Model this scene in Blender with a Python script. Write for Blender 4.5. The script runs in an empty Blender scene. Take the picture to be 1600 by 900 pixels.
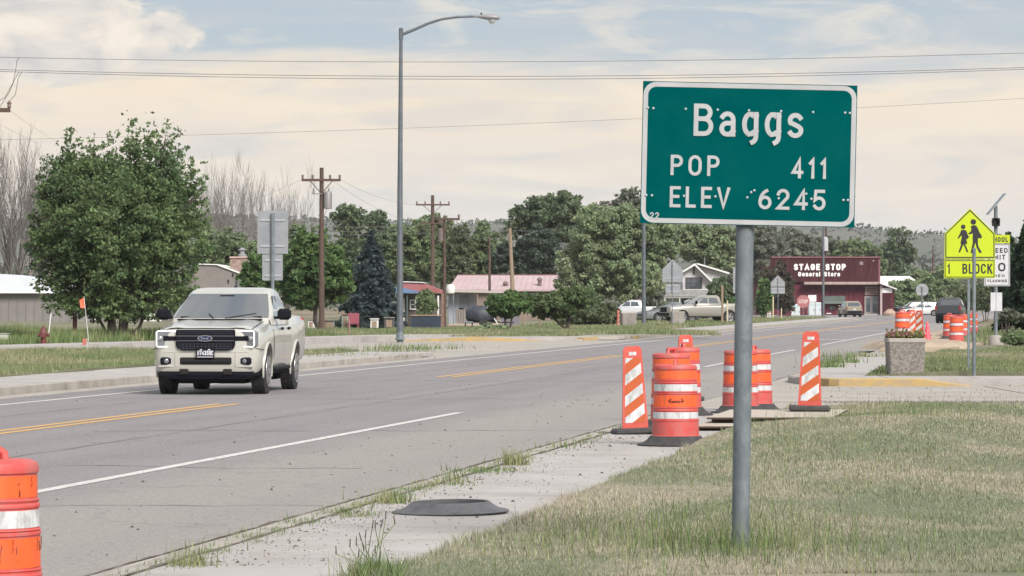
import bpy, bmesh, math, random
import numpy as np
from mathutils import Vector, Matrix

R = math.radians
scene = bpy.context.scene
COL = scene.collection
TAN = 0.1527                      # the road runs 8.7 degrees to the right of the view
F = 5500.0                        # focal length in photo pixels
TH = math.atan(TAN)
CAMZ = 1.6

# ------------------------------------------------------------------ camera, sky, sun, exposure
cam = bpy.data.cameras.new("camera")
cam.sensor_width = 36.0
cam.lens = 36.0 * F / 1600.0
cam.shift_y = 22.0 / 1600.0
cam.clip_start = 0.5
cam.clip_end = 20000.0
camo = bpy.data.objects.new("camera", cam)
COL.objects.link(camo)
camo.location = (0, 0, CAMZ)
camo.rotation_euler = (R(90), 0, 0)
scene.camera = camo

EXPO = 1.0
SKY_K = 0.1
scene.view_settings.view_transform = 'Standard'
scene.view_settings.look = 'None'
scene.view_settings.gamma = 1.0
scene.view_settings.exposure = EXPO
scene.view_settings.use_curve_mapping = False


def lin(r, g, b):
    f = lambda c: (c / 255.0 / 12.92) if c <= 10 else ((c / 255.0 + 0.055) / 1.055) ** 2.4
    return (f(r), f(g), f(b))


SUN_EL, SUN_AZ = R(38), R(150)    # azimuth clockwise from +Y
sv = Vector((math.sin(SUN_AZ) * math.cos(SUN_EL), math.cos(SUN_AZ) * math.cos(SUN_EL), math.sin(SUN_EL)))
sl = bpy.data.lights.new("sun", 'SUN')
sl.energy = 2.5
sl.angle = R(24)
sl.color = (1.0, 0.955, 0.90)
so = bpy.data.objects.new("sun", sl)
so.rotation_euler = sv.to_track_quat('Z', 'Y').to_euler()
so.location = (20, -20, 40)
COL.objects.link(so)

world = bpy.data.worlds.new("World")
scene.world = world
world.use_nodes = True


class NT:
    """tiny node-graph writer"""
    def __init__(self, tree):
        self.t = tree
        self.n = tree.nodes
        self.l = tree.links

    def new(self, typ, **kw):
        n = self.n.new(typ)
        for k, v in kw.items():
            setattr(n, k, v)
        return n

    def inp(self, sock, v):
        if isinstance(v, bpy.types.NodeSocket):
            self.l.new(v, sock)
        elif v is not None:
            if sock.type == 'RGBA' and len(v) == 3:
                v = (*v, 1.0)
            sock.default_value = v

    def math(self, op, a, b=None, c=None, clamp=False):
        n = self.new('ShaderNodeMath', operation=op)
        n.use_clamp = clamp
        self.inp(n.inputs[0], a)
        if b is not None: self.inp(n.inputs[1], b)
        if c is not None: self.inp(n.inputs[2], c)
        return n.outputs[0]

    def vmath(self, op, a, b=None):
        n = self.new('ShaderNodeVectorMath', operation=op)
        self.inp(n.inputs[0], a)
        if b is not None: self.inp(n.inputs[1], b)
        return n.outputs['Value'] if op in ('DOT_PRODUCT', 'LENGTH') else n.outputs[0]

    def noise(self, vec, scale, detail=4.0, rough=0.55, dist=0.0):
        n = self.new('ShaderNodeTexNoise')
        self.inp(n.inputs['Vector'], vec)
        n.inputs['Scale'].default_value = scale
        n.inputs['Detail'].default_value = detail
        n.inputs['Roughness'].default_value = rough
        n.inputs['Distortion'].default_value = dist
        return n.outputs[0]

    def ramp(self, fac, stops, interp='LINEAR'):
        n = self.new('ShaderNodeValToRGB')
        cr = n.color_ramp
        cr.interpolation = interp
        while len(cr.elements) < len(stops):
            cr.elements.new(0.5)
        for e, (p, c) in zip(cr.elements, stops):
            e.position = p
            e.color = (c, c, c, 1) if isinstance(c, (int, float)) else (*c, 1)
        self.inp(n.inputs[0], fac)
        return n.outputs[0]

    def mix(self, fac, a, b, blend='MIX'):
        n = self.new('ShaderNodeMix', data_type='RGBA', blend_type=blend)
        self.inp(n.inputs[0], fac)
        self.inp(n.inputs[6], a)
        self.inp(n.inputs[7], b)
        return n.outputs[2]

    def maprange(self, v, a, b, c=0.0, d=1.0):
        n = self.new('ShaderNodeMapRange')
        n.clamp = True
        self.inp(n.inputs[0], v)
        n.inputs[1].default_value = a
        n.inputs[2].default_value = b
        n.inputs[3].default_value = c
        n.inputs[4].default_value = d
        return n.outputs[0]


def build_sky():
    g = NT(world.node_tree)
    for n in list(g.n): g.n.remove(n)
    out = g.new('ShaderNodeOutputWorld')
    bg = g.new('ShaderNodeBackground')
    bg.inputs['Strength'].default_value = SKY_K
    g.l.new(bg.outputs[0], out.inputs[0])
    sky = g.new('ShaderNodeTexSky', sky_type='NISHITA')
    sky.sun_disc = False
    sky.sun_elevation = SUN_EL
    sky.sun_rotation = SUN_AZ
    k = 1.0 / (SKY_K * 2 ** EXPO)
    C = lambda r, gg, b, m=1.0: tuple(c * k * m for c in lin(r, gg, b))
    d = g.vmath('NORMALIZE', g.new('ShaderNodeTexCoord').outputs['Generated'])
    sep = g.new('ShaderNodeSeparateXYZ'); g.l.new(d, sep.inputs[0])
    el = sep.outputs[2]
    st = g.vmath('MULTIPLY', d, (16.0, 16.0, 95.0))
    st2 = g.vmath('MULTIPLY', d, (20.0, 20.0, 115.0))
    big = g.noise(st, 1.0, 5.0, 0.55, 0.6)
    wisp = g.noise(g.vmath('ADD', st2, (13.1, 4.2, 7.7)), 0.9, 5.0, 0.6, 1.2)
    wob = g.math('MULTIPLY', g.math('SUBTRACT', big, 0.5), 0.030)
    ele = g.math('ADD', el, wob)
    # thin overcast: pale grey at the horizon, a cream band, blue grey gaps higher up
    base = g.ramp(g.maprange(ele, -0.01, 0.12), [
        (0.0, C(224, 222, 220)), (0.20, C(229, 226, 223)), (0.36, C(240, 229, 215)),
        (0.53, C(251, 233, 208)), (0.585, C(224, 220, 213)), (0.635, C(186, 200, 210)), (1.0, C(176, 193, 209))])
    # cream and grey streaks
    m1 = g.ramp(wisp, [(0.50, 0.0), (0.66, 1.0)])
    m1 = g.math('MULTIPLY', m1, 0.55)
    c1 = g.mix(m1, base, C(252, 240, 219))
    m2 = g.ramp(g.noise(g.vmath('ADD', st, (3.3, 21.0, 5.0)), 1.3, 4.0, 0.5, 0.8), [(0.50, 0.0), (0.70, 1.0)])
    c2 = g.mix(g.math('MULTIPLY', m2, 0.6), c1, C(206, 208, 210))
    # the heaped cloud standing in the upper left
    cv = g.vmath('SUBTRACT', d, (-0.150, 0.985, 0.077))
    cv = g.vmath('MULTIPLY', cv, (17.0, 0.0, 52.0))
    puff = g.noise(g.vmath('MULTIPLY', d, (80.0, 80.0, 110.0)), 1.0, 6.0, 0.55, 0.2)
    r = g.math('ADD', g.vmath('LENGTH', cv), g.math('MULTIPLY', g.math('SUBTRACT', puff, 0.5), 1.3))
    front = g.math('GREATER_THAN', sep.outputs[1], 0.0)
    m3 = g.math('MULTIPLY', g.maprange(r, 0.98, 0.84), front)
    shade = g.noise(g.vmath('MULTIPLY', d, (45.0, 45.0, 80.0)), 1.0, 5.0, 0.6, 0.5)
    cc = g.mix(g.ramp(shade, [(0.36, 0.0), (0.6, 1.0)]), C(212, 209, 207), C(254, 243, 226))
    c3 = g.mix(g.math('MULTIPLY', m3, 0.95), c2, cc)
    # high up the broken overcast goes on, thinner, the clear sky showing through
    up = g.noise(g.vmath('MULTIPLY', d, (3.0, 3.0, 5.0)), 1.0, 5.0, 0.55, 0.4)
    hi = g.mix(g.ramp(up, [(0.40, 0.0), (0.62, 1.0)]), g.mix(0.62, g.vmath('MULTIPLY', sky.outputs[0], (1.0, 1.0, 1.0)), C(205, 214, 222)), C(244, 238, 228, 1.25))
    c4 = g.mix(g.maprange(el, 0.10, 0.32), c3, hi)
    g.l.new(c4, bg.inputs[0])


build_sky()

# ------------------------------------------------------------------ helpers: materials
MATS = {}


def mat(name, c, rough=0.7, metal=0.0, c2=None, scale=8.0, contrast=(0.35, 0.65), detail=4.0, bump=0.0, bscale=40.0,
        spec=0.5, stretch=(1, 1, 1), island=0.0, emit=None, estr=0.0, coat=0.0, trans=0.0, space='pos', dirt=None, dscale=3.0, damt=0.5):
    """principled material; c..c2 mixed by a noise, per-piece variation, optional dirt colour and bump"""
    if name in MATS: return MATS[name]
    m = bpy.data.materials.new(name)
    m.use_nodes = True
    g = NT(m.node_tree)
    p = g.n['Principled BSDF']
    p.inputs['Roughness'].default_value = rough
    p.inputs['Metallic'].default_value = metal
    p.inputs['Specular IOR Level'].default_value = spec
    if coat: p.inputs['Coat Weight'].default_value = coat; p.inputs['Coat Roughness'].default_value = 0.05
    if trans: p.inputs['Transmission Weight'].default_value = trans
    if space == 'pos':
        vec = g.new('ShaderNodeNewGeometry').outputs['Position']
    else:
        vec = g.new('ShaderNodeTexCoord').outputs['Object']
    if stretch != (1, 1, 1): vec = g.vmath('MULTIPLY', vec, stretch)
    col = None
    if c2 is not None:
        fac = g.ramp(g.noise(vec, scale, detail, 0.6), [(contrast[0], 0.0), (contrast[1], 1.0)])
        col = g.mix(fac, c, c2)
    if dirt is not None:
        fac = g.ramp(g.noise(vec, dscale, 6.0, 0.65), [(0.48, 0.0), (0.68, damt)])
        col = g.mix(fac, col if col is not None else c, dirt)
    if island:
        rnd = g.new('ShaderNodeNewGeometry').outputs['Random Per Island']
        hsv = g.new('ShaderNodeHueSaturation')
        g.inp(hsv.inputs['Color'], col if col is not None else c)
        g.inp(hsv.inputs['Value'], g.maprange(rnd, 0, 1, 1 - island, 1 + island))
        g.inp(hsv.inputs['Hue'], g.maprange(rnd, 0, 1, 0.485, 0.515))
        col = hsv.outputs[0]
    g.inp(p.inputs['Base Color'], col if col is not None else c)
    if bump:
        b = g.new('ShaderNodeBump')
        b.inputs['Strength'].default_value = bump
        b.inputs['Distance'].default_value = 0.02
        g.inp(b.inputs['Height'], g.noise(vec, bscale, 4.0, 0.6))
        g.l.new(b.outputs[0], p.inputs['Normal'])
    if emit is not None:
        p.inputs['Emission Color'].default_value = (*emit, 1)
        p.inputs['Emission Strength'].default_value = estr
    MATS[name] = m
    return m


def leafmat(name, c, c2, island=0.35, scale=0.6):
    """leaves: diffuse plus translucency, patches and per-leaf variation"""
    if name in MATS: return MATS[name]
    m = bpy.data.materials.new(name)
    m.use_nodes = True
    g = NT(m.node_tree)
    p = g.n['Principled BSDF']
    out = g.n['Material Output']
    geo = g.new('ShaderNodeNewGeometry')
    fac = g.ramp(g.noise(geo.outputs['Position'], scale, 3.0, 0.6), [(0.35, 0.0), (0.65, 1.0)])
    col = g.mix(fac, c, c2)
    hsv = g.new('ShaderNodeHueSaturation')
    g.inp(hsv.inputs['Color'], col)
    g.inp(hsv.inputs['Value'], g.maprange(geo.outputs['Random Per Island'], 0, 1, 1 - island, 1 + island))
    g.inp(hsv.inputs['Hue'], g.maprange(geo.outputs['Random Per Island'], 0, 1, 0.48, 0.515))
    p.inputs['Roughness'].default_value = 0.6
    p.inputs['Specular IOR Level'].default_value = 0.25
    g.inp(p.inputs['Base Color'], hsv.outputs[0])
    tr = g.new('ShaderNodeBsdfTranslucent')
    g.inp(tr.inputs['Color'], hsv.outputs[0])
    mx = g.new('ShaderNodeMixShader')
    mx.inputs[0].default_value = 0.42
    g.l.new(p.outputs[0], mx.inputs[1]); g.l.new(tr.outputs[0], mx.inputs[2])
    g.l.new(mx.outputs[0], out.inputs[0])
    MATS[name] = m
    return m


# ------------------------------------------------------------------ helpers: objects
def tag(o, label=None, cat=None, group=None, kind=None):
    if label: o['label'] = label
    if cat: o['category'] = cat
    if group: o['group'] = group
    if kind: o['kind'] = kind
    return o


def empty(name, loc, rz=0.0, label=None, cat=None, group=None, scale=1.0, rot=None):
    o = bpy.data.objects.new(name, None)
    o.empty_display_size = 0.2
    o.location = loc
    o.rotation_euler = rot if rot else (0, 0, rz)
    o.scale = (scale, scale, scale)
    COL.objects.link(o)
    return tag(o, label, cat, group)


def copy_tree(o, parent=None):
    c = o.copy()
    COL.objects.link(c)
    if parent is not None: c.parent = parent
    for ch in list(o.children):
        copy_tree(ch, c)
    return c


class MB:
    """collects faces; build() links them as one mesh object"""
    def __init__(self):
        self.v = []; self.f = []; self.mi = []

    def add(self, vs, fs, mi=0, M=None):
        b = len(self.v)
        if M is not None: vs = [M @ Vector(p) for p in vs]
        self.v.extend([tuple(p) for p in vs])
        for q in fs:
            self.f.append(tuple(b + i for i in q)); self.mi.append(mi)
        return self

    def box(self, c, s, mi=0, M=None, ch=0.0):
        x, y, z = (a / 2 for a in s)
        cx, cy, cz = c
        if ch > 0:                                     # chamfered vertical and top edges
            k = min(ch, x * .9, y * .9, z * .9)
            def ring(zz, i):
                return [(cx - x + i + k, cy - y + i, zz), (cx + x - i - k, cy - y + i, zz), (cx + x - i, cy - y + i + k, zz), (cx + x - i, cy + y - i - k, zz),
                        (cx + x - i - k, cy + y - i, zz), (cx - x + i + k, cy + y - i, zz), (cx - x + i, cy + y - i - k, zz), (cx - x + i, cy - y + i + k, zz)]
            rings = [ring(cz - z, k * .98), ring(cz - z + k, 0), ring(cz + z - k, 0), ring(cz + z, k * .98)]
            return self.loft(rings, mi, M)
        vs = [(cx - x, cy - y, cz - z), (cx + x, cy - y, cz - z), (cx + x, cy + y, cz - z), (cx - x, cy + y, cz - z),
              (cx - x, cy - y, cz + z), (cx + x, cy - y, cz + z), (cx + x, cy + y, cz + z), (cx - x, cy + y, cz + z)]
        return self.add(vs, [(0, 3, 2, 1), (4, 5, 6, 7), (0, 1, 5, 4), (1, 2, 6, 5), (2, 3, 7, 6), (3, 0, 4, 7)], mi, M)

    def loft(self, rings, mi=0, M=None, closed=True, caps=True):
        n = len(rings[0])
        vs = [p for r in rings for p in r]
        fs = []
        for i in range(len(rings) - 1):
            for j in range(n if closed else n - 1):
                a, b = i * n + j, i * n + (j + 1) % n
                fs.append((a, b, b + n, a + n))
        if caps and closed:
            fs.append(tuple(reversed(range(n))))
            fs.append(tuple((len(rings) - 1) * n + j for j in range(n)))
        return self.add(vs, fs, mi, M)

    def tube(self, pts, r, n=8, mi=0, M=None, caps=True):
        pts = [Vector(p) for p in pts]
        rs = r if isinstance(r, (list, tuple)) else [r] * len(pts)
        rings = []
        up = None
        for i, p in enumerate(pts):
            t = (pts[min(i + 1, len(pts) - 1)] - pts[max(i - 1, 0)])
            if t.length < 1e-9: t = Vector((0, 0, 1))
            t.normalize()
            if up is None:
                up = Vector((0, 0, 1)) if abs(t.z) < .9 else Vector((1, 0, 0))
            a = t.cross(up).normalized()
            b = a.cross(t).normalized()
            up = b
            rings.append([p + (a * math.cos(2 * math.pi * k / n) + b * math.sin(2 * math.pi * k / n)) * rs[i] for k in range(n)])
        return self.loft(rings, mi, M, True, caps)

    def lathe(self, prof, n=24, mi=0, M=None, caps=True):
        rings = [[(r * math.cos(2 * math.pi * k / n), r * math.sin(2 * math.pi * k / n), z) for k in range(n)] for r, z in prof]
        return self.loft(rings, mi, M, True, caps)

    def prism(self, poly, y0, y1, mi=0, M=None):
        """polygon in x,z (counter-clockwise seen from -y) between y0 (front) and y1"""
        n = len(poly)
        vs = [(x, y0, z) for x, z in poly] + [(x, y1, z) for x, z in poly]
        fs = [tuple(range(n)), tuple(reversed(range(n, 2 * n)))]
        for i in range(n):
            j = (i + 1) % n
            fs.append((i, i + n, j + n, j))
        return self.add(vs, fs, mi, M)

    def slab(self, poly, z0, z1, mi=0, M=None):
        """polygon in x,y (counter-clockwise from above) between z0 and z1"""
        n = len(poly)
        vs = [(x, y, z0) for x, y in poly] + [(x, y, z1) for x, y in poly]
        fs = [tuple(reversed(range(n))), tuple(range(n, 2 * n))]
        for i in range(n):
            j = (i + 1) % n
            fs.append((i, j, j + n, i + n))
        return self.add(vs, fs, mi, M)

    def sheet(self, poly, z=0.0, mi=0):
        return self.add([(x, y, z) for x, y in poly], [tuple(range(len(poly)))], mi)

    def mesh(self, name, mats, smooth=None):
        me = bpy.data.meshes.new(name)
        me.from_pydata(self.v, [], self.f)
        for m in (mats if isinstance(mats, (list, tuple)) else [mats]):
            me.materials.append(m)
        me.polygons.foreach_set('material_index', self.mi)
        if smooth is not None:
            me.polygons.foreach_set('use_smooth', [True] * len(self.f))
            me.set_sharp_from_angle(angle=R(smooth))
        me.update()
        return me

    def build(self, name, mats, parent=None, smooth=None, loc=None, rot=None):
        o = bpy.data.objects.new(name, self.mesh(name, mats, smooth))
        COL.objects.link(o)
        if parent is not None: o.parent = parent
        if loc is not None: o.location = loc
        if rot is not None: o.rotation_euler = rot
        return o


def mesh_np(name, verts, k, mats, parent=None, mi=None, smooth=False):
    """fast mesh of n loose k-gons; verts (n*k, 3)"""
    verts = np.asarray(verts, dtype=np.float32).reshape(-1, 3)
    n = len(verts) // k
    me = bpy.data.meshes.new(name)
    me.vertices.add(n * k)
    me.vertices.foreach_set('co', verts.ravel())
    me.loops.add(n * k)
    me.loops.foreach_set('vertex_index', np.arange(n * k, dtype=np.int32))
    me.polygons.add(n)
    me.polygons.foreach_set('loop_start', np.arange(0, n * k, k, dtype=np.int32))
    for m in (mats if isinstance(mats, (list, tuple)) else [mats]): me.materials.append(m)
    if mi is not None: me.polygons.foreach_set('material_index', np.asarray(mi, dtype=np.int32))
    me.update(calc_edges=True)
    o = bpy.data.objects.new(name, me)
    COL.objects.link(o)
    if parent is not None: o.parent = parent
    return o


def mesh_idx(name, verts, faces, mats, parent=None, smooth=True):
    """fast mesh with shared vertices; faces (n, k) index array"""
    verts = np.asarray(verts, dtype=np.float32); faces = np.asarray(faces, dtype=np.int32)
    n, k = faces.shape
    me = bpy.data.meshes.new(name)
    me.vertices.add(len(verts)); me.vertices.foreach_set('co', verts.ravel())
    me.loops.add(n * k); me.loops.foreach_set('vertex_index', faces.ravel())
    me.polygons.add(n); me.polygons.foreach_set('loop_start', np.arange(0, n * k, k, dtype=np.int32))
    for m in (mats if isinstance(mats, (list, tuple)) else [mats]): me.materials.append(m)
    me.polygons.foreach_set('use_smooth', np.full(n, smooth))
    me.update(calc_edges=True)
    o = bpy.data.objects.new(name, me)
    COL.objects.link(o)
    if parent is not None: o.parent = parent
    return o


# ------------------------------------------------------------------ helpers: places
def D(d, Y, z=0.0):
    """point of the place: d metres left of the camera's line along the road, Y metres ahead"""
    return (-d + Y * TAN, Y, z)


def G(px, py, z=0.0):
    """ground point (height z) seen at a photo pixel"""
    Y = F * (CAMZ - z) / (py - 472.0)
    return Vector(((px - 800.0) / F * Y, Y, z))


def P(px, py, Y):
    return Vector(((px - 800.0) / F * Y, Y, CAMZ + (472.0 - py) / F * Y))


def strip(mb, d0, d1, Y0, Y1, z, mi=0, n=1):
    """flat strip along the road between two offsets (d0 right of d1)"""
    for i in range(n):
        a = Y0 + (Y1 - Y0) * i / n; b = Y0 + (Y1 - Y0) * (i + 1) / n
        mb.add([D(d1, a, z), D(d0, a, z), D(d0, b, z), D(d1, b, z)], [(0, 1, 2, 3)], mi)


def arc(cx, cy, rx, ry, a0, a1, n=10):
    return [(cx + rx * math.cos(R(a0 + (a1 - a0) * i / n)), cy + ry * math.sin(R(a0 + (a1 - a0) * i / n))) for i in range(n + 1)]


# ------------------------------------------------------------------ helpers: stroke lettering (road-sign style)
XH = 0.74
GL = {
    'A': (.72, [[(0, 0), (.36, 1), (.72, 0)], [(.12, .33), (.60, .33)]]),
    'B': (.58, [[(0, 0), (0, 1), (.30, 1)] + arc(.30, .77, .24, .23, 90, -90) + [(0, .54)], [(.3, .54)] + arc(.31, .27, .27, .27, 90, -90) + [(0, 0)]]),
    'C': (.60, [arc(.30, .66, .30, .34, 25, 180) + arc(.30, .34, .30, .34, 180, 335)]),
    'D': (.60, [[(0, 0), (0, 1), (.25, 1)] + arc(.25, .65, .35, .35, 90, 0) + arc(.25, .35, .35, .35, 0, -90) + [(0, 0)]]),
    'E': (.50, [[(.50, 1), (0, 1), (0, 0), (.50, 0)], [(0, .52), (.42, .52)]]),
    'F': (.50, [[(.50, 1), (0, 1), (0, 0)], [(0, .52), (.42, .52)]]),
    'G': (.62, [arc(.31, .66, .31, .34, 30, 180) + arc(.31, .34, .31, .34, 180, 360) + [(.62, .46), (.36, .46)]]),
    'H': (.58, [[(0, 0), (0, 1)], [(.58, 0), (.58, 1)], [(0, .52), (.58, .52)]]),
    'I': (.0, [[(0, 0), (0, 1)]]),
    'K': (.58, [[(0, 0), (0, 1)], [(.55, 1), (0, .42)], [(.20, .62), (.58, 0)]]),
    'L': (.46, [[(0, 1), (0, 0), (.46, 0)]]),
    'M': (.72, [[(0, 0), (0, 1), (.36, .25), (.72, 1), (.72, 0)]]),
    'N': (.60, [[(0, 0), (0, 1), (.60, 0), (.60, 1)]]),
    'O': (.62, [arc(.31, .66, .31, .34, 0, 180) + arc(.31, .34, .31, .34, 180, 360) + [(.62, .66)]]),
    'P': (.56, [[(0, 0), (0, 1), (.30, 1)] + arc(.30, .74, .26, .26, 90, -90) + [(0, .48)]]),
    'S': (.56, [arc(.28, .74, .27, .26, 25, 200) + [(.10, .57), (.46, .44)] + arc(.28, .27, .28, .27, 20, -155)]),
    'T': (.56, [[(0, 1), (.56, 1)], [(.28, 1), (.28, 0)]]),
    'V': (.64, [[(0, 1), (.32, 0), (.64, 1)]]),
    'W': (.86, [[(0, 1), (.21, 0), (.43, .85), (.65, 0), (.86, 1)]]),
    '0': (.58, [arc(.29, .66, .29, .34, 0, 180) + arc(.29, .34, .29, .34, 180, 360) + [(.58, .66)]]),
    '1': (.22, [[(.0, .80), (.18, 1), (.18, 0)]]),
    '2': (.56, [arc(.28, .72, .28, .28, 165, -25) + [(0, 0), (.57, 0)]]),
    '3': (.54, [arc(.26, .75, .25, .25, 160, -80), arc(.26, .26, .28, .26, 80, -160)]),
    '4': (.60, [[(.60, .26), (0, .26), (.44, 1), (.44, 0)]]),
    '5': (.56, [[(.52, 1), (.08, 1), (.03, .50)] + arc(.27, .31, .29, .31, 130, -150)]),
    '6': (.58, [arc(.29, .30, .29, .30, 0, 360, 16), arc(.55, .30, .55, .70, 175, 108, 8)]),
    '7': (.54, [[(0, 1), (.54, 1), (.18, 0)]]),
    'a': (.46, [arc(.22, .52, .22, .22, 150, 0) + [(.44, 0)], [(.44, .40)] + arc(.20, .20, .20, .20, 90, 270) + [(.30, .0), (.44, .12)]]),
    'e': (.50, [[(.0, .38), (.50, .38)] + arc(.25, .37, .25, .37, 5, 320, 14)]),
    'g': (.46, [arc(.21, .38, .21, .36, 60, 300, 14), [(.20, .74), (.30, .74), (.45, .66)], [(.20, .02), (.32, .04), (.45, .15)], [(.45, XH), (.45, -.05)] + arc(.27, -.06, .18, .22, 0, -75, 6)]),
    'l': (.0, [[(0, 0), (0, 1)]]),
    'n': (.46, [[(0, 0), (0, XH)], [(0, .5)] + arc(.23, .5, .23, .24, 180, 0) + [(.46, 0)]]),
    'o': (.50, [arc(.25, .37, .25, .37, 0, 360, 16)]),
    'r': (.30, [[(0, 0), (0, XH)], [(0, .48)] + arc(.25, .48, .25, .26, 180, 70)]),
    's': (.44, [arc(.22, .55, .21, .19, 30, 210) + [(.12, .43), (.34, .33)] + arc(.22, .19, .22, .19, 20, -150)]),
    't': (.30, [[(.12, 1), (.12, .15)] + arc(.24, .12, .12, .12, 180, 290, 5), [(0, XH), (.30, XH)]]),
    '-': (.30, [[(0, .5), (.30, .5)]]),
    ' ': (.34, []),
}


def ribbon(mb, pts, w, y, M=None, mi=0, depth=0.003):
    """flat band of width w along pts (x,z) with mitred corners, front at y"""
    q = [Vector(p) for p in pts]
    c = [q[0]]
    for p in q[1:]:
        if (p - c[-1]).length > 1e-5: c.append(p)
    closed = (c[0] - c[-1]).length < 1e-4 and len(c) > 3
    if closed: c = c[:-1]
    n = len(c)
    L, Rr = [], []
    for i in range(n):
        if closed:
            a, b = c[i - 1], c[(i + 1) % n]
        else:
            a, b = c[max(i - 1, 0)], c[min(i + 1, n - 1)]
        d0 = (c[i] - a); d1 = (b - c[i])
        if d0.length < 1e-9: d0 = d1
        if d1.length < 1e-9: d1 = d0
        d0.normalize(); d1.normalize()
        t = d0 + d1
        if t.length < .2: t = d1
        t.normalize()
        nn = Vector((-t.y, t.x))
        k = w / 2 / max(abs(nn.dot(Vector((-d1.y, d1.x)))), .45)
        L.append(c[i] + nn * k); Rr.append(c[i] - nn * k)
    m = n if closed else n - 1
    yy = [y - .0016 * i / n for i in range(n)]              # rises a little so crossings never share a plane
    vs = [(p.x, yy[i], p.y) for i, p in enumerate(L)] + [(p.x, yy[i], p.y) for i, p in enumerate(Rr)]
    fs = [(i + n, (i + 1) % n + n, (i + 1) % n, i) for i in range(m)]
    vs += [(p.x, y + depth, p.y) for p in L] + [(p.x, y + depth, p.y) for p in Rr]
    for i in range(m):
        j = (i + 1) % n
        fs += [(i, j, j + 2 * n, i + 2 * n), (j + n, i + n, i + 3 * n, j + 3 * n)]
    mb.add(vs, fs, mi, M)


def lettering(mb, s, x0, x1, z0, cap, sw, y, M=None, mi=0, gap=.24, slope=0.0, split=None):
    """text between x0 and x1 on baseline z0; glyph widths stretched to fit"""
    body = sum(GL[ch][0] for ch in s) * (cap - sw)
    tot = body + (len(s) - 1) * gap * cap + sw * len(s)
    kx = (x1 - x0) / tot
    x = x0
    for i, ch in enumerate(s):
        gw, strokes = GL[ch]
        if split: mb = MB()
        for j, st in enumerate(strokes):
            pts = []
            for (u, v) in st:
                pts.append((x + sw / 2 + u * (cap - sw) * kx, z0 + sw / 2 + v * (cap - sw) + slope * (x - x0)))
            if len(pts) > 2 and (Vector(pts[0]) - Vector(pts[-1])).length > 1e-4 or len(pts) == 2:
                a, b = Vector(pts[0]), Vector(pts[1])            # square the ends
                e0 = a - (b - a).normalized() * sw * .48
                a, b = Vector(pts[-1]), Vector(pts[-2])
                e1 = a - (b - a).normalized() * sw * .48
                pts = [tuple(e0)] + pts[1:-1] + [tuple(e1)]
            ribbon(mb, pts, sw, y - .002 * j, M, mi)
        if split and strokes: mb.build('letter', split[0], split[1])
        x += (gw * (cap - sw) + sw + gap * cap) * kx


# ------------------------------------------------------------------ shared materials
M_galv = mat('galvanised', lin(116, 123, 127), .65, .2, c2=lin(94, 102, 108), scale=7, bump=.2, bscale=20, stretch=(1, 1, .6), dirt=lin(126, 133, 136), dscale=13, damt=.7)
M_alu = mat('aluminium_back', lin(150, 152, 156), .5, .3, c2=lin(136, 139, 143), scale=2)
M_wood = mat('pole_wood', lin(96, 76, 67), .9, c2=lin(70, 57, 51), scale=6, stretch=(6, 6, .5), bump=.3)
M_woodpale = mat('pale_wood', lin(150, 132, 112), .85, c2=lin(118, 102, 88), scale=6, stretch=(6, 6, .6))
M_black = mat('black_plastic', (.014, .014, .016), .5)
M_rubber = mat('rubber', (.030, .029, .031), .75, c2=(.052, .05, .05), scale=14)
M_white = mat('white_paint', (.72, .71, .69), .5, c2=(.6, .6, .58), scale=2.5)
M_conc = mat('concrete', lin(168, 162, 154), .9, c2=lin(150, 144, 137), scale=1.2, bump=.25, bscale=60, dirt=lin(120, 112, 103), dscale=2.2, damt=.55)
M_glass = mat('dark_glass', (.060, .070, .080), .05, spec=1.0, coat=1.0)
M_wire = mat('wire', (.10, .10, .11), .6)

# ------------------------------------------------------------------ the ground, the road and the pavements
rng = np.random.default_rng(7)
random.seed(7)


def grassmat(name, green, straw, scale=.55, lo=.42, hi=.60, island=.3, trans=True, fine=9.0):
    m = bpy.data.materials.new(name)
    m.use_nodes = True
    g = NT(m.node_tree)
    p = g.n['Principled BSDF']
    geo = g.new('ShaderNodeNewGeometry')
    pos = geo.outputs['Position']
    a = g.noise(g.vmath('MULTIPLY', pos, (1.0, .55, 0.0)), scale, 5.0, .62, .5)
    b = g.noise(g.vmath('MULTIPLY', pos, (1.0, .6, 0.0)), fine, 3.0, .6)
    f = g.math('ADD', a, g.math('MULTIPLY', g.math('SUBTRACT', b, .5), .30))
    col = g.mix(g.ramp(f, [(lo, 0.0), (hi, 1.0)]), green, straw)
    if island:
        hsv = g.new('ShaderNodeHueSaturation')
        g.inp(hsv.inputs['Color'], col)
        r = geo.outputs['Random Per Island']
        g.inp(hsv.inputs['Value'], g.maprange(r, 0, 1, 1 - island, 1 + island))
        g.inp(hsv.inputs['Hue'], g.maprange(g.math('FRACT', g.math('MULTIPLY', r, 7.3)), 0, 1, .478, .512))
        col = hsv.outputs[0]
    else:
        c3 = g.noise(pos, 22.0, 4.0, .7)
        col = g.mix(g.ramp(c3, [(.42, 0.0), (.62, .5)]), col, tuple(x * .55 for x in straw))
        bp = g.new('ShaderNodeBump'); bp.inputs['Strength'].default_value = .5; bp.inputs['Distance'].default_value = .05
        g.inp(bp.inputs['Height'], g.noise(pos, 9.0, 5.0, .7)); g.l.new(bp.outputs[0], p.inputs['Normal'])
    g.inp(p.inputs['Base Color'], col)
    p.inputs['Roughness'].default_value = .8
    p.inputs['Specular IOR Level'].default_value = .15
    MATS[name] = m
    return m


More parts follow.
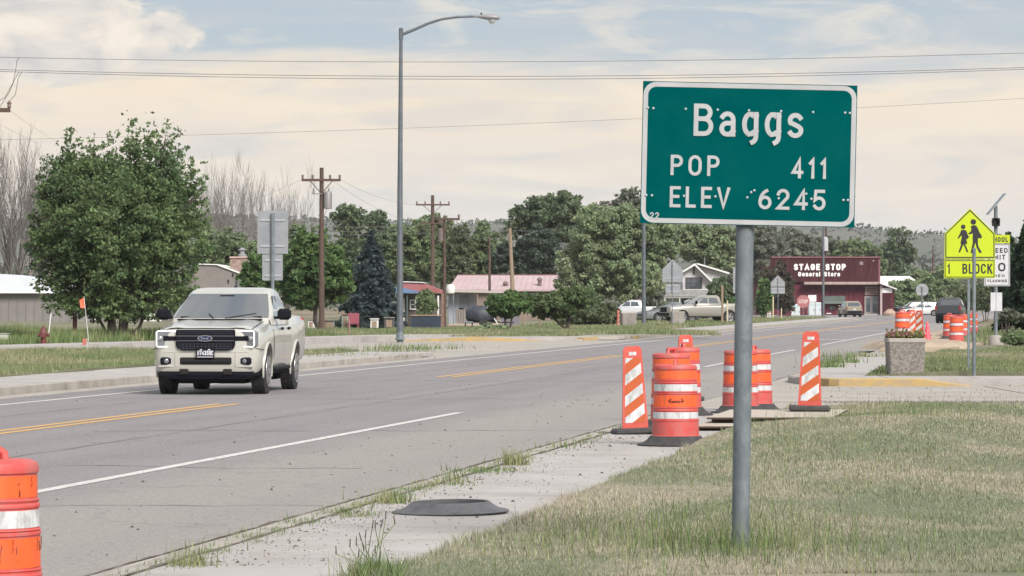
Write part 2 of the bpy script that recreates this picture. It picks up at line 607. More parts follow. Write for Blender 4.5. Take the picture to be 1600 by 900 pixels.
LG, LS = lin(110, 118, 88), lin(156, 146, 124)
M_lawn_soil = grassmat('lawn_soil', lin(110, 114, 92), lin(148, 140, 122), island=0)
M_lawn = grassmat('lawn_blade', lin(120, 129, 102), lin(160, 153, 136), island=.40, lo=.36, hi=.64)
M_verge_soil = grassmat('verge_soil', lin(104, 108, 84), lin(136, 130, 110), island=0, scale=.25)
M_verge = grassmat('verge_blade', lin(108, 120, 84), lin(150, 144, 118), island=.32, scale=.25, lo=.46, hi=.74)
M_weed = grassmat('weed_blade', lin(96, 114, 72), lin(146, 140, 108), island=.35, scale=1.4, lo=.50, hi=.70)
M_dry = grassmat('dry_ground', lin(108, 104, 84), lin(140, 128, 108), island=0, scale=.03, fine=.4)
M_dirt = mat('bare_dirt', lin(176, 158, 138), .95, c2=lin(150, 134, 116), scale=1.5, bump=.4, bscale=12)


def build_asphalt():
    m = bpy.data.materials.new('asphalt')
    m.use_nodes = True
    g = NT(m.node_tree)
    p = g.n['Principled BSDF']
    pos = g.new('ShaderNodeNewGeometry').outputs['Position']
    lat = g.vmath('DOT_PRODUCT', pos, (-1.0, TAN, 0.0))       # metres left along the road
    al = g.new('ShaderNodeCombineXYZ')
    sp = g.new('ShaderNodeSeparateXYZ'); g.l.new(pos, sp.inputs[0])
    g.inp(al.inputs[0], g.math('MULTIPLY', lat, 1.6)); g.inp(al.inputs[1], g.math('MULTIPLY', sp.outputs[1], .045))
    long_ = g.noise(al.outputs[0], 1.0, 5.0, .6)
    patch = g.noise(pos, .35, 4.0, .6)
    grit = g.noise(pos, 55.0, 3.0, .75)
    grit2 = g.noise(pos, 14.0, 5.0, .7)
    lane = g.mix(g.ramp(long_, [(.35, 0.0), (.65, 1.0)]), lin(118, 114, 116), lin(132, 127, 129))
    shoulder = lin(144, 139, 134)
    edge = g.math('ADD', lat, g.math('MULTIPLY', g.math('SUBTRACT', patch, .5), 1.6))
    fac = g.maprange(edge, 8.6, 7.7)
    col = g.mix(fac, lane, shoulder)
    col = g.mix(g.ramp(patch, [(.45, 0.0), (.7, .35)]), col, lin(138, 133, 130))
    wheel = g.math('ABSOLUTE', g.math('SUBTRACT', g.math('PINGPONG', g.math('SUBTRACT', lat, 9.0), 1.9), .95))
    col = g.mix(g.maprange(wheel, .45, .1, 0.0, .16), col, lin(120, 115, 116))
    col = g.mix(g.ramp(grit, [(.36, .42), (.52, 0.0)]), col, lin(86, 82, 82))
    col = g.mix(g.ramp(grit, [(.52, 0.0), (.68, .38)]), col, lin(186, 180, 178))
    col = g.mix(g.ramp(grit2, [(.48, 0.0), (.70, .42)]), col, lin(98, 94, 94))
    grit3 = g.noise(g.vmath('MULTIPLY', pos, (1.0, .55, 1.0)), 24.0, 3.0, .7)
    col = g.mix(g.ramp(grit3, [(.50, 0.0), (.66, .40)]), col, lin(168, 162, 160))
    # oil and rubber spots, fine cracks
    spot = g.noise(pos, 2.4, 2.0, .5)
    col = g.mix(g.ramp(spot, [(.70, 0.0), (.76, .5)]), col, lin(86, 82, 82))
    nn_ = g.new('ShaderNodeTexNoise'); nn_.inputs['Scale'].default_value = .9; nn_.inputs['Detail'].default_value = 5.0
    g.inp(nn_.inputs['Vector'], pos); NCOL = nn_.outputs[1]
    vo = g.new('ShaderNodeTexVoronoi', feature='DISTANCE_TO_EDGE')
    g.inp(vo.inputs['Vector'], g.vmath('ADD', g.vmath('MULTIPLY', pos, (.35, .12, 0.0)), g.vmath('MULTIPLY', NCOL, (1.0, .5, 0.0))))
    vo.inputs['Scale'].default_value = 1.0
    crack = g.maprange(vo.outputs['Distance'], .006, .002, 0.0, .22)
    col = g.mix(crack, col, lin(92, 88, 88))
    g.inp(p.inputs['Base Color'], col)
    p.inputs['Roughness'].default_value = .88
    p.inputs['Specular IOR Level'].default_value = .3
    b = g.new('ShaderNodeBump'); b.inputs['Strength'].default_value = .35; b.inputs['Distance'].default_value = .01
    g.inp(b.inputs['Height'], grit); g.l.new(b.outputs[0], p.inputs['Normal'])
    MATS['asphalt'] = m
    return m


M_asph = build_asphalt()
M_paint = mat('road_paint_white', lin(214, 210, 206), .7, c2=lin(188, 183, 179), scale=9, dirt=lin(146, 141, 138), dscale=16, damt=1.0)
M_yel = mat('road_paint_yellow', lin(212, 160, 72), .7, c2=lin(196, 150, 84), scale=6, dirt=lin(146, 138, 126), dscale=14, damt=1.0)
M_kyel = mat('kerb_paint_yellow', lin(178, 148, 92), .85, c2=lin(160, 140, 104), scale=3, dirt=lin(146, 136, 120), dscale=4, damt=.85)
M_walk = mat('sidewalk_concrete', lin(168, 164, 161), .9, c2=lin(156, 151, 148), scale=.9, bump=.25, bscale=45, dirt=lin(132, 123, 112), dscale=1.7, damt=.45)
M_apron = mat('apron_concrete', lin(166, 160, 153), .9, c2=lin(150, 144, 137), scale=.5, bump=.3, bscale=30, dirt=lin(132, 124, 114), dscale=.9, damt=.6, stretch=(.6, 1.6, 1))
M_crack = mat('joint_dirt', lin(78, 70, 62), .95, c2=lin(112, 102, 90), scale=9)

ground = MB().sheet([(-3300, -250), (3300, -250), (3300, 3400), (-3300, 3400)], -.06).build('ground', M_dry)
tag(ground, 'dry open ground of the town out to the hills', kind='structure')

mb = MB(); strip(mb, 5.62, 17.85, -40, 900, 0, n=30)
road = tag(mb.build('road', M_asph), 'weathered grey asphalt highway running into town', kind='structure')


def rmark(name, d0, d1, Y0, Y1, m, n=1):
    k = MB(); strip(k, d0, d1, Y0, Y1, .004, n=n)
    return k.build(name, m, road)


rmark('white_line', 8.46, 8.60, -20, 50.9, M_paint, 8)
rmark('white_line', 8.46, 8.60, 87, 118, M_paint, 4)
rmark('white_line', 8.46, 8.60, 132, 300, M_paint, 10)
rmark('white_line', 16.22, 16.36, -20, 330, M_paint, 20)
for dd in (12.68, 12.96):
    rmark('yellow_line', dd, dd + .13, -20, 55.3, M_yel, 8)
for dd in (12.66, 12.98):
    rmark('yellow_line', dd, dd + .13, 75, 106, M_yel, 6)
    rmark('yellow_line', dd, dd + .13, 122, 300, M_yel, 6)
# stop bars and crossing lines far ahead
for (Y, a, b) in ((196, 8.7, 12.4), (232, 6.2, 16.5), (262, 6.2, 16.5), (150, 8.7, 10.4)):
    k = MB(); strip(k, a, b, Y, Y + 1.2, .006); k.build('white_line', M_paint, road)
# ragged crack between asphalt and gutter
def ragged(d, Y0, Y1, step, w0, w1, z, name, m, parent):
    k = MB(); Y = Y0; prev = None
    while Y < Y1:
        c = d + random.gauss(0, .012); w = random.uniform(w0, w1)
        cur = (D(c + w / 2, Y, z), D(c - w / 2, Y, z))
        if prev: k.add([prev[0], prev[1], cur[1], cur[0]], [(0, 1, 2, 3)])
        prev = cur; Y += step * random.uniform(.6, 1.4)
    return k.build(name, m, parent)
ragged(5.625, 12, 50, .22, .008, .045, .005, 'crack', M_crack, road)
ragged(5.625, 70, 130, .5, .01, .07, .005, 'crack', M_crack, road)


M_tar = mat('tar_seam', lin(96, 92, 93), .8, c2=lin(112, 107, 106), scale=3)
ragged(10.7, 14, 180, .6, .006, .028, .003, 'seam', M_tar, road)
ragged(14.6, 40, 200, .8, .006, .03, .003, 'seam', M_tar, road)
for (Yc, da, db) in ((27.5, 5.7, 9.8), (33.8, 6.6, 13.5), (44.0, 5.7, 12.0), (58.0, 8.8, 17.2), (71.0, 6.0, 15.5), (90.0, 7.0, 17.0)):
    k = MB(); prev = None; dx = da; yy = Yc
    while dx < db:
        w = random.uniform(.006, .024) * (Yc / 30); yy += random.gauss(0, .10)
        cur = (D(dx, yy + w, .0032), D(dx, yy - w, .0032))
        if prev: k.add([prev[0], prev[1], cur[1], cur[0]], [(0, 1, 2, 3)])
        prev = cur; dx += random.uniform(.15, .4)
    k.build('seam', M_tar, road)


# right-hand gutter, kerb and sidewalk, poured in lengths
def run(name, label, m):
    return empty(name, (0, 0, 0)) if False else tag(bpy.data.objects.new(name, None), label, kind='structure')


def slabs(root, piece, d0, d1, Y0, Y1, L, ztop, m, th=.12, gap=.014, jit=.003, skip=None):
    Y = Y0
    while Y < Y1 - .2:
        e = min(Y + L, Y1)
        z = ztop + random.uniform(-jit, jit)
        k = MB()
        a, b = Y + gap / 2, e - gap / 2
        c = .012
        lo = [D(d1, a, ztop - th), D(d0, a, ztop - th), D(d0, b, ztop - th), D(d1, b, ztop - th)]
        mid = [D(d1, a, z - c), D(d0, a, z - c), D(d0, b, z - c), D(d1, b, z - c)]
        hi = [D(d1 - c, a + c, z), D(d0 + c, a + c, z), D(d0 + c, b - c, z), D(d1 - c, b - c, z)]
        k.loft([lo, mid, hi])
        k.build(piece, m, root)
        Y = e


def struct_root(name, label):
    o = bpy.data.objects.new(name, None); COL.objects.link(o)
    return tag(o, label, kind='structure')


sw = struct_root('sidewalk', 'pale concrete sidewalk on the right of the highway')
slabs(sw, 'slab', 3.65, 5.05, 13, 50.4, 1.55, .10, M_walk)
slabs(sw, 'slab', 3.65, 5.05, 69.4, 104, 3.0, .12, M_walk)
kb = struct_root('kerb', 'concrete kerb and gutter on the right of the highway')
slabs(kb, 'kerb_section', 5.07, 5.24, 13, 50.4, 3.0, .10, M_conc, th=.2)
slabs(kb, 'kerb_section', 5.07, 5.24, 70.5, 130, 4.0, .12, M_conc, th=.2)
slabs(kb, 'gutter_section', 5.245, 5.61, 13, 50.4, 3.0, .004, M_conc, th=.06, jit=.001)
slabs(kb, 'gutter_section', 5.245, 5.61, 70.5, 130, 4.0, .004, M_conc, th=.06, jit=.001)
ragged(5.06, 13, 50, .25, .02, .07, .103, 'joint_dirt', M_crack, sw)
mb = MB(); strip(mb, 5.055, 5.08, 13, 50, .04); mb.build('joint_bed', M_crack, sw)

# left-hand kerb and sidewalk
swl = struct_root('far_sidewalk', 'concrete sidewalk along the far side of the highway')
slabs(swl, 'slab', 18.03, 20.3, 34, 103, 2.4, .15, M_walk)
slabs(swl, 'slab', 18.03, 20.3, 147, 330, 6.0, .15, M_walk)
kbl = struct_root('far_kerb', 'concrete kerb along the far side of the highway')
slabs(kbl, 'kerb_section', 17.86, 18.02, 34, 100, 3.0, .15, M_conc, th=.3)
slabs(kbl, 'kerb_section', 17.86, 18.02, 150, 330, 6.0, .15, M_conc, th=.3)
slabs(kbl, 'gutter_section', 17.35, 17.85, 34, 330, 3.0 if False else 6.0, .008, M_conc, th=.06, jit=.001)

# side street on the right, its corner kerb with yellow paint and the corner sidewalk
mb = MB().slab([(D(5.62, 50.45)[0], 50.45), (70, 50.45), (70, 67.0), (D(5.62, 67.0)[0], 67.0)], -.05, -.004)
mb.slab([(D(5.62, 67)[0], 67.0), (D(4.6, 67)[0], 67.0), (D(5.2, 70.4)[0], 70.4), (D(5.62, 70.4)[0], 70.4)], -.05, -.003)
side = tag(mb.build('side_street', M_apron), 'pale worn concrete mouth of the side street on the right', kind='structure')
k = MB()
for x in (8.98, 16.0): k.box((x, 58.7, -.002), (.03, 16.4, .006))
k.box((22, 56.4, -.0025), (36, .05, .005))
k.build('joint', M_crack, side)


def swept_kerb(name, pts, hs, w, m, parent):
    """kerb of width w along ground points with height per point, rounded nose"""
    k = MB(); rings = []
    pts = [Vector((p[0], p[1], 0)) for p in pts]
    for i, p in enumerate(pts):
        t = (pts[min(i + 1, len(pts) - 1)] - pts[max(i - 1, 0)]).normalized()
        nrm = Vector((-t.y, t.x, 0))
        h = hs[i]
        rings.append([p + Vector((0, 0, -.04)), p + Vector((0, 0, h - .02)), p + nrm * .02 + Vector((0, 0, h)), p + nrm * w + Vector((0, 0, h)), p + nrm * w + Vector((0, 0, -.04))])
    k.loft(rings)
    return k.build(name, m, parent, smooth=30)


corner = struct_root('corner_kerb', 'kerb round the far corner of the side street, painted yellow')
c0 = D(5.24, 70.5)
curve = [(c0[0] + (1 - math.cos(a)) * .7, 70.5 - math.sin(a) * 3.5) for a in [R(i * 15) for i in range(7)]]
cyel = [c for c in curve[3:]] + [(6.9, 67.0), (7.75, 67.0), (8.72, 67.0)]
swept_kerb('grey_kerb', curve[:4], [.12, .13, .14, .15], .16, M_conc, corner)
swept_kerb('yellow_kerb', cyel, [.15, .15, .15, .15, .15, .15, .015], .16, M_kyel, corner)
swept_kerb('grey_kerb', [(9.5, 67.0), (10.2, 67.0), (40, 67.0)], [.015, .15, .15], .16, M_conc, corner)
mb = MB()
ring = [(c[0] + .17, c[1] + .165) for c in curve[2:]] + [(7.75, 67.165), (40, 67.165), (40, 69.3), (D(3.65, 69.3)[0], 69.3), (D(3.62, 70.4)[0], 70.4), (D(5.0, 70.4)[0], 70.4)]
mb.slab(ring[::1], -.02, .147)
cs = tag(mb.build('corner_sidewalk', M_walk), 'concrete sidewalk along the far side of the side street', kind='structure')
k = MB()
for x in (7.2, 8.9, 10.6): k.box((x, 68.2, .146), (.02, 2.0, .006))
k.build('joint', M_crack, cs)

# side street on the left with its concrete mouth and far kerb
mb = MB().slab([tuple(D(17.84, 100)[:2]), tuple(D(17.84, 150)[:2]), tuple(D(70, 143)[:2]), tuple(D(70, 104)[:2])], -.05, .006)
tag(mb.build('far_side_street', M_apron), 'pale concrete mouth of the side street across the highway', kind='structure')
cl = struct_root('far_corner_kerb', 'kerb round the far corner across the highway, partly yellow')
pts = [D(17.9, 156), D(18.0, 152), D(18.6, 148.5), D(19.6, 146), D(21, 144.2), D(23, 143.2), D(25.5, 143), D(32, 143)]
swept_kerb('grey_kerb', [p[:2] for p in pts[:2]], [.15, .15], .2, M_conc, cl)
swept_kerb('yellow_kerb', [p[:2] for p in pts[1:4]], [.15, .17, .13], .3, M_kyel, cl)
swept_kerb('grey_kerb', [p[:2] for p in pts[3:5]], [.06, .03], .3, M_conc, cl)
swept_kerb('yellow_kerb', [D(20.9, 144.3)[:2], D(22.0, 143.6)[:2], D(23.3, 143.2)[:2], D(25.2, 143)[:2], D(26.6, 143)[:2]], [.02, .12, .20, .10, .02], .3, M_kyel, cl)
swept_kerb('grey_kerb', [D(27, 143)[:2], D(29, 143)[:2], D(45, 143)[:2]], [.03, .15, .15], .3, M_conc, cl)
mb = MB().slab([tuple(D(18.8, 149.8)[:2]), tuple(D(19.9, 146.4)[:2]), tuple(D(22, 144.2)[:2]), tuple(D(25, 143.4)[:2]), tuple(D(45, 143.4)[:2]), tuple(D(45, 147)[:2]), tuple(D(20.3, 150.5)[:2])][::-1], -.02, .143)
tag(mb.build('far_corner_sidewalk', M_walk), 'pale concrete sidewalk at the far corner across the highway', kind='structure')


HF = {}


def terrain(name, label, corners, nx, ny, z, amp, m, freq=.35, skirt=.35, mound=None):
    """raised sheet over a quad (a,b,c,d counter-clockwise) with gentle unevenness and a skirt"""
    a, b, c, d = [Vector((p[0], p[1], 0)) for p in corners]
    vs = []; fs = []
    ph = [random.uniform(0, 6) for _ in range(6)]
    mnd = (lambda x, y: mound[0] * np.exp(-((x - y * TAN - mound[1]) / mound[2]) ** 2 - ((y - mound[3]) / mound[4]) ** 2)) if mound else (lambda x, y: 0.0)
    HF[name] = lambda x, y: z + mnd(x, y) + amp * (np.sin(x * freq * 2.1 + ph[0]) * np.sin(y * freq + ph[1]) + .5 * np.sin(x * freq * 5 + ph[2]) * np.sin(y * freq * 2.7 + ph[3]) + .5)
    for j in range(ny + 1):
        for i in range(nx + 1):
            u, v = i / nx, j / ny
            p = (a * (1 - u) + b * u) * (1 - v) + (d * (1 - u) + c * u) * v
            zz = z + float(mnd(p.x, p.y)) + amp * (math.sin(p.x * freq * 2.1 + ph[0]) * math.sin(p.y * freq + ph[1]) + .5 * math.sin(p.x * freq * 5 + ph[2]) * math.sin(p.y * freq * 2.7 + ph[3]) + .5)
            vs.append((p.x, p.y, zz))
    W = nx + 1
    for j in range(ny):
        for i in range(nx):
            fs.append((j * W + i, j * W + i + 1, (j + 1) * W + i + 1, (j + 1) * W + i))
    edge = list(range(W)) + [W - 1 + j * W for j in range(1, ny + 1)] + [ny * W + i for i in range(nx - 1, -1, -1)] + [j * W for j in range(ny - 1, 0, -1)]
    b0 = len(vs)
    for i in edge: vs.append((vs[i][0], vs[i][1], z - skirt))
    for i in range(len(edge)):
        j = (i + 1) % len(edge)
        fs.append((edge[i], b0 + i, b0 + j, edge[j]))
    k = MB().add(vs, fs)
    return tag(k.build(name, m, smooth=60), label, kind='structure')


lawn = terrain('lawn', 'mown lawn with straw patches beside the sidewalk', [D(3.645, 4), D(-14, 4), (30, 50.5), D(3.645, 50.5)], 70, 160, .10, .035, M_lawn_soil, mound=(.20, -1.4, 1.5, 37.0, 8.0))
verge_r = terrain('verge', 'rough grass verge beyond the side street', [D(3.645, 69.5), (70, 69.5), (150, 420), D(3.645, 420)], 60, 80, .13, .07, M_verge_soil)
verge_l = terrain('far_verge', 'grass strip behind the far sidewalk', [D(75, 20), D(20.31, 20), D(20.31, 103.5), D(70, 103.5)], 60, 80, .15, .05, M_verge_soil)
yard = terrain('yard_ground', 'weedy yard ground behind the far corner', [D(110, 147.2), D(20.31, 150.6), D(20.31, 330), D(160, 330)], 60, 60, .14, .05, M_verge_soil, freq=.12)
field = terrain('field', 'open ground left of the grass strip', [D(75, 103.6), D(70, 103.6), D(45, 147), D(110, 147)], 10, 10, .12, .02, M_verge_soil)
lot = MB().slab([D(17.9, 330.1)[:2], D(5.5, 330.1)[:2], (62, 440), (80, 470), (14, 470), (14, 400), D(34, 330.1)[:2]], -.05, .02)
tag(lot.build('parking_lot', M_asph), 'wide asphalt lot in front of the red store', kind='structure')
# back path behind the grass strip, driveway dirt, dug-up ground
mb = MB()
pth = [(-34, 66, 0), (-16.45, 112.2, 0), (-6.7, 144, 0), (-4.2, 150, 0)]
for (a, b) in zip(pth, pth[1:]):
    mb.slab([(a[0], a[1]), (a[0] + 2.2, a[1]), (b[0] + 2.2, b[1]), (b[0], b[1])], -.05, .235)
tag(mb.build('back_path', M_walk), 'narrow concrete path behind the far grass strip', kind='structure')
mb = MB().slab([G(700, 511, .15)[:2], G(775, 511.5, .15)[:2], G(790, 503, .15)[:2], G(704, 503, .15)[:2]], -.05, .23)
tag(mb.build('driveway', M_dirt), 'pale dirt driveway beside the blue fence', kind='structure')
mb = MB().slab([D(5.0, 104.2)[:2], D(3.0, 104.2)[:2], (15.8, 118), (17.5, 150), (24, 190), D(4.2, 190)[:2], D(4.9, 130)[:2]], -.05, .235)
tag(mb.build('dug_ground', M_dirt), 'pale dug up dirt where the sidewalk is being rebuilt', kind='structure')


# ------------------------------------------------------------------ grass, weeds, gravel
def blades(name, label, pts, h, w, m, lean=.35, seed=1, parent=None):
    r = np.random.default_rng(seed)
    n = len(pts)
    ang = r.uniform(0, 2 * np.pi, n)
    t = np.stack([np.cos(ang), np.sin(ang), np.zeros(n)], 1)
    la = r.uniform(0, 2 * np.pi, n)
    tip = np.stack([np.cos(la), np.sin(la), np.zeros(n)], 1) * (r.uniform(0, lean, n) * h)[:, None]
    tip[:, 2] = h
    w = np.broadcast_to(w, (n,))
    v = np.stack([pts - t * (w / 2)[:, None], pts + t * (w / 2)[:, None], pts + tip], 1)
    o = mesh_np(name, v, 3, m, parent)
    return tag(o, label, kind='stuff') if label else o


def vnoise(x, y, f, seed=0):
    """cheap smooth pseudo-noise 0..1"""
    s = np.zeros_like(x)
    r = np.random.default_rng(seed)
    for k in range(6):
        a = r.uniform(0, 2 * np.pi); ff = f * (1.0 + .7 * k)
        s += np.sin((x * np.cos(a) + y * np.sin(a)) * ff + r.uniform(0, 6.28)) / (1 + .4 * k)
    return .5 + s / 6.5


def zlift(o, pts):
    """drop points on a terrain sheet by nearest grid vertex"""
    co = np.empty(len(o.data.vertices) * 3, dtype=np.float32); o.data.vertices.foreach_get('co', co)
    return co.reshape(-1, 3)


# lawn: density falls with distance
Y = 19.0 + 31.4 * rng.random(330000) ** 1.45
X = rng.random(len(Y))
x0 = -3.63 + Y * TAN
x1 = np.minimum(.150 * Y + .6, x0 + 6.0)
px = x0 + (x1 - x0) * X
pn = vnoise(px, Y * .6, 1.6, 3)
keep = rng.random(len(Y)) < .45 + .55 * pn
px, Y, pn = px[keep], Y[keep], pn[keep]
edge = np.clip((px - (-3.63 + Y * TAN)) / .25, 0.15, 1)
h = (rng.uniform(.012, .040, len(Y)) * (.5 + .9 * pn)) * (.6 + .4 * edge)
blades('lawn_grass', 'short patchy lawn grass, green and straw coloured', np.stack([px, Y, HF['lawn'](px, Y) - .006], 1), h, rng.uniform(.005, .010, len(Y)) * (Y / 26.0), M_lawn, .8, 11)
# taller seeded weeds in the lawn, round the sign post
pts = []; hh = []
for (cx, cy, n, sp, hm) in ((1.28, 21.0, 420, .30, .19), (.85, 21.6, 260, .42, .15), (1.75, 21.0, 150, .35, .16), (1.35, 22.4, 400, .8, .11), (1.0, 23.5, 400, .7, .11), (2.2, 30, 500, 1.2, .10), (3.4, 38, 500, 1.2, .12), (4.3, 41.5, 600, .9, .13), (5.6, 48, 500, 1.2, .14), (2.6, 33.5, 500, .9, .12), (.0, 21.0, 380, .5, .08), (3.0, 28, 300, .8, .08), (1.5, 20.2, 420, .8, .12)):
    a = rng.normal(0, sp, (n, 2)) * (1, 1.4)
    q = np.stack([cx + a[:, 0], cy + a[:, 1], HF['lawn'](cx + a[:, 0], cy + a[:, 1]) - .01], 1)
    ok = q[:, 0] > -3.55 + q[:, 1] * TAN
    pts.append(q[ok]); hh.append(np.abs(rng.normal(hm, hm * .35, n))[ok])
pts = np.concatenate(pts); hh = np.concatenate(hh)
blades('tall_grass', 'tall thin weeds standing in the lawn and round the sign post', pts, hh, rng.uniform(.004, .009, len(pts)), M_weed, .45, 12)

# ragged overhanging edge along the sidewalk
n = 5200
eY = 19 + 31 * rng.random(n) ** 1.6
clump = vnoise(eY * 3.1, eY * 1.7, 1.3, 19)
ed = 3.66 - np.abs(rng.normal(0, .05, n)) + .09 * (clump - .45)
pts = np.stack([-ed + eY * TAN, eY, np.full(n, .10)], 1)
blades('edge_grass', 'longer ragged grass hanging over the sidewalk edge', pts, rng.uniform(.02, .085, n) * (.35 + 1.1 * clump), rng.uniform(.005, .010, n) * np.clip(eY / 26, .8, 2), M_lawn, 1.0, 15)

# verges
def scatter_quad(a, b, c, d, n, seed, power=1.0):
    r = np.random.default_rng(seed)
    u, v = r.random(n), r.random(n) ** power
    a, b, c, d = [np.array(p[:2]) for p in (a, b, c, d)]
    p = (a[None] * (1 - u)[:, None] + b[None] * u[:, None]) * (1 - v)[:, None] + (d[None] * (1 - u)[:, None] + c[None] * u[:, None]) * v[:, None]
    return p
q = scatter_quad(D(34, 56), D(20.33, 56), D(20.33, 103), D(30, 103), 120000, 21)
pn = vnoise(q[:, 0], q[:, 1] * .5, .8, 5)
h = rng.uniform(.04, .16, len(q)) * (.35 + 1.0 * pn)
blades('verge_grass', 'rough grass of the strip behind the far sidewalk', np.c_[q, HF['far_verge'](q[:, 0], q[:, 1]) - .01], h, rng.uniform(.012, .03, len(q)), M_verge, .6, 22)
q = scatter_quad(D(3.6, 69.6), (12.5, 69.6), (24, 125), D(3.0, 104), 90000, 23)
pn = vnoise(q[:, 0], q[:, 1] * .5, .9, 6)
h = rng.uniform(.03, .13, len(q)) * (.35 + .9 * pn)
blades('verge_grass', 'rough green grass of the verge beyond the side street', np.c_[q, HF['verge'](q[:, 0], q[:, 1]) - .01], h, rng.uniform(.012, .03, len(q)), M_verge, .6, 24)
q = scatter_quad(D(3.4, 118), (30, 118), (60, 300), D(3.4, 300), 60000, 25, 1.4)
pn = vnoise(q[:, 0], q[:, 1] * .5, .4, 8)
blades('verge_grass', 'rough grass farther along the right verge', np.c_[q, HF['verge'](q[:, 0], q[:, 1]) - .01], rng.uniform(.05, .3, len(q)) * (.3 + pn), rng.uniform(.03, .07, len(q)), M_verge, .6, 26)
q = scatter_quad(D(26, 150.8), D(20.4, 150.8), D(20.4, 325), D(40, 325), 70000, 27, 1.3)
q2 = scatter_quad((-9, 147.5), (9, 150), (8, 180), (-9, 176), 60000, 28)
q = np.concatenate([q, q2])
pn = vnoise(q[:, 0], q[:, 1] * .4, .5, 9)
blades('yard_grass', 'weedy grass in front of the yards across the highway', np.c_[q, HF['yard_ground'](q[:, 0], q[:, 1]) - .01], rng.uniform(.06, .28, len(q)) * (.25 + pn), rng.uniform(.02, .06, len(q)), M_verge, .6, 29)
q = scatter_quad((-40, 95), (-17.4, 113.5), (-7, 147), (-24, 150), 90000, 30)
hx = 800 + F * q[:, 0] / q[:, 1]
q = q[~((np.abs(hx - 68) < 13) & (q[:, 1] < 121.3))]
pn = vnoise(q[:, 0], q[:, 1] * .4, .7, 10)
blades('tall_weeds', 'tall green weeds between the back path and the shed', np.c_[q, np.full(len(q), .14)], rng.uniform(.15, .75, len(q)) * (.15 + pn), rng.uniform(.02, .06, len(q)), M_weed, .4, 31)
# weeds in the kerb joint and at the edges
pts = []; hh = []
for i in range(130):
    Yc = random.uniform(19, 50) if i > 60 else random.uniform(19, 30)
    n = random.randint(8, 34); big = random.random() < .14
    c = D(5.05 + random.gauss(0, .05), Yc, .10)
    a = rng.normal(0, .07 if not big else .12, (n, 2)) * (1, 1.8)
    pts.append(np.c_[c[0] + a[:, 0], c[1] + a[:, 1], np.full(n, .09)])
    hh.append(np.abs(rng.normal(.03 if not big else .07, .015, n)))
for (gx, gy, n, sp, hm) in ((300, 884, 160, .07, .10), (615, 786, 200, .07, .10), (800, 726, 160, .07, .13), (560, 806, 140, .10, .05), (760, 736, 320, .16, .045), (700, 756, 160, .14, .04), (590, 902, 150, .07, .10), (566, 908, 70, .10, .14), (1310, 568, 200, .3, .25), (1290, 575, 200, .25, .18), (1345, 558, 200, .5, .15), (640, 545, 300, .9, .18), (615, 549, 200, .7, .15), (520, 558, 240, 1.0, .14)):
    c = G(gx, gy, .1)
    a = rng.normal(0, sp, (n, 2)) * (1, 1.6)
    pts.append(np.c_[c[0] + a[:, 0], c[1] + a[:, 1], np.full(n, .09)]); hh.append(np.abs(rng.normal(hm, hm * .35, n)))
pts = np.concatenate(pts); hh = np.concatenate(hh)
blades('kerb_weeds', 'weeds growing in the kerb joint and sidewalk edges', pts, hh, rng.uniform(.005, .012, len(pts)) * np.clip(pts[:, 1] / 24, .8, 3), M_weed, .7, 33)

# gravel and crumbs of dirt
def crumbs(name, label, pts, size, m, seed):
    r = np.random.default_rng(seed)
    n = len(pts)
    s = r.uniform(.5, 1.5, (n, 3)) * size[:, None]
    s[:, 2] *= .6
    base = np.array([[1, 0, 0], [-.5, .87, 0], [-.5, -.87, 0], [0, 0, 1.2]])
    a = r.uniform(0, 6.28, n)
    rot = np.stack([np.stack([np.cos(a), -np.sin(a), 0 * a], 1), np.stack([np.sin(a), np.cos(a), 0 * a], 1), np.stack([0 * a, 0 * a, 0 * a + 1], 1)], 1)
    v = np.einsum('nij,kj->nki', rot, base) * s[:, None, :] + pts[:, None, :]
    f = np.array([[0, 1, 3], [1, 2, 3], [2, 0, 3]])
    vv = v[:, f, :].reshape(-1, 3)
    return tag(mesh_np(name, vv, 3, m), label, kind='stuff')
M_grit = mat('grit', lin(96, 88, 80), .95, c2=lin(62, 56, 52), scale=30, island=.3)
dY = 20 + 30 * rng.random(2600) ** 1.5
dd = np.where(rng.random(2600) < .55, np.abs(rng.normal(0, .25, 2600)) * -1 + 5.0, rng.uniform(3.7, 5.0, 2600))
pts = np.c_[-dd + dY * TAN, dY, np.where(dd > 5.07, .03, .101)]
crumbs('gravel', 'crumbs of dirt and gravel scattered on the sidewalk', pts, rng.uniform(.003, .011, len(pts)) * rng.choice([.7, 1, 1.8], len(pts), p=[.6, .33, .07]), M_grit, 41)
n = 3600
gx = rng.uniform(5.0, 14, n); gy = np.where(rng.random(n) < .8, 56.3 + rng.normal(0, .28, n), rng.uniform(51.5, 66.5, n))
pts = np.c_[gx, gy, np.full(n, -.004)]
crumbs('gravel', 'loose gravel washed along the side street gutter', pts, rng.uniform(.006, .024, n), mat('grit_pale', lin(128, 120, 112), .95, c2=lin(84, 76, 70), scale=30, island=.3), 42)
n = 260
dY = rng.uniform(22, 70, n); dd = np.where(rng.random(n) < .6, rng.uniform(5.65, 8.2, n), rng.uniform(5.65, 16, n))
pts = np.c_[-dd + dY * TAN, dY, np.zeros(n)]
crumbs('gravel', 'dark crumbs lying on the asphalt', pts, rng.uniform(.006, .022, n), M_grit, 43)
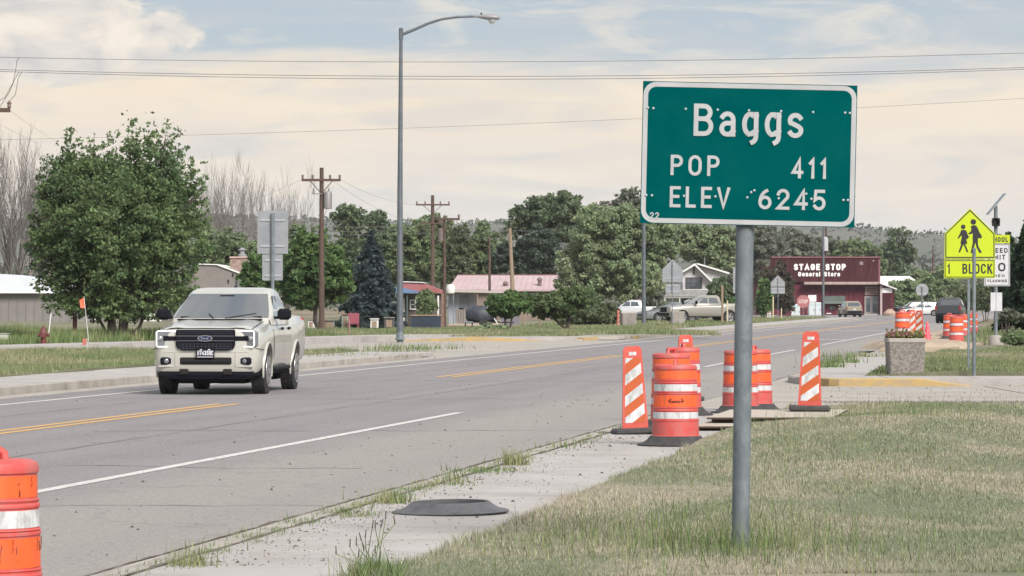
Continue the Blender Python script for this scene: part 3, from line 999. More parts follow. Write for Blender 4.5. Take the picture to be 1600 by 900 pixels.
# seeded stalks at the sidewalk edge in the foreground
sk = empty('weed_clump', G(575, 903, .1), label='green grass clump with tall dark seed stalks at the sidewalk edge', cat='weed')
k = MB(); k2 = MB()
for i in range(13):
    a = random.uniform(0, 6.28); l = random.uniform(.10, .36); x = random.gauss(-.02, .06)
    tip = Vector((x + random.gauss(0, .06), random.gauss(0, .04), l))
    k.tube([(x * .6, 0, 0), (x * .9, 0, l * .5), tuple(tip)], [.003, .0025, .002], 4)
    k2.tube([tuple(tip), tuple(tip + Vector((random.gauss(0, .006), 0, .045)))], [.004, .003], 5)
k.build('stalk', M_weed, sk)['kind'] = 'stuff'
k2.build('seed_head', mat('seed_head', lin(82, 76, 66), .9), sk)['kind'] = 'stuff'
n = 260
a = rng.normal(0, .06, (n, 2))
blades('grass_blade', None, np.c_[a, np.zeros(n)], np.abs(rng.normal(.10, .035, n)), rng.uniform(.004, .008, n), M_weed, .7, 44, parent=sk)['kind'] = 'stuff'

# ------------------------------------------------------------------ town sign
def town_sign():
    Y = 21.0
    q = F / Y                                   # photo pixels per metre at the sign
    M_green = mat('sign_green', (.0, .066, .068), .7, c2=(.0, .075, .075), scale=2.5, spec=.0, dirt=(.004, .082, .078), dscale=5, damt=.35)
    M_sheet = mat('sign_white', lin(172, 173, 175), .6, c2=lin(162, 164, 166), scale=6, spec=.2)
    M_riv = mat('rivet', lin(185, 200, 205), .3, .6)
    base = G(1164.5, 872, .10)
    root = empty('town_sign', (base.x, Y, .08), label='green town sign with white lettering on a thick galvanised post in the lawn', cat='sign', rot=(0, R(.8), 0))
    zc = 1.6 + (472 - 241) / q - .08
    k = MB()
    k.tube([(0, .075, -.3), (0, .075, 1.0), (0, .075, zc + .36)], .0535, 20)
    k.build('post', M_galv, root, smooth=40)
    hw, hh = 335 / q / 2, 222 / q / 2
    px0 = .012
    pan = empty('sign_panel', (px0, 0, zc), rot=(0, R(.45), 0)); pan.parent = root
    bpy.data.objects.remove(pan)
    pm = Matrix.Translation((px0, 0, zc)) @ Matrix.Rotation(R(.45), 4, 'Y')
    k = MB(); k.box((0, 0, 0), (hw * 2, .004, hh * 2), 0)
    panel = k.build('sign_panel', M_green, root); panel.matrix_local = pm
    k = MB()
    def rr(w, h, r):
        return arc(w - r, h - r, r, r, 0, 90, 6) + arc(-w + r, h - r, r, r, 90, 180, 6) + arc(-w + r, -h + r, r, r, 180, 270, 6) + arc(w - r, -h + r, r, r, 270, 360, 6)
    o = rr(hw - .004, hh - .004, .075); i = rr(hw - .032, hh - .032, .050)
    n = len(o)
    k.add([(x, -.0035, z) for x, z in o] + [(x, -.0035, z) for x, z in i], [(j, (j + 1) % n, (j + 1) % n + n, j + n) for j in range(n)])
    k.build('border', M_sheet, panel)
    rot = R(1.36)
    def loc(px, py):
        dx, dy = (px - 1173.5) / q, -(py - 241) / q
        return dx * math.cos(rot) - dy * math.sin(rot), dx * math.sin(rot) + dy * math.cos(rot)
    def put(s, xa, ya, xb, yb, cap, sw, gap):
        a = loc(xa, ya); b = loc(xb, yb)
        k = MB(); lettering(k, s, a[0], b[0], (a[1] + b[1]) / 2, cap / q, sw / q, -.0045, gap=gap, split=(M_sheet, panel))
    put('Baggs', 1087, 212, 1258, 216, 50.5, 7.3, .21)
    put('POP', 1051, 273, 1127, 275.5, 32, 4.9, .30)
    put('411', 1240, 278.5, 1294, 280, 32, 5.0, .34)
    put('ELEV', 1049.5, 323, 1143, 326, 33, 4.9, .30)
    put('6245', 1188, 326.5, 1293, 329.5, 32.5, 5.0, .24)
    put('22', 1018.5, 341.0, 1033, 341.5, 10, 1.8, .2)
    k = MB()
    for (px, py) in ((1016, 168), (1024.5, 169), (1075, 170), (1125, 171.5), (1174, 172.5), (1224, 174), (1274, 175.5), (1324, 176.5), (1331.5, 177),
                     (1013, 304.5), (1022, 305), (1072, 306), (1121, 307), (1171, 308.5), (1177, 300.5), (1182, 297.5), (1220, 310), (1271, 311), (1321, 313), (1328, 313), (1263, 303)):
        x, z = loc(px, py)
        k.lathe([(.0075, 0), (.0075, .002), (.004, .004)], 8, 0, Matrix.Translation((x, -.0062, z)) @ Matrix.Rotation(R(90), 4, 'X'))
    k.build('rivet', M_riv, panel)['kind'] = 'stuff'
    k = MB()
    for dz in (-.25, 0, .25): k.box((0, .012, dz), (hw * 1.8, .02, .035))
    k.build('backing_rail', M_alu, panel)


town_sign()

# ------------------------------------------------------------------ traffic drums, panels, cone
M_drum = mat('drum_plastic', (.50, .058, .052), .55, c2=(.53, .105, .092), scale=7, dirt=lin(158, 100, 94), dscale=7, damt=.75, space='obj')
M_drumdk = mat('drum_groove', (.40, .10, .085), .6, c2=(.46, .16, .14), scale=9, space='obj')
M_orange = mat('orange_sheeting', (.84, .095, .016), .5, c2=(.78, .12, .026), scale=5, space='obj', dirt=(.36, .10, .05), dscale=9, damt=.75, stretch=(3, 3, .8))
M_whsheet = mat('white_sheeting', lin(205, 206, 206), .5, c2=lin(182, 184, 186), scale=6, space='obj', dirt=lin(128, 126, 124), dscale=7, damt=.85, stretch=(2, 2, .7))
M_brick = mat('orange_stripe', (.46, .085, .016), .5, c2=(.42, .08, .02), scale=5, space='obj')
M_panel = mat('panel_plastic', (.52, .06, .042), .5, c2=(.54, .10, .075), scale=6, space='obj', dirt=lin(160, 96, 84), dscale=7, damt=.4)


def make_drum(label, group):
    root = empty('traffic_drum', (0, 0, 0), label=label, cat='traffic drum', group=group)
    k = MB()
    # body: stepped tapering plastic drum, pale ridges between the bands
    prof = [(.255, .085), (.258, .105), (.246, .115), (.243, .27), (.247, .276), (.247, .286), (.238, .292), (.236, .378), (.241, .384), (.241, .396), (.236, .405), (.236, .412), (.241, .418),
            (.233, .424), (.231, .565), (.236, .571), (.236, .58), (.230, .586), (.236, .592), (.228, .598), (.226, .685), (.231, .691), (.231, .70), (.224, .71), (.230, .722),
            (.221, .728), (.219, .835), (.226, .842), (.228, .862), (.220, .884), (.196, .896), (.05, .900)]
    k.lathe(prof, 36)
    k.build('body', M_drum, root, smooth=28)
    for (z0, z1, r0, r1, m) in ((.300, .372, .2392, .2377, M_whsheet), (.430, .560, .2342, .2322, M_orange), (.604, .680, .2292, .2272, M_whsheet), (.735, .830, .2220, .2202, M_orange)):
        k = MB(); k.lathe([(r0, z0), (r1, z1)], 36, caps=False)
        k.build('reflective_band', m, root, smooth=60)
    k = MB()
    k.lathe([(.40, 0), (.405, .012), (.395, .020), (.35, .028), (.30, .062), (.268, .105), (.262, .108), (.262, .02)], 36)
    k.build('rubber_base', M_rubber, root, smooth=35)
    k = MB()
    k.tube([(-.085, 0, .89), (-.08, 0, .925), (-.055, 0, .945), (.055, 0, .945), (.08, 0, .925), (.085, 0, .89)], [.022, .019, .017, .017, .019, .022], 8)
    k.build('handle', M_drum, root, smooth=50)
    return root


drum0 = make_drum('orange and white drum standing alone on the sidewalk at the frame edge, cracked and scratched', 'orange traffic drums')
drum0.location = (-2.19, 14.6, .10); drum0.rotation_euler = (0, 0, R(12)); drum0.scale = (1, 1, .945)
M_scr = mat('scratch', (.10, .03, .02), .8)
k = MB()
for i in range(16):
    a = R(random.uniform(265, 372)) ; z = random.choice([.76, .5, .46, .78, .74]) ; l = random.uniform(.02, .09)
    r = .2225 if z > .7 else .2345
    zz = [z + l * t / 3 for t in range(4)]
    zz = [min(q_, .829 if z > .7 else .557) for q_ in zz]
    pts = [(r * math.cos(a + random.uniform(-.03, .03)), r * math.sin(a + random.uniform(-.03, .03)), q_) for q_ in zz]
    k.tube(pts, random.uniform(.0008, .002), 4)
o_ = k.build('scratch', M_scr, drum0); o_.rotation_euler = (0, 0, R(-12)); o_['kind'] = 'stuff'

drums = [
    (1055.5, 128, 36.9, 'front drum of the sidewalk cluster, a black double arrow scrawled on its lower orange band', .10, 84),
    (1049, 0, 41.6, 'drum just behind the scrawled drum, showing only its left edge and pink rim', .10, 60),
    (1067, 0, 46.8, 'drum behind two others, its right edge showing beside the stacked boards', .10, 95),
    (1157, 0, 47.6, 'drum left of the town sign post at the end of the stacked boards', .10, 30),
    (1179, 0, 48.6, 'drum right of the town sign post at the end of the stacked boards', .10, 75),
    (1410, 0, 110, 'drum behind the flower planter beside the striped panels', .40, 20),
    (1494.5, 0, 115, 'foremost drum by the dug up dirt beyond the planter', .23, 50),
    (1483.5, 0, 131, 'far drum half hidden at the left behind the foremost drum by the dirt', .23, 10),
    (1506, 0, 134, 'far drum peeping out right of the foremost drum by the dirt', .23, 85),
    (1519, 0, 150, 'farthest drum in line with the school sign posts', .23, 45),
]
dobj = []
for i, (px, _, Yd, lab, z, rz) in enumerate(drums):
    o = copy_tree(drum0)
    for ch in list(o.children):
        if ch.name.startswith('scratch'): bpy.data.objects.remove(ch)
    o['label'] = lab
    o.location = ((px - 800) / F * Yd, Yd, z); o.rotation_euler = (0, 0, R(rz))
    o.scale = (1, 1, 1.0 if (Yd > 100 or 40 < Yd < 47) else .945)
    dobj.append(o)
# the scrawl on the front drum: a hand-drawn double arrow
k = MB()
def onband(x, z, r=.2350): return (r * math.sin(x / r), -r * math.cos(x / r), z)
for st in ([(-.085, .498), (-.04, .492), (.0, .497), (.045, .492), (.075, .497)], [(-.085, .498), (-.06, .52), (-.052, .517)], [(-.085, .498), (-.055, .472)], [(.075, .497), (.05, .522)], [(.078, .497), (.055, .478)], [(-.05, .478), (-.01, .482), (.04, .476)]):
    k.tube([onband(x, z) for x, z in st], .0042, 5)
scr = k.build('scrawl', mat('marker_ink', (.02, .012, .012), .7), dobj[0]); scr.rotation_euler = (0, 0, R(-84))


def make_vpanel(label, group):
    """upright striped channelizer on a rubber foot"""
    root = empty('striped_panel', (0, 0, 0), label=label, cat='barricade panel', group=group)
    k = MB()
    H, wb, wt = 1.0, .148, .105
    z0 = .07
    ring = lambda e, y: None
    out = [(-wb, z0), (wb, z0), (wt, H - .04), (wt - .03, H), (-wt + .03, H), (-wt, H - .04)]
    k.prism(out, -.022, .022)
    k.build('board', M_panel, root)
    k = MB(); k.box((0, -.0235, H - .085), (.085, .003, .04)); k.box((0, .0235, H - .085), (.085, .003, .04))
    k.build('handle_slot', M_whsheet, root)
    # stripes, clipped to the inner trapezoid
    def clip(poly, a, b, c):
        res = []
        for i in range(len(poly)):
            p, q_ = poly[i], poly[(i + 1) % len(poly)]
            fp, fq = a * p[0] + b * p[1] - c, a * q_[0] + b * q_[1] - c
            if fp >= 0: res.append(p)
            if fp * fq < 0:
                t = fp / (fp - fq); res.append((p[0] + (q_[0] - p[0]) * t, p[1] + (q_[1] - p[1]) * t))
        return res
    inner = [(-wb + .030, z0 + .06), (wb - .030, z0 + .06), (wt - .018, H - .135), (-wt + .018, H - .135)]
    slope = .72
    z = -.2; idx = 0
    per = .118
    while z < 1.3:
        for m, a0, a1 in ((M_brick, 0, per), (M_whsheet, per, 2 * per)):
            poly = clip(inner, -slope, 1, z + a0)
            if len(poly) >= 3: poly = clip(poly, slope, -1, -(z + a1))
            if len(poly) >= 3:
                for sgn, yy in ((1, -.0245), (-1, .0245)):
                    pp = [(x * sgn, zz) for x, zz in poly]
                    if sgn < 0: pp = pp[::-1]
                    kk = MB()
                    if sgn > 0: kk.prism(pp, yy, yy + .002)
                    else: kk.prism([(x, zz) for x, zz in pp], yy - .002, yy)
                    kk.build('stripe', m, root)
        z += 2 * per
    k = MB(); k.box((0, 0, .035), (.52, .36, .07), ch=.02)
    k.build('rubber_foot', M_rubber, root)
    return root


vp0 = make_vpanel('striped orange and white panel on a rubber foot left of the drum cluster', 'striped barricade panels')
vp0.location = ((993 - 800) / F * 40.0, 40.0, .10); vp0.rotation_euler = (R(-1), R(-2.2), R(6))
for (px, Yd, z, rz, tilt, lab) in ((1265, 44.2, .232, -4, 1, 'tall striped orange and white panel standing on the end of the stacked boards'),
                                   (1071, 53.5, .10, 10, 0, 'striped panel whose rounded red top shows above the drum cluster'),
                                   (1425.5, 112, .36, 28, -1, 'small far striped panel next to the drum behind the planter'),
                                   (1437, 114, .33, 152, 1, 'small far striped panel beside the pink cone'),
                                   (966, 199, .15, 65, 1, 'faded striped panel seen edge on across the highway')):
    o = copy_tree(vp0); o['label'] = lab
    o.location = ((px - 800) / F * Yd, Yd, z); o.rotation_euler = (0, R(tilt), R(rz))

pile = empty('dirt_pile', (12.9, 111.8, .12), label='low heap of dug dirt under the far drum and panels behind the planter', cat='dirt pile')
k = MB(); rings = []
for z, r in ((0, 1.0), (.12, .93), (.21, .84), (.255, .72), (.275, .55)):
    rings.append([(r * 1.75 * math.cos(a) * (1 + .06 * math.sin(3 * a + z * 9)), r * 4.2 * math.sin(a) * (1 + .05 * math.sin(5 * a)), z) for a in [i * math.pi / 12 for i in range(24)]])
k.loft(rings); k.build('dirt_mound', M_dirt, pile, smooth=60)
cone = empty('traffic_cone', ((1449 - 800) / F * 117, 117, .232), label='pink red traffic cone beyond the flower planter', cat='traffic cone')
k = MB(); k.lathe([(.145, .03), (.135, .06), (.03, .70), (.022, .71), (.01, .712)], 20)
k.build('cone_body', mat('cone_plastic', (.80, .045, .075), .5, c2=(.82, .09, .12), scale=5), cone, smooth=40)
k = MB(); k.box((0, 0, .016), (.36, .36, .032), ch=.008); k.build('base', mat('cone_base', (.7, .05, .07), .5), cone)

# loose rubber ring of a drum lying on the sidewalk
ringo = empty('rubber_ring', G(704, 800, .105), label='loose black rubber drum ring lying flat on the sidewalk', cat='drum ring', rot=(R(.4), R(-.9), 0)); ringo.scale = (1, 1, .74)
k = MB()
k.lathe([(.415, .002), (.42, .012), (.405, .020), (.36, .028), (.315, .062), (.282, .098), (.272, .104), (.262, .098), (.262, .03), (.27, .004)], 48)
k.build('ring', mat('ring_rubber', (.065, .065, .073), .6, c2=(.10, .10, .108), scale=9, dirt=(.16, .15, .14), dscale=5, damt=.35), ringo, smooth=35)

# stacked boards across the open trench
M_ply = mat('plywood', lin(186, 176, 164), .85, c2=lin(164, 152, 140), scale=4, stretch=(1, 5, 1), dirt=lin(132, 120, 108), dscale=2.5, damt=.4)
M_plyedge = mat('plywood_edge', lin(70, 56, 50), .9)
for (lab, d0, d1, Y0, Y1, z, mm) in (('upper sheet of the two plywood boards stacked by the drums', 2.58, 4.08, 41.9, 45.0, .205, 0), ('lower sheet of the two plywood boards, sticking out towards the lawn', 2.78, 4.12, 40.9, 44.2, .135, 0)):
    root = empty('plywood_board', D((d0 + d1) / 2, (Y0 + Y1) / 2, z), label=lab, cat='board', group='plywood boards on the sidewalk')
    c = Vector(root.location)
    k = MB(); k.slab([tuple((D(dx, yy)[i] - c[i]) for i in (0, 1)) for dx, yy in ((d1, Y0), (d0, Y0), (d0, Y1), (d1, Y1))], 0, .022)
    for f_, q_ in enumerate(k.f): pass
    k.mi = [1, 0, 1, 1, 1, 1]
    k.build('board_sheet', [M_ply, M_plyedge], root)
for (d0, d1, Y0, z, h, lab) in ((2.75, 4.05, 42.2, .158, .046, 'front timber lying between the two plywood boards'), (2.9, 4.0, 41.2, .10, .034, 'timber carrying the front of the lower plywood board'), (2.9, 4.0, 43.6, .10, .034, 'timber carrying the back of the lower plywood board'), (2.75, 4.05, 44.6, .10, .104, 'timber carrying the back of the upper plywood board')):
    a, b = D(d1, Y0), D(d0, Y0)
    root = empty('timber', ((a[0] + b[0]) / 2, Y0, z), label=lab, cat='timber')
    k = MB(); k.box((0, 0, h / 2), (b[0] - a[0], .09, h), ch=.004); k.build('beam', M_woodpale, root)

# ------------------------------------------------------------------ planters
M_agg = mat('exposed_aggregate', lin(138, 132, 126), .95, c2=lin(108, 102, 97), scale=24, contrast=(.42, .58), bump=.8, bscale=30)
def planter(px, pybot, z, Yd, w, hgt, label, rz=0, m=M_agg):
    root = empty('planter', ((px - 800) / F * Yd, Yd, z), rz=R(rz), label=label, cat='planter')
    k = MB()
    a, b = w / 2 * .93, w / 2
    def sq(s, zz, c=.03): return [(-s + c, -s, zz), (s - c, -s, zz), (s, -s + c, zz), (s, s - c, zz), (s - c, s, zz), (-s + c, s, zz), (-s, s - c, zz), (-s, -s + c, zz)]
    k.loft([sq(a, 0), sq(b - .008, hgt - .09)])
    k.build('box_body', m, root)
    k = MB()
    k.loft([sq(b - .002, hgt - .088), sq(b + .008, hgt - .07), sq(b + .008, hgt - .01), sq(b, hgt), sq(b - .07, hgt), sq(b - .09, hgt - .10)])
    k.build('rim', M_conc, root)
    k = MB(); k.add([(-b + .09, -b + .09, hgt - .05), (b - .09, -b + .09, hgt - .05), (b - .09, b - .09, hgt - .05), (-b + .09, b - .09, hgt - .05)], [(0, 1, 2, 3)])
    k.build('soil', M_crack, root)
    return root
pl = planter(1414, 590, .145, 69.0 + .95, .74, .74, 'square exposed aggregate concrete planter full of flowers beside the side street')
r_ = np.random.default_rng(5)
fl = empty('flowers', (0, 0, 0)); bpy.data.objects.remove(fl)
n = 900
c = np.c_[r_.uniform(-.36, .36, n), r_.uniform(-.34, .34, n), .74 + np.abs(r_.normal(.02, .055, n))]
def quads(c, size, r, flat=.0):
    n = len(c)
    a = r.normal(0, 1, (n, 3)); a[:, 2] *= (1 - flat); a /= np.linalg.norm(a, axis=1)[:, None]
    b = np.cross(a, r.normal(0, 1, (n, 3))); b /= np.linalg.norm(b, axis=1)[:, None]
    s = (size * r.uniform(.6, 1.4, n))[:, None]
    return np.stack([c - a * s, c + b * s * .55, c + a * s, c - b * s * .55], 1)
mesh_np('flower_leaves', quads(c, .035, r_), 4, leafmat('flower_green', lin(96, 112, 60), lin(140, 136, 84), .4), pl)['kind'] = 'stuff'
for nm, cA, cB, nn, sd, xo in (('pink_flowers', lin(176, 120, 132), lin(150, 84, 104), 330, 6, -.05), ('cream_flowers', lin(196, 186, 130), lin(170, 160, 100), 160, 7, .08)):
    r2 = np.random.default_rng(sd)
    c = np.c_[np.clip(r2.normal(xo, .17, nn), -.37, .37), r2.uniform(-.36, .34, nn), .77 + np.abs(r2.normal(.02, .05, nn))]
    mesh_np(nm, quads(c, .03, r2), 4, leafmat(nm, cA, cB, .3), pl)['kind'] = 'stuff'
M_concplain = mat('planter_concrete', lin(152, 146, 140), .95, c2=lin(132, 126, 120), scale=4)
planter(1058.5, 507, .15, 228, .82, .84, 'round shouldered concrete planter in front of the tan parked pickup', 8, M_concplain)
planter(981.5, 512, .15, 199.5, .84, .86, 'bare concrete planter beside the faded panel across the highway', 8, M_concplain)

# ------------------------------------------------------------------ school signs
M_fyg = mat('fluorescent_yellow_green', (.44, .53, .003), .5, c2=(.41, .50, .004), scale=2)
M_ink = mat('sign_black', (.012, .012, .013), .5)
M_signw = mat('sign_face_white', lin(196, 196, 200), .5, c2=lin(182, 182, 188), scale=3)
def school_sign():
    Yd = 70.0; q = F / Yd
    b = Vector(((1514 - 800) / F * Yd, Yd, .13))
    root = empty('school_sign', b, label='fluorescent yellow green school crossing sign reading 1 BLOCK, on a square post', cat='sign')
    def L(px, py): return ((px - 1514) / q, 1.6 + (472 - py) / q - .13)
    k = MB(); k.box((0, .045, 1.5), (.05, .05, 3.2)); k.build('post', M_galv, root)
    k = MB(); k.box((-.01, .045, .12), (.12, .09, .05)); k.build('post_sleeve', M_galv, root)
    def poly(pts, y0, y1): 
        kk = MB(); kk.prism([L(x, y) for x, y in pts], y0, y1); return kk
    z8 = lambda x, y: (1460 + x / 5.293, 290 + y / 5.293)
    outer = [z8(82, 604), z8(503, 604), z8(501, 394), z8(294, 188), z8(86, 394)]
    face = [z8(90, 598), z8(497, 598), z8(496, 398), z8(294, 198), z8(91, 398)]
    inner = [z8(99, 589), z8(489, 589), z8(488, 401), z8(294, 211), z8(99, 401)]
    poly(outer, 0, .006).build('sign_panel', M_fyg, root)
    kb_ = MB(); f = [L(*p) for p in face]; i = [L(*p) for p in inner]; n = 5
    kb_.add([(x, -.003, z) for x, z in f] + [(x, -.003, z) for x, z in i], [(j, (j + 1) % n, (j + 1) % n + n, j + n) for j in range(n)])
    kb_.build('border', M_ink, root)
    left = [(222, 366), (256, 366), (270, 385), (272, 400), (287, 425), (274, 441), (264, 440), (272, 482), (254, 482), (281, 548), (268, 552), (243, 490), (238, 490), (212, 554), (199, 550), (222, 482), (214, 478), (227, 425), (222, 412), (200, 440), (191, 436), (212, 395)]
    right = [(300, 338), (320, 326), (345, 330), (358, 350), (372, 385), (392, 415), (390, 436), (365, 434), (360, 432), (360, 470), (362, 500), (390, 548), (386, 558), (372, 556), (346, 505), (340, 472), (335, 482), (318, 556), (299, 557), (318, 470), (316, 440), (318, 395), (290, 404), (278, 397), (300, 380), (306, 360)]
    kf = MB()
    for pl_ in (left, right): kf.prism([L(*z8(x, y)) for x, y in pl_][::-1], -.004, -.001)
    for (cx, cy, r) in ((238, 341, 19), (322, 300, 23)):
        kf.prism([L(*z8(cx + r * math.cos(a), cy - r * math.sin(a))) for a in [R(20 * t) for t in range(18)]], -.004, -.001)
    kf.build('walking_figure', M_ink, root)
    po = [z8(80, 765), z8(502, 765), z8(502, 612), z8(80, 612)]
    poly(po, 0, .006).build('plaque', M_fyg, root)
    kb2 = MB(); f = [L(*p) for p in (z8(86, 759), z8(496, 759), z8(496, 618), z8(86, 618))]; i = [L(*p) for p in (z8(92, 753), z8(490, 753), z8(490, 624), z8(92, 624))]
    kb2.add([(x, -.003, z) for x, z in f] + [(x, -.003, z) for x, z in i], [(j, (j + 1) % 4, (j + 1) % 4 + 4, j + 4) for j in range(4)])
    kb2.build('plaque_border', M_ink, root)
    kt = MB()
    a, bb = L(*z8(108, 728)), L(*z8(126, 728)); lettering(kt, '1', a[0], bb[0], a[1], 82 / 5.293 / q, 12 / 5.293 / q, -.004, split=(M_ink, root))
    a, bb = L(*z8(232, 728)), L(*z8(476, 728)); lettering(kt, 'BLOCK', a[0], bb[0], a[1], 82 / 5.293 / q, 12 / 5.293 / q, -.004, gap=.24, split=(M_ink, root))
school_sign()
pp = empty('sign_post', ((1522 - 800) / F * 69.2, 69.2, .12), label='plain round galvanised post standing in front of the school sign', cat='post')
k = MB(); k.tube([(0, 0, -.1), (0, 0, 2.52)], .036, 14); k.build('pole', M_galv, pp, smooth=50)
k = MB(); k.lathe([(.039, 2.515), (.039, 2.53), (.02, 2.545)], 14); k.build('cap', M_galv, pp, smooth=50)

def speed_sign():
    Yd = 117.0; q = F / Yd
    root = empty('speed_limit_sign', ((1556.5 - 800) / F * Yd, Yd, .12), label='white school speed limit sign with flasher and solar panel, partly hidden by the school sign', cat='sign')
    L = lambda px, py: ((px - 1556.5) / q, 1.6 + (472 - py) / q - .12)
    k = MB(); k.tube([(0, .08, .2), (0, .08, L(0, 322)[1])], .062, 14); k.build('pole', M_galv, root, smooth=50)
    k = MB(); k.lathe([(.27, -.1), (.25, .2), (.21, .34), (.10, .38)], 20, M=Matrix.Translation((0, .08, 0))); k.build('foundation', M_conc, root, smooth=40)
    def rect(x0, y0, x1, y1, ya, yb, nm, m):
        a, b = L(x0, y1), L(x1, y0); kk = MB(); kk.prism([(a[0], a[1]), (b[0], a[1]), (b[0], b[1]), (a[0], b[1])], ya, yb); return kk.build(nm, m, root)
    rect(1538, 381, 1578, 447, 0, .006, 'sign_panel', M_signw)
    rect(1538, 367, 1578, 380, 0, .006, 'school_plaque', M_fyg)
    for (x0, y0, x1, y1) in ((1539, 382, 1577, 446),):
        kk = MB(); f = [L(*p) for p in ((x0, y1), (x1, y1), (x1, y0), (x0, y0))]; i = [L(*p) for p in ((x0 + .9, y1 - .9), (x1 - .9, y1 - .9), (x1 - .9, y0 + .9), (x0 + .9, y0 + .9))]
        kk.add([(x, -.003, z) for x, z in f] + [(x, -.003, z) for x, z in i], [(j, (j + 1) % 4, (j + 1) % 4 + 4, j + 4) for j in range(4)])
        kk.build('border', M_ink, root)
    kt = MB()
    for (s, x0, x1, yb, cap, sw) in (('SCHOOL', 1540.5, 1575, 378, 7.5, 1.5), ('SPEED', 1541, 1574.5, 395, 7.5, 1.5), ('LIMIT', 1543, 1571, 405.5, 7.5, 1.5), ('20', 1543, 1572, 424, 13.5, 2.6), ('WHEN', 1545, 1570, 433, 4.4, .9), ('FLASHING', 1543, 1573, 441, 4.4, .9)):
        a, b = L(x0, yb), L(x1, yb); lettering(kt, s, a[0], b[0], a[1], cap / q, sw / q, -.004)
    kt.build('lettering', M_ink, root)
    # flasher head
    hx, hz = L(1556, 347)
    k = MB(); k.box((hx, -.02, hz), (.26, .20, .28), ch=.03); k.build('flasher_housing', M_black, root)
    k = MB(); k.lathe([(.11, 0), (.115, .03), (.115, .16), (.125, .16), (.125, .0)], 20, M=Matrix.Translation((hx - .04, -.125, hz)) @ Matrix.Rotation(R(90), 4, 'X')); k.build('visor', M_black, root, smooth=40)
    k = MB(); k.lathe([(.105, 0), (.08, .02), (.0, .03)], 20, M=Matrix.Translation((hx - .04, -.128, hz)) @ Matrix.Rotation(R(90), 4, 'X')); k.build('lens', mat('flasher_lens', (.05, .045, .04), .25), root, smooth=40)
    # solar panel, edge on, tilted to the right
    k = MB(); k.box((0, .08, 0), (.90, .62, .035)); 
    sp = k.build('solar_panel', mat('solar_frame', lin(150, 152, 156), .4, .4), root); a = L(1557, 318.5)
    sp.location = (a[0], 0, a[1]); sp.rotation_euler = (0, R(-50), 0)
    k = MB(); k.box((0, .08, .020), (.84, .56, .006)); c2 = k.build('solar_cell', mat('solar_cell', (.01, .014, .03), .15), sp)
    k = MB(); k.tube([(a[0] - .02, .08, L(0, 324)[1]), (a[0], .08, a[1] - .02)], .03, 8); k.build('bracket', M_galv, root)
    rect(1548, 457, 1566, 486, .02, .04 + .0, 'notice_board', M_signw)
speed_sign()

# ------------------------------------------------------------------ sign backs
def back_sign(px, pybase, Yd, shapes, label, zb=.15, pr=.03):
    q = F / Yd
    root = empty('traffic_sign', ((px - 800) / F * Yd, Yd, zb), label=label, cat='sign')
    L = lambda x, y: ((x - px) / q, 1.6 + (472 - y) / q - zb)
    top = min(min(p[1] for p in s) for s in shapes)
    k = MB(); k.tube([(0, 0, -.1), (0, 0, L(px, top + 4)[1])], pr, 8); k.build('post', M_galv, root)
    for s in shapes:
        k = MB(); k.prism([L(x, y) for x, y in s], pr + .012, pr + .020); k.build('sign_panel', M_alu, root)
        y0, y1 = min(p[1] for p in s), max(p[1] for p in s); xs = [p[0] for p in s]; w = (max(xs) - min(xs))
        for yy in ((y0 + (y1 - y0) * .22), (y0 + (y1 - y0) * .82)):
            a = L(px, yy); ww = w / q * (.28 if len(s) != 4 and yy < (y0 + y1) / 2 else .8)
            k = MB(); k.box((a[0], pr + .004, a[1]), (ww, .03, .055)); k.build('back_rail', mat('rail_alu', lin(168, 171, 176), .45, .3), root)
    return root
rect = lambda x0, y0, x1, y1: [(x0, y1), (x1, y1), (x1, y0), (x0, y0)]
back_sign(426, 560, 108, [rect(402, 329, 450, 396.5), rect(409.5, 397.5, 441.5, 438)], 'back of two stacked rectangular grey signs on one post behind the cream pickup', pr=.055)
back_sign(1050.5, 514, 195, [[(1035, 441), (1067, 441), (1067, 421), (1051, 405), (1035, 421)], rect(1040, 443.5, 1063, 458)], 'back of a house shaped sign over a small plaque in front of the white house')
back_sign(1215.5, 495, 290, [[(1204.5, 448), (1226.5, 448), (1226.5, 441), (1215.5, 430), (1204.5, 441)], rect(1204.5, 449, 1226.5, 459)], 'back of a small house shaped sign in front of the dark bush by the store')
back_sign(1152, 500, 250, [rect(1145.5, 417.5, 1163, 458)], 'back of a tall narrow sign half hidden by the town sign post')
oc = [(1441 + 10.4 * math.cos(R(22.5 + 45 * i)), 453 - 10.4 * math.sin(R(22.5 + 45 * i))) for i in range(8)]
back_sign(1441, 530, 130, [oc], 'grey back of an octagonal stop sign above the white sedan', pr=.02, zb=.12)
def stop_sign():
    Yd = 290.0; q = F / Yd
    root = empty('stop_sign', ((1255 - 800) / F * Yd, Yd, .15), label='faded pink octagonal stop sign beside the white ice chests', cat='sign')
    zc = 1.6 + (472 - 471) / q - .15
    k = MB(); k.tube([(0, .04, -.1), (0, .04, zc + .4)], .03, 8); k.build('post', M_galv, root)
    k = MB(); k.prism([(.56 * math.cos(R(22.5 + 45 * i)), zc + .56 * math.sin(R(22.5 + 45 * i))) for i in range(8)], 0, .008); k.build('sign_panel', mat('faded_red', lin(160, 104, 106), .6, c2=lin(150, 92, 92), scale=3), root)
    k = MB(); lettering(k, 'STOP', -.36, .36, zc - .16, .32, .06, -.004); k.build('lettering', mat('faded_white', lin(196, 176, 172), .6), root)
stop_sign()

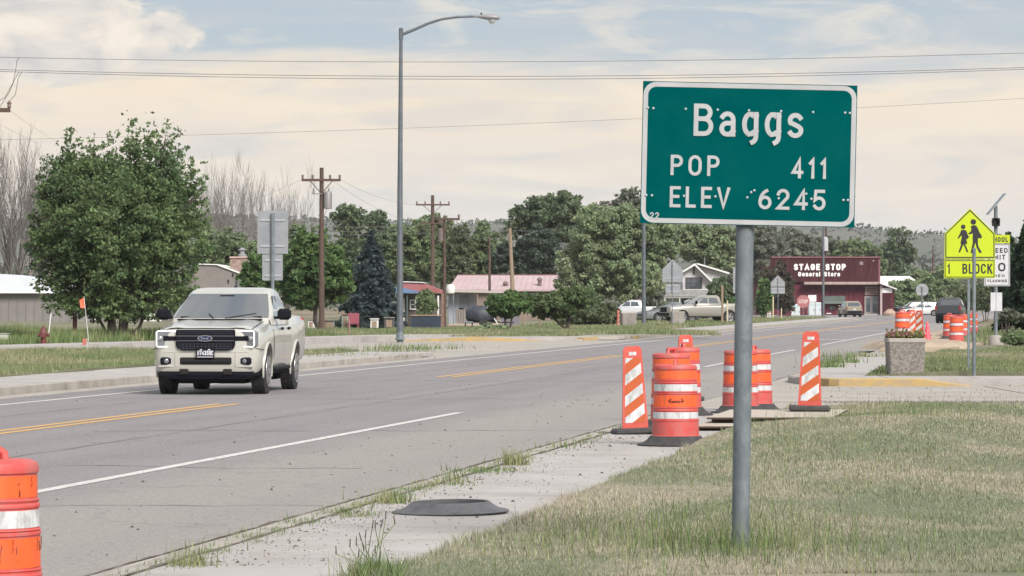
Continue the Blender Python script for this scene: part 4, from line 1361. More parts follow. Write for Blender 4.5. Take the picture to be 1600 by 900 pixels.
# ------------------------------------------------------------------ vehicles (front towards +x)
M_tyre = mat('tyre', (.018, .018, .019), .8, c2=(.035, .034, .033), scale=9, space='obj')
M_rim = mat('alloy_rim', lin(150, 148, 148), .35, .6)
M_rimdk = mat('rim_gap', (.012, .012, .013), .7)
M_trim = mat('black_trim', (.006, .006, .011), .6, spec=.15)
M_under = mat('underbody', (.010, .010, .010), .9)
M_lampw = mat('headlamp_glass', (.16, .17, .185), .08, spec=.8)
M_led = mat('daytime_light', (.9, .9, .9), .3, emit=(1, .98, .95), estr=.30)
M_lampr = mat('tail_lamp', (.30, .012, .012), .15)
M_chrome = mat('chrome', (.72, .72, .74), .12, 1.0)
M_interior = mat('cab_interior', (.03, .03, .032), .8)


def paint(name, c, rough=.28, metal=.25):
    return mat(name, c, rough, metal, coat=.6, dirt=tuple(min(1, x * .8 + .03) for x in c), dscale=1.6, damt=.25, space='obj')


def lerp_tab(tab, x):
    """piecewise linear; tab sorted by descending x"""
    if x >= tab[0][0]: return tab[0][1:]
    for a, b in zip(tab, tab[1:]):
        if a[0] >= x >= b[0]:
            t = (a[0] - x) / (a[0] - b[0]) if a[0] != b[0] else 0
            return tuple(p + (q - p) * t for p, q in zip(a[1:], b[1:]))
    return tab[-1][1:]


class Vehicle:
    """body: table of (x, half width, z sill, z top); cab rings: (z, x front, x rear, half width)"""
    def __init__(s, name, label, cat, body, cab, axles, tyre, track, pmat, loc, yaw, group=None, bow=.17, flat=()):
        s.root = empty(name, loc, rz=yaw, label=label, cat=cat, group=group)
        s.bt, s.cab, s.bow, s.flat = body, cab, bow, flat
        s.axles, s.tr, s.track, s.pm = axles, tyre, track, pmat
        s.make_body()
        s.make_cab()

    def ring(s, x):
        w, zb, zt = lerp_tab(s.bt, x)
        h = zt - zb
        half = [(0, zt), (.5 * w, zt - .004), (.78 * w, zt - .02), (.90 * w, zt - .055), (.965 * w, zt - .13), (.992 * w, zt - .26 * h), (1.0 * w, zb + .55 * h), (.995 * w, zb + .30 * h), (.975 * w, zb + .10 * h), (.93 * w, zb)]
        return half

    def side_y(s, x, z):
        half = s.ring(x)
        pts = [p for p in half[3:]]
        for a, b in zip(pts, pts[1:]):
            if a[1] >= z >= b[1]:
                t = (a[1] - z) / max(a[1] - b[1], 1e-6)
                return a[0] + (b[0] - a[0]) * t
        return pts[-1][0] if z < pts[-1][1] else pts[0][0]

    def top_z(s, x, y):
        half = s.ring(x)
        y = abs(y)
        for a, b in zip(half, half[1:]):
            if a[0] <= y <= b[0]:
                t = (y - a[0]) / max(b[0] - a[0], 1e-6)
                return a[1] + (b[1] - a[1]) * t
        return half[3][1]

    def make_body(s):
        rings = []
        for row in s.bt:
            half = s.ring(row[0])
            full = [(row[0], y, z) for y, z in half] + [(row[0], -y, z) for y, z in reversed(half[1:])]
            rings.append(full)
        k = MB(); k.loft(rings)
        me = k.mesh('body', s.pm)
        bm = bmesh.new(); bm.from_mesh(me); bmesh.ops.recalc_face_normals(bm, faces=bm.faces); bm.to_mesh(me); bm.free()
        o = bpy.data.objects.new('body', me); COL.objects.link(o)
        cut = MB()
        rr = s.tr * 1.20
        wmax = max(r[1] for r in s.bt)
        for ax in s.axles:
            for sg in (1, -1):
                n = 28
                prof = [(ax + rr * math.cos(2 * math.pi * i / n), s.tr + .015 + rr * math.sin(2 * math.pi * i / n)) for i in range(n)]
                y0, y1 = (wmax - .36, wmax + .3) if sg > 0 else (-wmax - .3, -wmax + .36)
                cut.add([(x, y0, z) for x, z in prof] + [(x, y1, z) for x, z in prof], [tuple(reversed(range(n))), tuple(range(n, 2 * n))] + [(i, (i + 1) % n, (i + 1) % n + n, i + n) for i in range(n)])
        for b in getattr(s, 'cuts', []): cut.box(*b)
        if s.flat: cut.box(*s.flat)
        cme = cut.mesh('cutter', M_trim)
        bm = bmesh.new(); bm.from_mesh(cme); bmesh.ops.recalc_face_normals(bm, faces=bm.faces); bm.to_mesh(cme); bm.free()
        co = bpy.data.objects.new('cutter', cme); COL.objects.link(co)
        md = o.modifiers.new('cut', 'BOOLEAN'); md.operation = 'DIFFERENCE'; md.object = co; md.solver = 'EXACT'
        dg = bpy.context.evaluated_depsgraph_get()
        ev = o.evaluated_get(dg)
        nm = bpy.data.meshes.new_from_object(ev)
        o.modifiers.clear(); o.data = nm
        bpy.data.objects.remove(co)
        nm.polygons.foreach_set('use_smooth', [True] * len(nm.polygons))
        nm.set_sharp_from_angle(angle=R(32))
        o.parent = s.root
        s.body = o
        # dark wells and floor
        k = MB()
        for ax in s.axles: k.box((ax, 0, s.tr + .1), (rr * 1.7, (wmax - .37) * 2, rr * 1.3))
        xs = [r[0] for r in s.bt]
        k.box(((xs[0] + xs[-1]) / 2, 0, s.bt[2][2] + .02), (abs(xs[0] - xs[-1]) * .86, wmax * 1.6, .16))
        k.build('underbody', M_under, s.root)
        for ax in s.axles:
            for sg in (1, -1): s.wheel(ax, sg)

    def wheel(s, ax, sg, w=.25, spokes=6):
        t = s.tr
        M = Matrix.Translation((ax, sg * s.track, t)) @ Matrix.Rotation(R(-90 * sg), 4, 'X')
        k = MB()
        k.lathe([(t * .64, -w / 2), (t * .80, -w / 2 - .004), (t * .93, -w / 2 + .012), (t * .985, -w / 2 + .045), (t, -w * .2), (t, w * .2), (t * .985, w / 2 - .045), (t * .93, w / 2 - .012), (t * .80, w / 2 + .004), (t * .64, w / 2)], 36, M=M)
        n = 44                                              # tread blocks
        for i in range(n):
            a = 2 * math.pi * i / n
            for off in (-.07, .07):
                aa = a + (math.pi / n if off > 0 else 0)
                MM = M @ Matrix.Rotation(aa, 4, 'Z') @ Matrix.Translation((t, 0, off))
                k.box((0, 0, 0), (.018, t * .09, .09), 0, MM)
        wo = k.build('wheel', M_tyre, s.root, smooth=35)
        k = MB()
        k.lathe([(t * .63, w / 2 - .10), (t * .63, w / 2 - .005), (t * .69, w / 2 + .008), (t * .68, w / 2 + .018), (t * .60, w / 2 + .0), (t * .58, w / 2 - .1)], 32, 0, M)
        for i in range(spokes):
            a = 2 * math.pi * i / spokes
            MM = M @ Matrix.Rotation(a, 4, 'Z')
            for da in (-.14, .14):
                k.box((t * .33, 0, w / 2 - .004), (t * .60, t * .12, .03), 0, MM @ Matrix.Rotation(da, 4, 'Z'))
        k.lathe([(t * .18, w / 2 - .06), (t * .18, w / 2 + .012), (t * .12, w / 2 + .02), (0.001, w / 2 + .02)], 16, 0, M)
        k.build('rim', M_rim, wo, smooth=35)
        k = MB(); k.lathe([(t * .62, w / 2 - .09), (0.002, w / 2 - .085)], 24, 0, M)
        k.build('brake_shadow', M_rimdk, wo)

    def cabw(s, z):
        tab = [(c[0], *c[1:]) for c in reversed(s.cab)]
        return lerp_tab(tab, z)

    def front_x(s, z, y):
        xf, xr, w = s.cabw(z)
        return xf - s.bow * (abs(y) / w) ** 2.2

    def make_cab(s):
        rings = []
        for (z, xf, xr, w) in s.cab:
            f = lambda y: (xf - s.bow * (abs(y) / w) ** 2.2, y, z)
            right = [f(0), f(.35 * w), f(.62 * w), f(.82 * w), f(.93 * w), (xf - s.bow - .10, w, z), (xr + .14, w, z), (xr + .03, w * .93, z), (xr, w * .7, z)]
            full = right + [(p[0], -p[1], p[2]) for p in reversed(right[1:])]
            rings.append(full)
        k = MB(); k.loft(rings)
        k.build('cab', s.pm, s.root, smooth=38)

    def windshield(s, z0, z1, fw=.86, m=None):
        k = MB(); n, mrows = 12, 6
        vs = []
        for j in range(mrows + 1):
            z = z0 + (z1 - z0) * j / mrows
            w = s.cabw(z)[2] * fw
            for i in range(n + 1):
                y = -w + 2 * w * i / n
                vs.append((s.front_x(z, y) + .010, y, z + .004))
        fs = [(j * (n + 1) + i, j * (n + 1) + i + 1, (j + 1) * (n + 1) + i + 1, (j + 1) * (n + 1) + i) for j in range(mrows) for i in range(n)]
        k.add(vs, fs)
        return k.build('windshield', m or M_glass, s.root, smooth=60)

    def side_glass(s, poly, name='side_window', m=None):
        for sg in (1, -1):
            k = MB()
            vs = [(x, sg * (s.cabw(z)[2] + .007), z) for x, z in poly]
            k.add(vs, [tuple(range(len(poly)))])
            k.build(name, m or M_glass, s.root)

    def rear_glass(s, z0, z1, fw=.8):
        k = MB(); a, b = s.cabw(z0), s.cabw(z1)
        k.add([(a[1] - .012, -a[2] * fw, z0), (b[1] - .012, -b[2] * fw, z1), (b[1] - .012, b[2] * fw, z1), (a[1] - .012, a[2] * fw, z0)], [(0, 1, 2, 3)])
        return k.build('rear_window', M_glass, s.root)

    def patch_side(s, name, x0, x1, z0, z1, m, off=.006, sides=(1, -1), topslope=0.0):
        out = []
        for sg in sides:
            k = MB(); nx, nz = 6, 8; vs = []
            for j in range(nz + 1):
                for i in range(nx + 1):
                    x = x0 + (x1 - x0) * i / nx
                    z = z0 + (z1 + topslope * i / nx - z0) * j / nz
                    vs.append((x, sg * (s.side_y(x, z) + off), z))
            fs = [(j * (nx + 1) + i, j * (nx + 1) + i + 1, (j + 1) * (nx + 1) + i + 1, (j + 1) * (nx + 1) + i) for j in range(nz) for i in range(nx)]
            k.add(vs, fs)
            e = [(x0, z0), (x1, z0), (x1, z1 + topslope), (x0, z1)]
            out.append(k.build(name, m, s.root, smooth=50))
        return out

    def box(s, name, c, sz, m, ch=.01, yaw=0, parent=None):
        k = MB(); k.box((0, 0, 0), sz, ch=ch)
        return k.build(name, m, parent or s.root, smooth=30, loc=c, rot=(0, 0, yaw))


UP = Vector((TAN, 1, 0)).normalized()
YAW_AWAY = math.atan2(UP.y, UP.x)
YAW_TO = YAW_AWAY + math.pi


def hero():
    pm = paint('pickup_cream', lin(190, 188, 179), .24, .28)
    body = [(2.545, .76, .44, 1.02), (2.52, .83, .40, 1.09), (2.46, .89, .385, 1.135), (2.34, .93, .39, 1.16), (2.1, .95, .42, 1.185), (1.6, .955, .44, 1.235), (1.12, .955, .44, 1.285), (.9, .952, .44, 1.30),
            (-.98, .952, .44, 1.30), (-1.03, .945, .46, 1.34), (-1.07, .955, .48, 1.36), (-2.70, .95, .55, 1.385), (-2.79, .935, .57, 1.375), (-2.82, .90, .60, 1.34)]
    cab = [(1.20, 1.22, -1.0, .925), (1.31, 1.12, -1.0, .905), (1.45, .84, -.99, .865), (1.74, .26, -.92, .745), (1.80, .12, -.88, .715), (1.842, -.02, -.84, .66), (1.862, -.16, -.76, .50)]
    Yd = 62.9
    d = 14.72
    dirv = Vector((math.cos(YAW_TO + R(3.6)), math.sin(YAW_TO + R(3.6)), 0))
    nose = Vector(((321.5 - 800) / F * 60.6, 60.6, 0))
    loc = nose - dirv * 2.54
    v = Vehicle('pickup_truck', 'cream four door pickup with lit C shaped headlights driving towards the camera', 'pickup truck', body, cab, (1.635, -1.635), .395, .815, pm, loc, YAW_TO + R(3.6),
                flat=((-1.92, 0, 1.30), (1.60, 1.62, .90)))
    r = v.root
    v.windshield(1.325, 1.745, .935)
    fg = v.side_glass([(.74, 1.345), (.28, 1.60), (.06, 1.70), (-.06, 1.715), (-.10, 1.345)])
    v.side_glass([(-.19, 1.345), (-.17, 1.715), (-.60, 1.70), (-.76, 1.58), (-.86, 1.345)])
    k = MB()
    for sg in (1, -1):
        for pl_ in ([(-.105, 1.335), (-.065, 1.71), (-.165, 1.71), (-.185, 1.335)], [(.76, 1.335), (.72, 1.335), (.06, 1.70), (-.0, 1.715), (.10, 1.715)], [(.76, 1.325), (-.86, 1.325), (-.86, 1.342), (.74, 1.342)]):
            k.add([(x, sg * (v.cabw(z)[2] + .004), z) for x, z in pl_], [tuple(range(len(pl_)))])
    k.build('window_trim', M_trim, r)
    # doors with gaps, handles; box sides
    for (x0, x1, hx) in ((1.02, -.085, .06), (-.105, -.95, -.74)):
        for o, sg in zip(v.patch_side('door', x0, x1, .52, 1.295, pm, .007), (1, -1)):
            z = 1.13
            k = MB(); k.box((hx, sg * (v.side_y(hx, z) + .022), z), (.20, .03, .045), ch=.012); k.build('handle', M_trim, o)
    for sg in (1, -1):
        k = MB()
        for x in (1.03, -.095, -.962): k.add([(x + .012, sg * (v.side_y(x, z) + .003), z) for z in (.5, .7, .9, 1.1, 1.2, 1.29)] + [(x - .012, sg * (v.side_y(x, z) + .003), z) for z in (.5, .7, .9, 1.1, 1.2, 1.29)], [(i, i + 1, i + 7, i + 6) for i in range(5)])
        k.build('door_gap', M_under, r)
        k = MB(); k.box((.02, sg * .90, .43), (1.9, .10, .05), ch=.015); k.build('sill', M_trim, r)
        for ax in v.axles:                                # flared wheel arches
            k = MB(); rr = .395 * 1.235
            for i in range(19):
                pass
            pts = []
            for i in range(21):
                a = R(-14 + 208 * i / 20); x = ax + rr * math.cos(a); z = .41 + rr * math.sin(a)
                pts.append((x, sg * (min(v.side_y(x, max(z, .5)) + .006, .965)), z))
            k.tube(pts, [.014] + [.022] * 19 + [.014], 8)
            k.build('wheel_arch', pm, r, smooth=60)
    # hood with raised centre
    k = MB(); nx, ny = 10, 12; vs = []
    for i in range(nx + 1):
        x = 1.10 + (2.42 - 1.10) * i / nx
        for j in range(ny + 1):
            y = -.76 + 1.52 * j / ny
            vs.append((x, y, v.top_z(x, y) + .010 + (.016 if .38 < abs(y) < .66 else 0)))
    k.add(vs, [(i * (ny + 1) + j, i * (ny + 1) + j + 1, (i + 1) * (ny + 1) + j + 1, (i + 1) * (ny + 1) + j) for i in range(nx) for j in range(ny)])
    k.build('hood', pm, r, smooth=50)
    v.box('cowl', (1.13, 0, 1.292), (.16, 1.5, .03), M_trim)
    # front: grille, bar, badge
    g = MB()
    out = [(-.40, .765), (.40, .765), (.49, .80), (.515, .86), (.515, 1.10), (.50, 1.125), (-.50, 1.125), (-.515, 1.10), (-.515, .86), (-.49, .80)]
    Mf = Matrix.Translation((2.552, 0, 0)) @ Matrix.Rotation(R(90), 4, 'Z')
    g.prism(out, -.03, .02, 0, Mf)
    gr = g.build('grille', M_trim, r)
    k = MB()
    for z in (.80, .84, .88): k.box((2.585, 0, z), (.012, .92, .012))
    for i in range(15): k.box((2.586, -.455 + .065 * i, .84), (.008, .010, .11))
    for z in (1.06, 1.09): k.box((2.585, 0, z), (.012, .96, .010))
    k.build('grille_mesh', mat('grille_grey', (.018, .018, .026), .6), gr)
    k = MB()
    k.box((2.59, 0, .975), (.03, 1.04, .085), ch=.012)
    for sg in (1, -1): k.box((2.548, sg * .61, .975), (.03, .22, .075), ch=.012, M=None)
    k.build('grille_bar', M_trim, gr, smooth=30)
    k = MB()
    for z in (1.017, .933): k.box((2.605, 0, z), (.006, 1.0, .010))
    k.build('bar_trim', mat('bar_silver', (.20, .20, .23), .3, .5), gr)
    el = lambda a, b: [(a * math.cos(R(15 * i)), .975 + b * math.sin(R(15 * i))) for i in range(24)]
    k = MB(); k.prism(el(.130, .053), -.008, .004, 0, Matrix.Translation((2.606, 0, 0)) @ Matrix.Rotation(R(90), 4, 'Z')); bd = k.build('badge', M_chrome, gr)
    k = MB(); k.prism(el(.113, .042), -.012, .0, 0, Matrix.Translation((2.606, 0, 0)) @ Matrix.Rotation(R(90), 4, 'Z')); k.build('badge_field', mat('badge_blue', (.008, .018, .08), .3), bd)
    k = MB()
    Mb = Matrix.Translation((2.6195, 0, .975)) @ Matrix.Rotation(R(90), 4, 'Z')
    for st in ([(-.07, .012), (-.052, .024), (-.034, .018)], [(-.054, .022), (-.060, -.014), (-.072, -.018)], [(-.066, .003), (-.044, .005)], arc(-.022, -.004, .013, .012, 0, 360, 10), [(.0, .008), (-.002, -.015)], [(-.001, .0), (.014, .008)], arc(.034, -.004, .013, .012, 0, 360, 10), [(.056, .024), (.047, -.012), (.062, -.014)]):
        ribbon(k, st, .0062, 0, Mb)
    k.build('badge_script', M_chrome, bd)
    # headlights
    for sg in (1, -1):
        hl = v.box('headlight', (2.462, sg * .715, .965), (.16, .36, .285), M_lampw, .03, yaw=sg * R(-17))
        def hp(y, z, x=.086): return (x, y * sg, z)
        k = MB()
        k.tube([hp(-.175, .13), hp(.14, .135), hp(.166, .115), hp(.168, -.115), hp(.145, -.135), hp(-.11, -.135)], .0115, 8)
        k.build('light_strip', M_led, hl)
        k = MB(); k.box((.083, -.06 * sg, .01), (.012, .22, .085)); k.build('lamp_bar', M_trim, hl)
        k = MB(); k.lathe([(.045, 0), (.04, .02), (.02, .03), (0.001, .033)], 14, 0, Matrix.Translation((.075, .10 * sg, .005)) @ Matrix.Rotation(R(90), 4, 'Y')); k.build('lens', M_chrome, hl)
        fl = v.box('fog_light', (2.50, sg * .70, .585), (.15, .20, .13), M_trim, .025, yaw=sg * R(-16))
        k = MB(); k.lathe([(.042, 0), (.038, .01), (.01, .018)], 14, 0, Matrix.Translation((.076, -.0 * sg, 0)) @ Matrix.Rotation(R(90), 4, 'Y')); k.build('lens', M_lampw, fl)
        v.box('tow_notch', (2.535, sg * .38, .40), (.06, .15, .10), M_under, .01)
        # mirror
        mr = v.box('mirror', (.72, sg * 1.085, 1.385), (.15, .24, .20), M_trim, .045)
        k = MB(); k.box((.0, -.16 * sg, -.06), (.08, .16, .05), ch=.015); k.build('arm', M_trim, mr)
        # tail lamps
        v.box('tail_light', (-2.80, sg * .84, 1.13), (.08, .12, .38), M_lampr, .02)
    v.box('lower_intake', (2.545, 0, .587), (.04, .90, .12), M_under, .02)
    for sg in (1, -1):
        v.box('bumper_blade', (2.535, sg * .62, .49), (.05, .42, .035), pm, .012, yaw=sg * R(-8))
        v.box('bumper_corner', (2.535, sg * .525, .62), (.05, .035, .26), pm, .012, yaw=sg * R(-8))
    li = v.box('intake_bar', (2.566, 0, .565), (.014, .84, .012), M_trim, .003)
    v.box('bumper_crease', (2.535, 0, .735), (.03, 1.50, .03), pm, .012)
    k = MB()
    k.loft([[(2.50, -.62, .27), (2.50, .62, .27), (2.05, .80, .27), (2.05, -.80, .27)], [(2.53, -.80, .345), (2.53, .80, .345), (2.05, .90, .345), (2.05, -.90, .345)], [(2.53, -.82, .405), (2.53, .82, .405), (2.05, .90, .44), (2.05, -.90, .44)]])
    k.build('front_valance', M_trim, r)
    pl_ = v.box('license_plate', (2.60, 0, .722), (.016, .32, .168), M_trim, .005)
    k = MB()
    Mp = Matrix.Translation((.0105, 0, 0)) @ Matrix.Rotation(R(90), 4, 'Z')
    lettering(k, 'N743SHC', -.138, .138, -.038, .082, .015, 0, Mp, gap=.2)
    k.add([(-.1, 0, .05), (-.07, 0, .072), (-.045, 0, .052)], [(0, 1, 2)], 0, Mp); k.add([(.04, 0, .052), (.07, 0, .074), (.10, 0, .05)], [(0, 1, 2)], 0, Mp)
    k.add([(-.14, 0, -.072), (.14, 0, -.072), (.14, 0, -.060), (-.14, 0, -.060)], [(0, 1, 2, 3)], 0, Mp)
    k.build('lettering', mat('plate_white', lin(200, 200, 208), .5), pl_)
    # seats and mirror glimpsed behind the glass are dark; tailgate and rear bumper
    v.box('tailgate', (-2.835, 0, 1.02), (.03, 1.40, .62), pm, .015)
    v.box('rear_bumper', (-2.86, 0, .60), (.16, 1.72, .16), M_chrome, .03)
    k = MB()
    k.tube([(-1.635, -.7, .39), (-1.635, .7, .39)], .06, 8); k.tube([(1.635, -.7, .39), (1.635, .7, .39)], .05, 8)
    k.lathe([(.001, -.15), (.12, -.1), (.14, 0), (.12, .1), (.001, .15)], 10, 0, Matrix.Translation((-1.635, 0, .39)))
    k.build('axle', M_under, r)
    k = MB()
    for sg in (1, -1): k.add([(.26 - .0, sg * .56, 1.52), (.26, sg * .56, 1.5), (.2, sg * .5, 1.5)], [(0, 1, 2)])
    for y, z in ((-.03, 1.70), (.03, 1.70)): pass
    v.box('windshield_sensor', (v.front_x(1.71, 0) + .012, 0, 1.70), (.02, .26, .05), M_trim, .008)
    k = MB()
    for sg in (1, -1):                                  # shut lines of hood and front bumper
        k.tube([(x, sg * .775, v.top_z(x, .775) + .002) for x in (1.12, 1.4, 1.7, 2.0, 2.3, 2.42)], .006, 4)
        k.tube([(2.50, sg * .86, .80), (2.40, sg * .945, .79), (2.16, sg * .955, .78)], .006, 4)
    k.tube([(2.556, -.50, 1.14), (2.556, .50, 1.14)], .006, 4)
    k.build('panel_gap', M_under, r)
    v.box('dash_top', (.86, 0, 1.335), (.3, 1.45, .03), M_trim)
    for sg in (1, -1):
        kk = MB(); kk.tube([(1.16, sg * .1, 1.318), (.98, sg * .42 + .2, 1.40)], .008, 4); kk.build('wiper', M_trim, r)
    v.box('antenna_fin', (-.55, 0, 1.872), (.12, .04, .04), M_trim, .01)
    return v
hero()


def plain_car(label, cat, kind, pm, loc, yaw, group, rim_spokes=6):
    if kind == 'pickup':
        body = [(2.85, .80, .48, 1.08), (2.80, .90, .44, 1.16), (2.65, .96, .44, 1.20), (1.4, 1.0, .46, 1.28), (1.1, 1.0, .46, 1.30), (-1.2, 1.0, .46, 1.30), (-1.26, .99, .50, 1.38), (-2.88, .99, .58, 1.40), (-2.95, .95, .62, 1.36)]
        cab = [(1.22, 1.20, -1.2, .97), (1.32, 1.08, -1.2, .95), (1.78, .30, -1.12, .80), (1.86, .12, -1.06, .74), (1.93, -.1, -.95, .60)]
        v = Vehicle('parked_pickup', label, cat, body, cab, (1.85, -1.75), .41, .86, pm, loc, yaw, group, flat=((-2.05, 0, 1.36), (1.50, 1.70, .90)))
        v.windshield(1.35, 1.79)
        v.side_glass([(.66, 1.36), (.20, 1.74), (-.12, 1.76), (-.12, 1.36)]); v.side_glass([(-.20, 1.36), (-.20, 1.76), (-.80, 1.74), (-.98, 1.36)])
        v.rear_glass(1.40, 1.76)
        v.box('tailgate', (-2.965, 0, 1.05), (.03, 1.44, .62), pm, .015)
        for sg in (1, -1):
            v.box('tail_light', (-2.94, sg * .90, 1.15), (.06, .12, .40), M_lampr, .02)
            v.box('headlight', (2.74, sg * .76, 1.0), (.12, .32, .2), M_lampw, .03, yaw=sg * R(-14))
            v.box('mirror', (.85, sg * 1.12, 1.42), (.14, .22, .24), M_trim, .04)
        v.box('grille', (2.855, 0, .93), (.04, 1.05, .34), M_trim, .03)
        v.box('front_bumper', (2.86, 0, .60), (.14, 1.8, .20), M_trim, .03)
        v.box('rear_bumper', (-3.0, 0, .62), (.16, 1.8, .20), M_trim, .03)
    elif kind == 'sedan':
        body = [(2.40, .62, .30, .62), (2.34, .78, .24, .70), (2.15, .86, .22, .76), (1.2, .90, .22, .88), (.9, .90, .22, .92), (-1.6, .90, .24, .98), (-2.2, .85, .28, .96), (-2.36, .74, .34, .90)]
        cab = [(.86, 1.30, -1.95, .86), (.95, 1.12, -1.80, .83), (1.28, .45, -1.15, .70), (1.38, .18, -.90, .64), (1.44, -.10, -.62, .50)]
        v = Vehicle('parked_car', label, cat, body, cab, (1.42, -1.36), .33, .78, pm, loc, yaw, group, bow=.14)
        v.windshield(.98, 1.36)
        v.side_glass([(.72, .98), (.30, 1.27), (.0, 1.34), (-.22, 1.34), (-.22, .98)]); v.side_glass([(-.30, .98), (-.30, 1.34), (-.62, 1.31), (-1.05, 1.12), (-1.25, .99)])
        v.rear_glass(1.0, 1.34)
        for sg in (1, -1):
            v.box('headlight', (2.20, sg * .66, .66), (.20, .30, .11), M_lampw, .03, yaw=sg * R(-25))
            v.box('tail_light', (-2.29, sg * .62, .80), (.08, .34, .14), M_lampr, .02, yaw=sg * R(14))
            v.box('mirror', (.78, sg * .98, 1.02), (.12, .18, .12), pm, .03)
        v.box('grille', (2.39, 0, .52), (.04, .8, .12), M_trim, .02)
        v.box('rear_bumper', (-2.36, 0, .46), (.08, 1.4, .22), pm, .03)
    else:
        body = [(2.30, .70, .36, .84), (2.24, .84, .30, .94), (2.05, .90, .28, 1.0), (1.2, .93, .28, 1.08), (.9, .93, .28, 1.10), (-1.9, .93, .30, 1.14), (-2.22, .88, .36, 1.12), (-2.32, .80, .42, 1.02)]
        cab = [(1.02, 1.22, -2.18, .89), (1.10, 1.06, -2.12, .87), (1.50, .42, -1.80, .74), (1.62, .15, -1.66, .68), (1.68, -.15, -1.40, .56)]
        v = Vehicle('parked_suv', label, cat, body, cab, (1.38, -1.36), .36, .80, pm, loc, yaw, group, bow=.15)
        v.windshield(1.12, 1.58)
        v.side_glass([(.66, 1.14), (.25, 1.46), (.0, 1.55), (-.20, 1.56), (-.20, 1.14)]); v.side_glass([(-.28, 1.14), (-.28, 1.56), (-.95, 1.54), (-1.10, 1.14)]); v.side_glass([(-1.18, 1.14), (-1.04, 1.53), (-1.5, 1.48), (-1.75, 1.18)])
        v.rear_glass(1.14, 1.52)
        for sg in (1, -1):
            v.box('headlight', (2.14, sg * .70, .84), (.18, .28, .14), M_lampw, .03, yaw=sg * R(-22))
            v.box('tail_light', (-2.25, sg * .70, .96), (.10, .30, .16), M_lampr, .02, yaw=sg * R(14))
            v.box('mirror', (.78, sg * 1.0, 1.16), (.12, .18, .14), pm, .03)
        v.box('grille', (2.30, 0, .62), (.04, .8, .2), M_trim, .02)
        v.box('rear_bumper', (-2.34, 0, .52), (.10, 1.6, .26), M_trim, .03)
        v.box('license_plate', (-2.345, 0, .80), (.02, .32, .16), M_signw, .004)
    return v


def vloc(px, Yd, z): return ((px - 800) / F * Yd, Yd, z)
GP = 'vehicles parked along the far side and by the store'
plain_car('tan four door pickup parked nose left before the white house', 'pickup truck', 'pickup', paint('pickup_tan', lin(150, 146, 138), .35, .3), vloc(1095, 246, .15), R(202), GP)
plain_car('grey low car parked left of the tan pickup', 'car', 'sedan', paint('car_grey', lin(120, 124, 126), .35, .3), vloc(1046, 256, .15), R(207), GP)
plain_car('pale car barely seen between the grey car and the tan pickup', 'car', 'suv', paint('car_pale', lin(186, 188, 190), .35, .2), vloc(1078, 285, .15), R(200), GP)
wp = plain_car('white pickup parked behind the sage bush, its empty bed to the right', 'pickup truck', 'pickup', paint('pickup_white', lin(196, 196, 198), .35, .1), vloc(984, 262, .15), R(172), GP)
wp.root.scale = (.84, .84, .84)
plain_car('gold SUV seen from behind, parked against the red store', 'suv', 'suv', paint('suv_gold', lin(150, 140, 122), .35, .35), vloc(1328, 378, .02), R(97), GP)
plain_car('white sedan parked side on behind the octagonal sign back', 'car', 'sedan', paint('sedan_white', lin(206, 206, 204), .35, .1), vloc(1440, 400, .02), R(176), GP)
plain_car('dark blue SUV parked behind the white sedan', 'suv', 'suv', paint('suv_dark', (.012, .015, .028), .3, .2), vloc(1444, 418, .02), R(184), GP)
plain_car('dark car farthest back at the left end of the parked row right of the store', 'car', 'suv', paint('car_dark', (.02, .022, .026), .3, .2), vloc(1426, 436, .02), R(190), GP)
plain_car('dark grey pickup seen from behind on the road beyond the drums', 'pickup truck', 'pickup', paint('pickup_dark', (.045, .05, .058), .35, .3), vloc(1486, 268, .0), YAW_AWAY - R(3), GP)

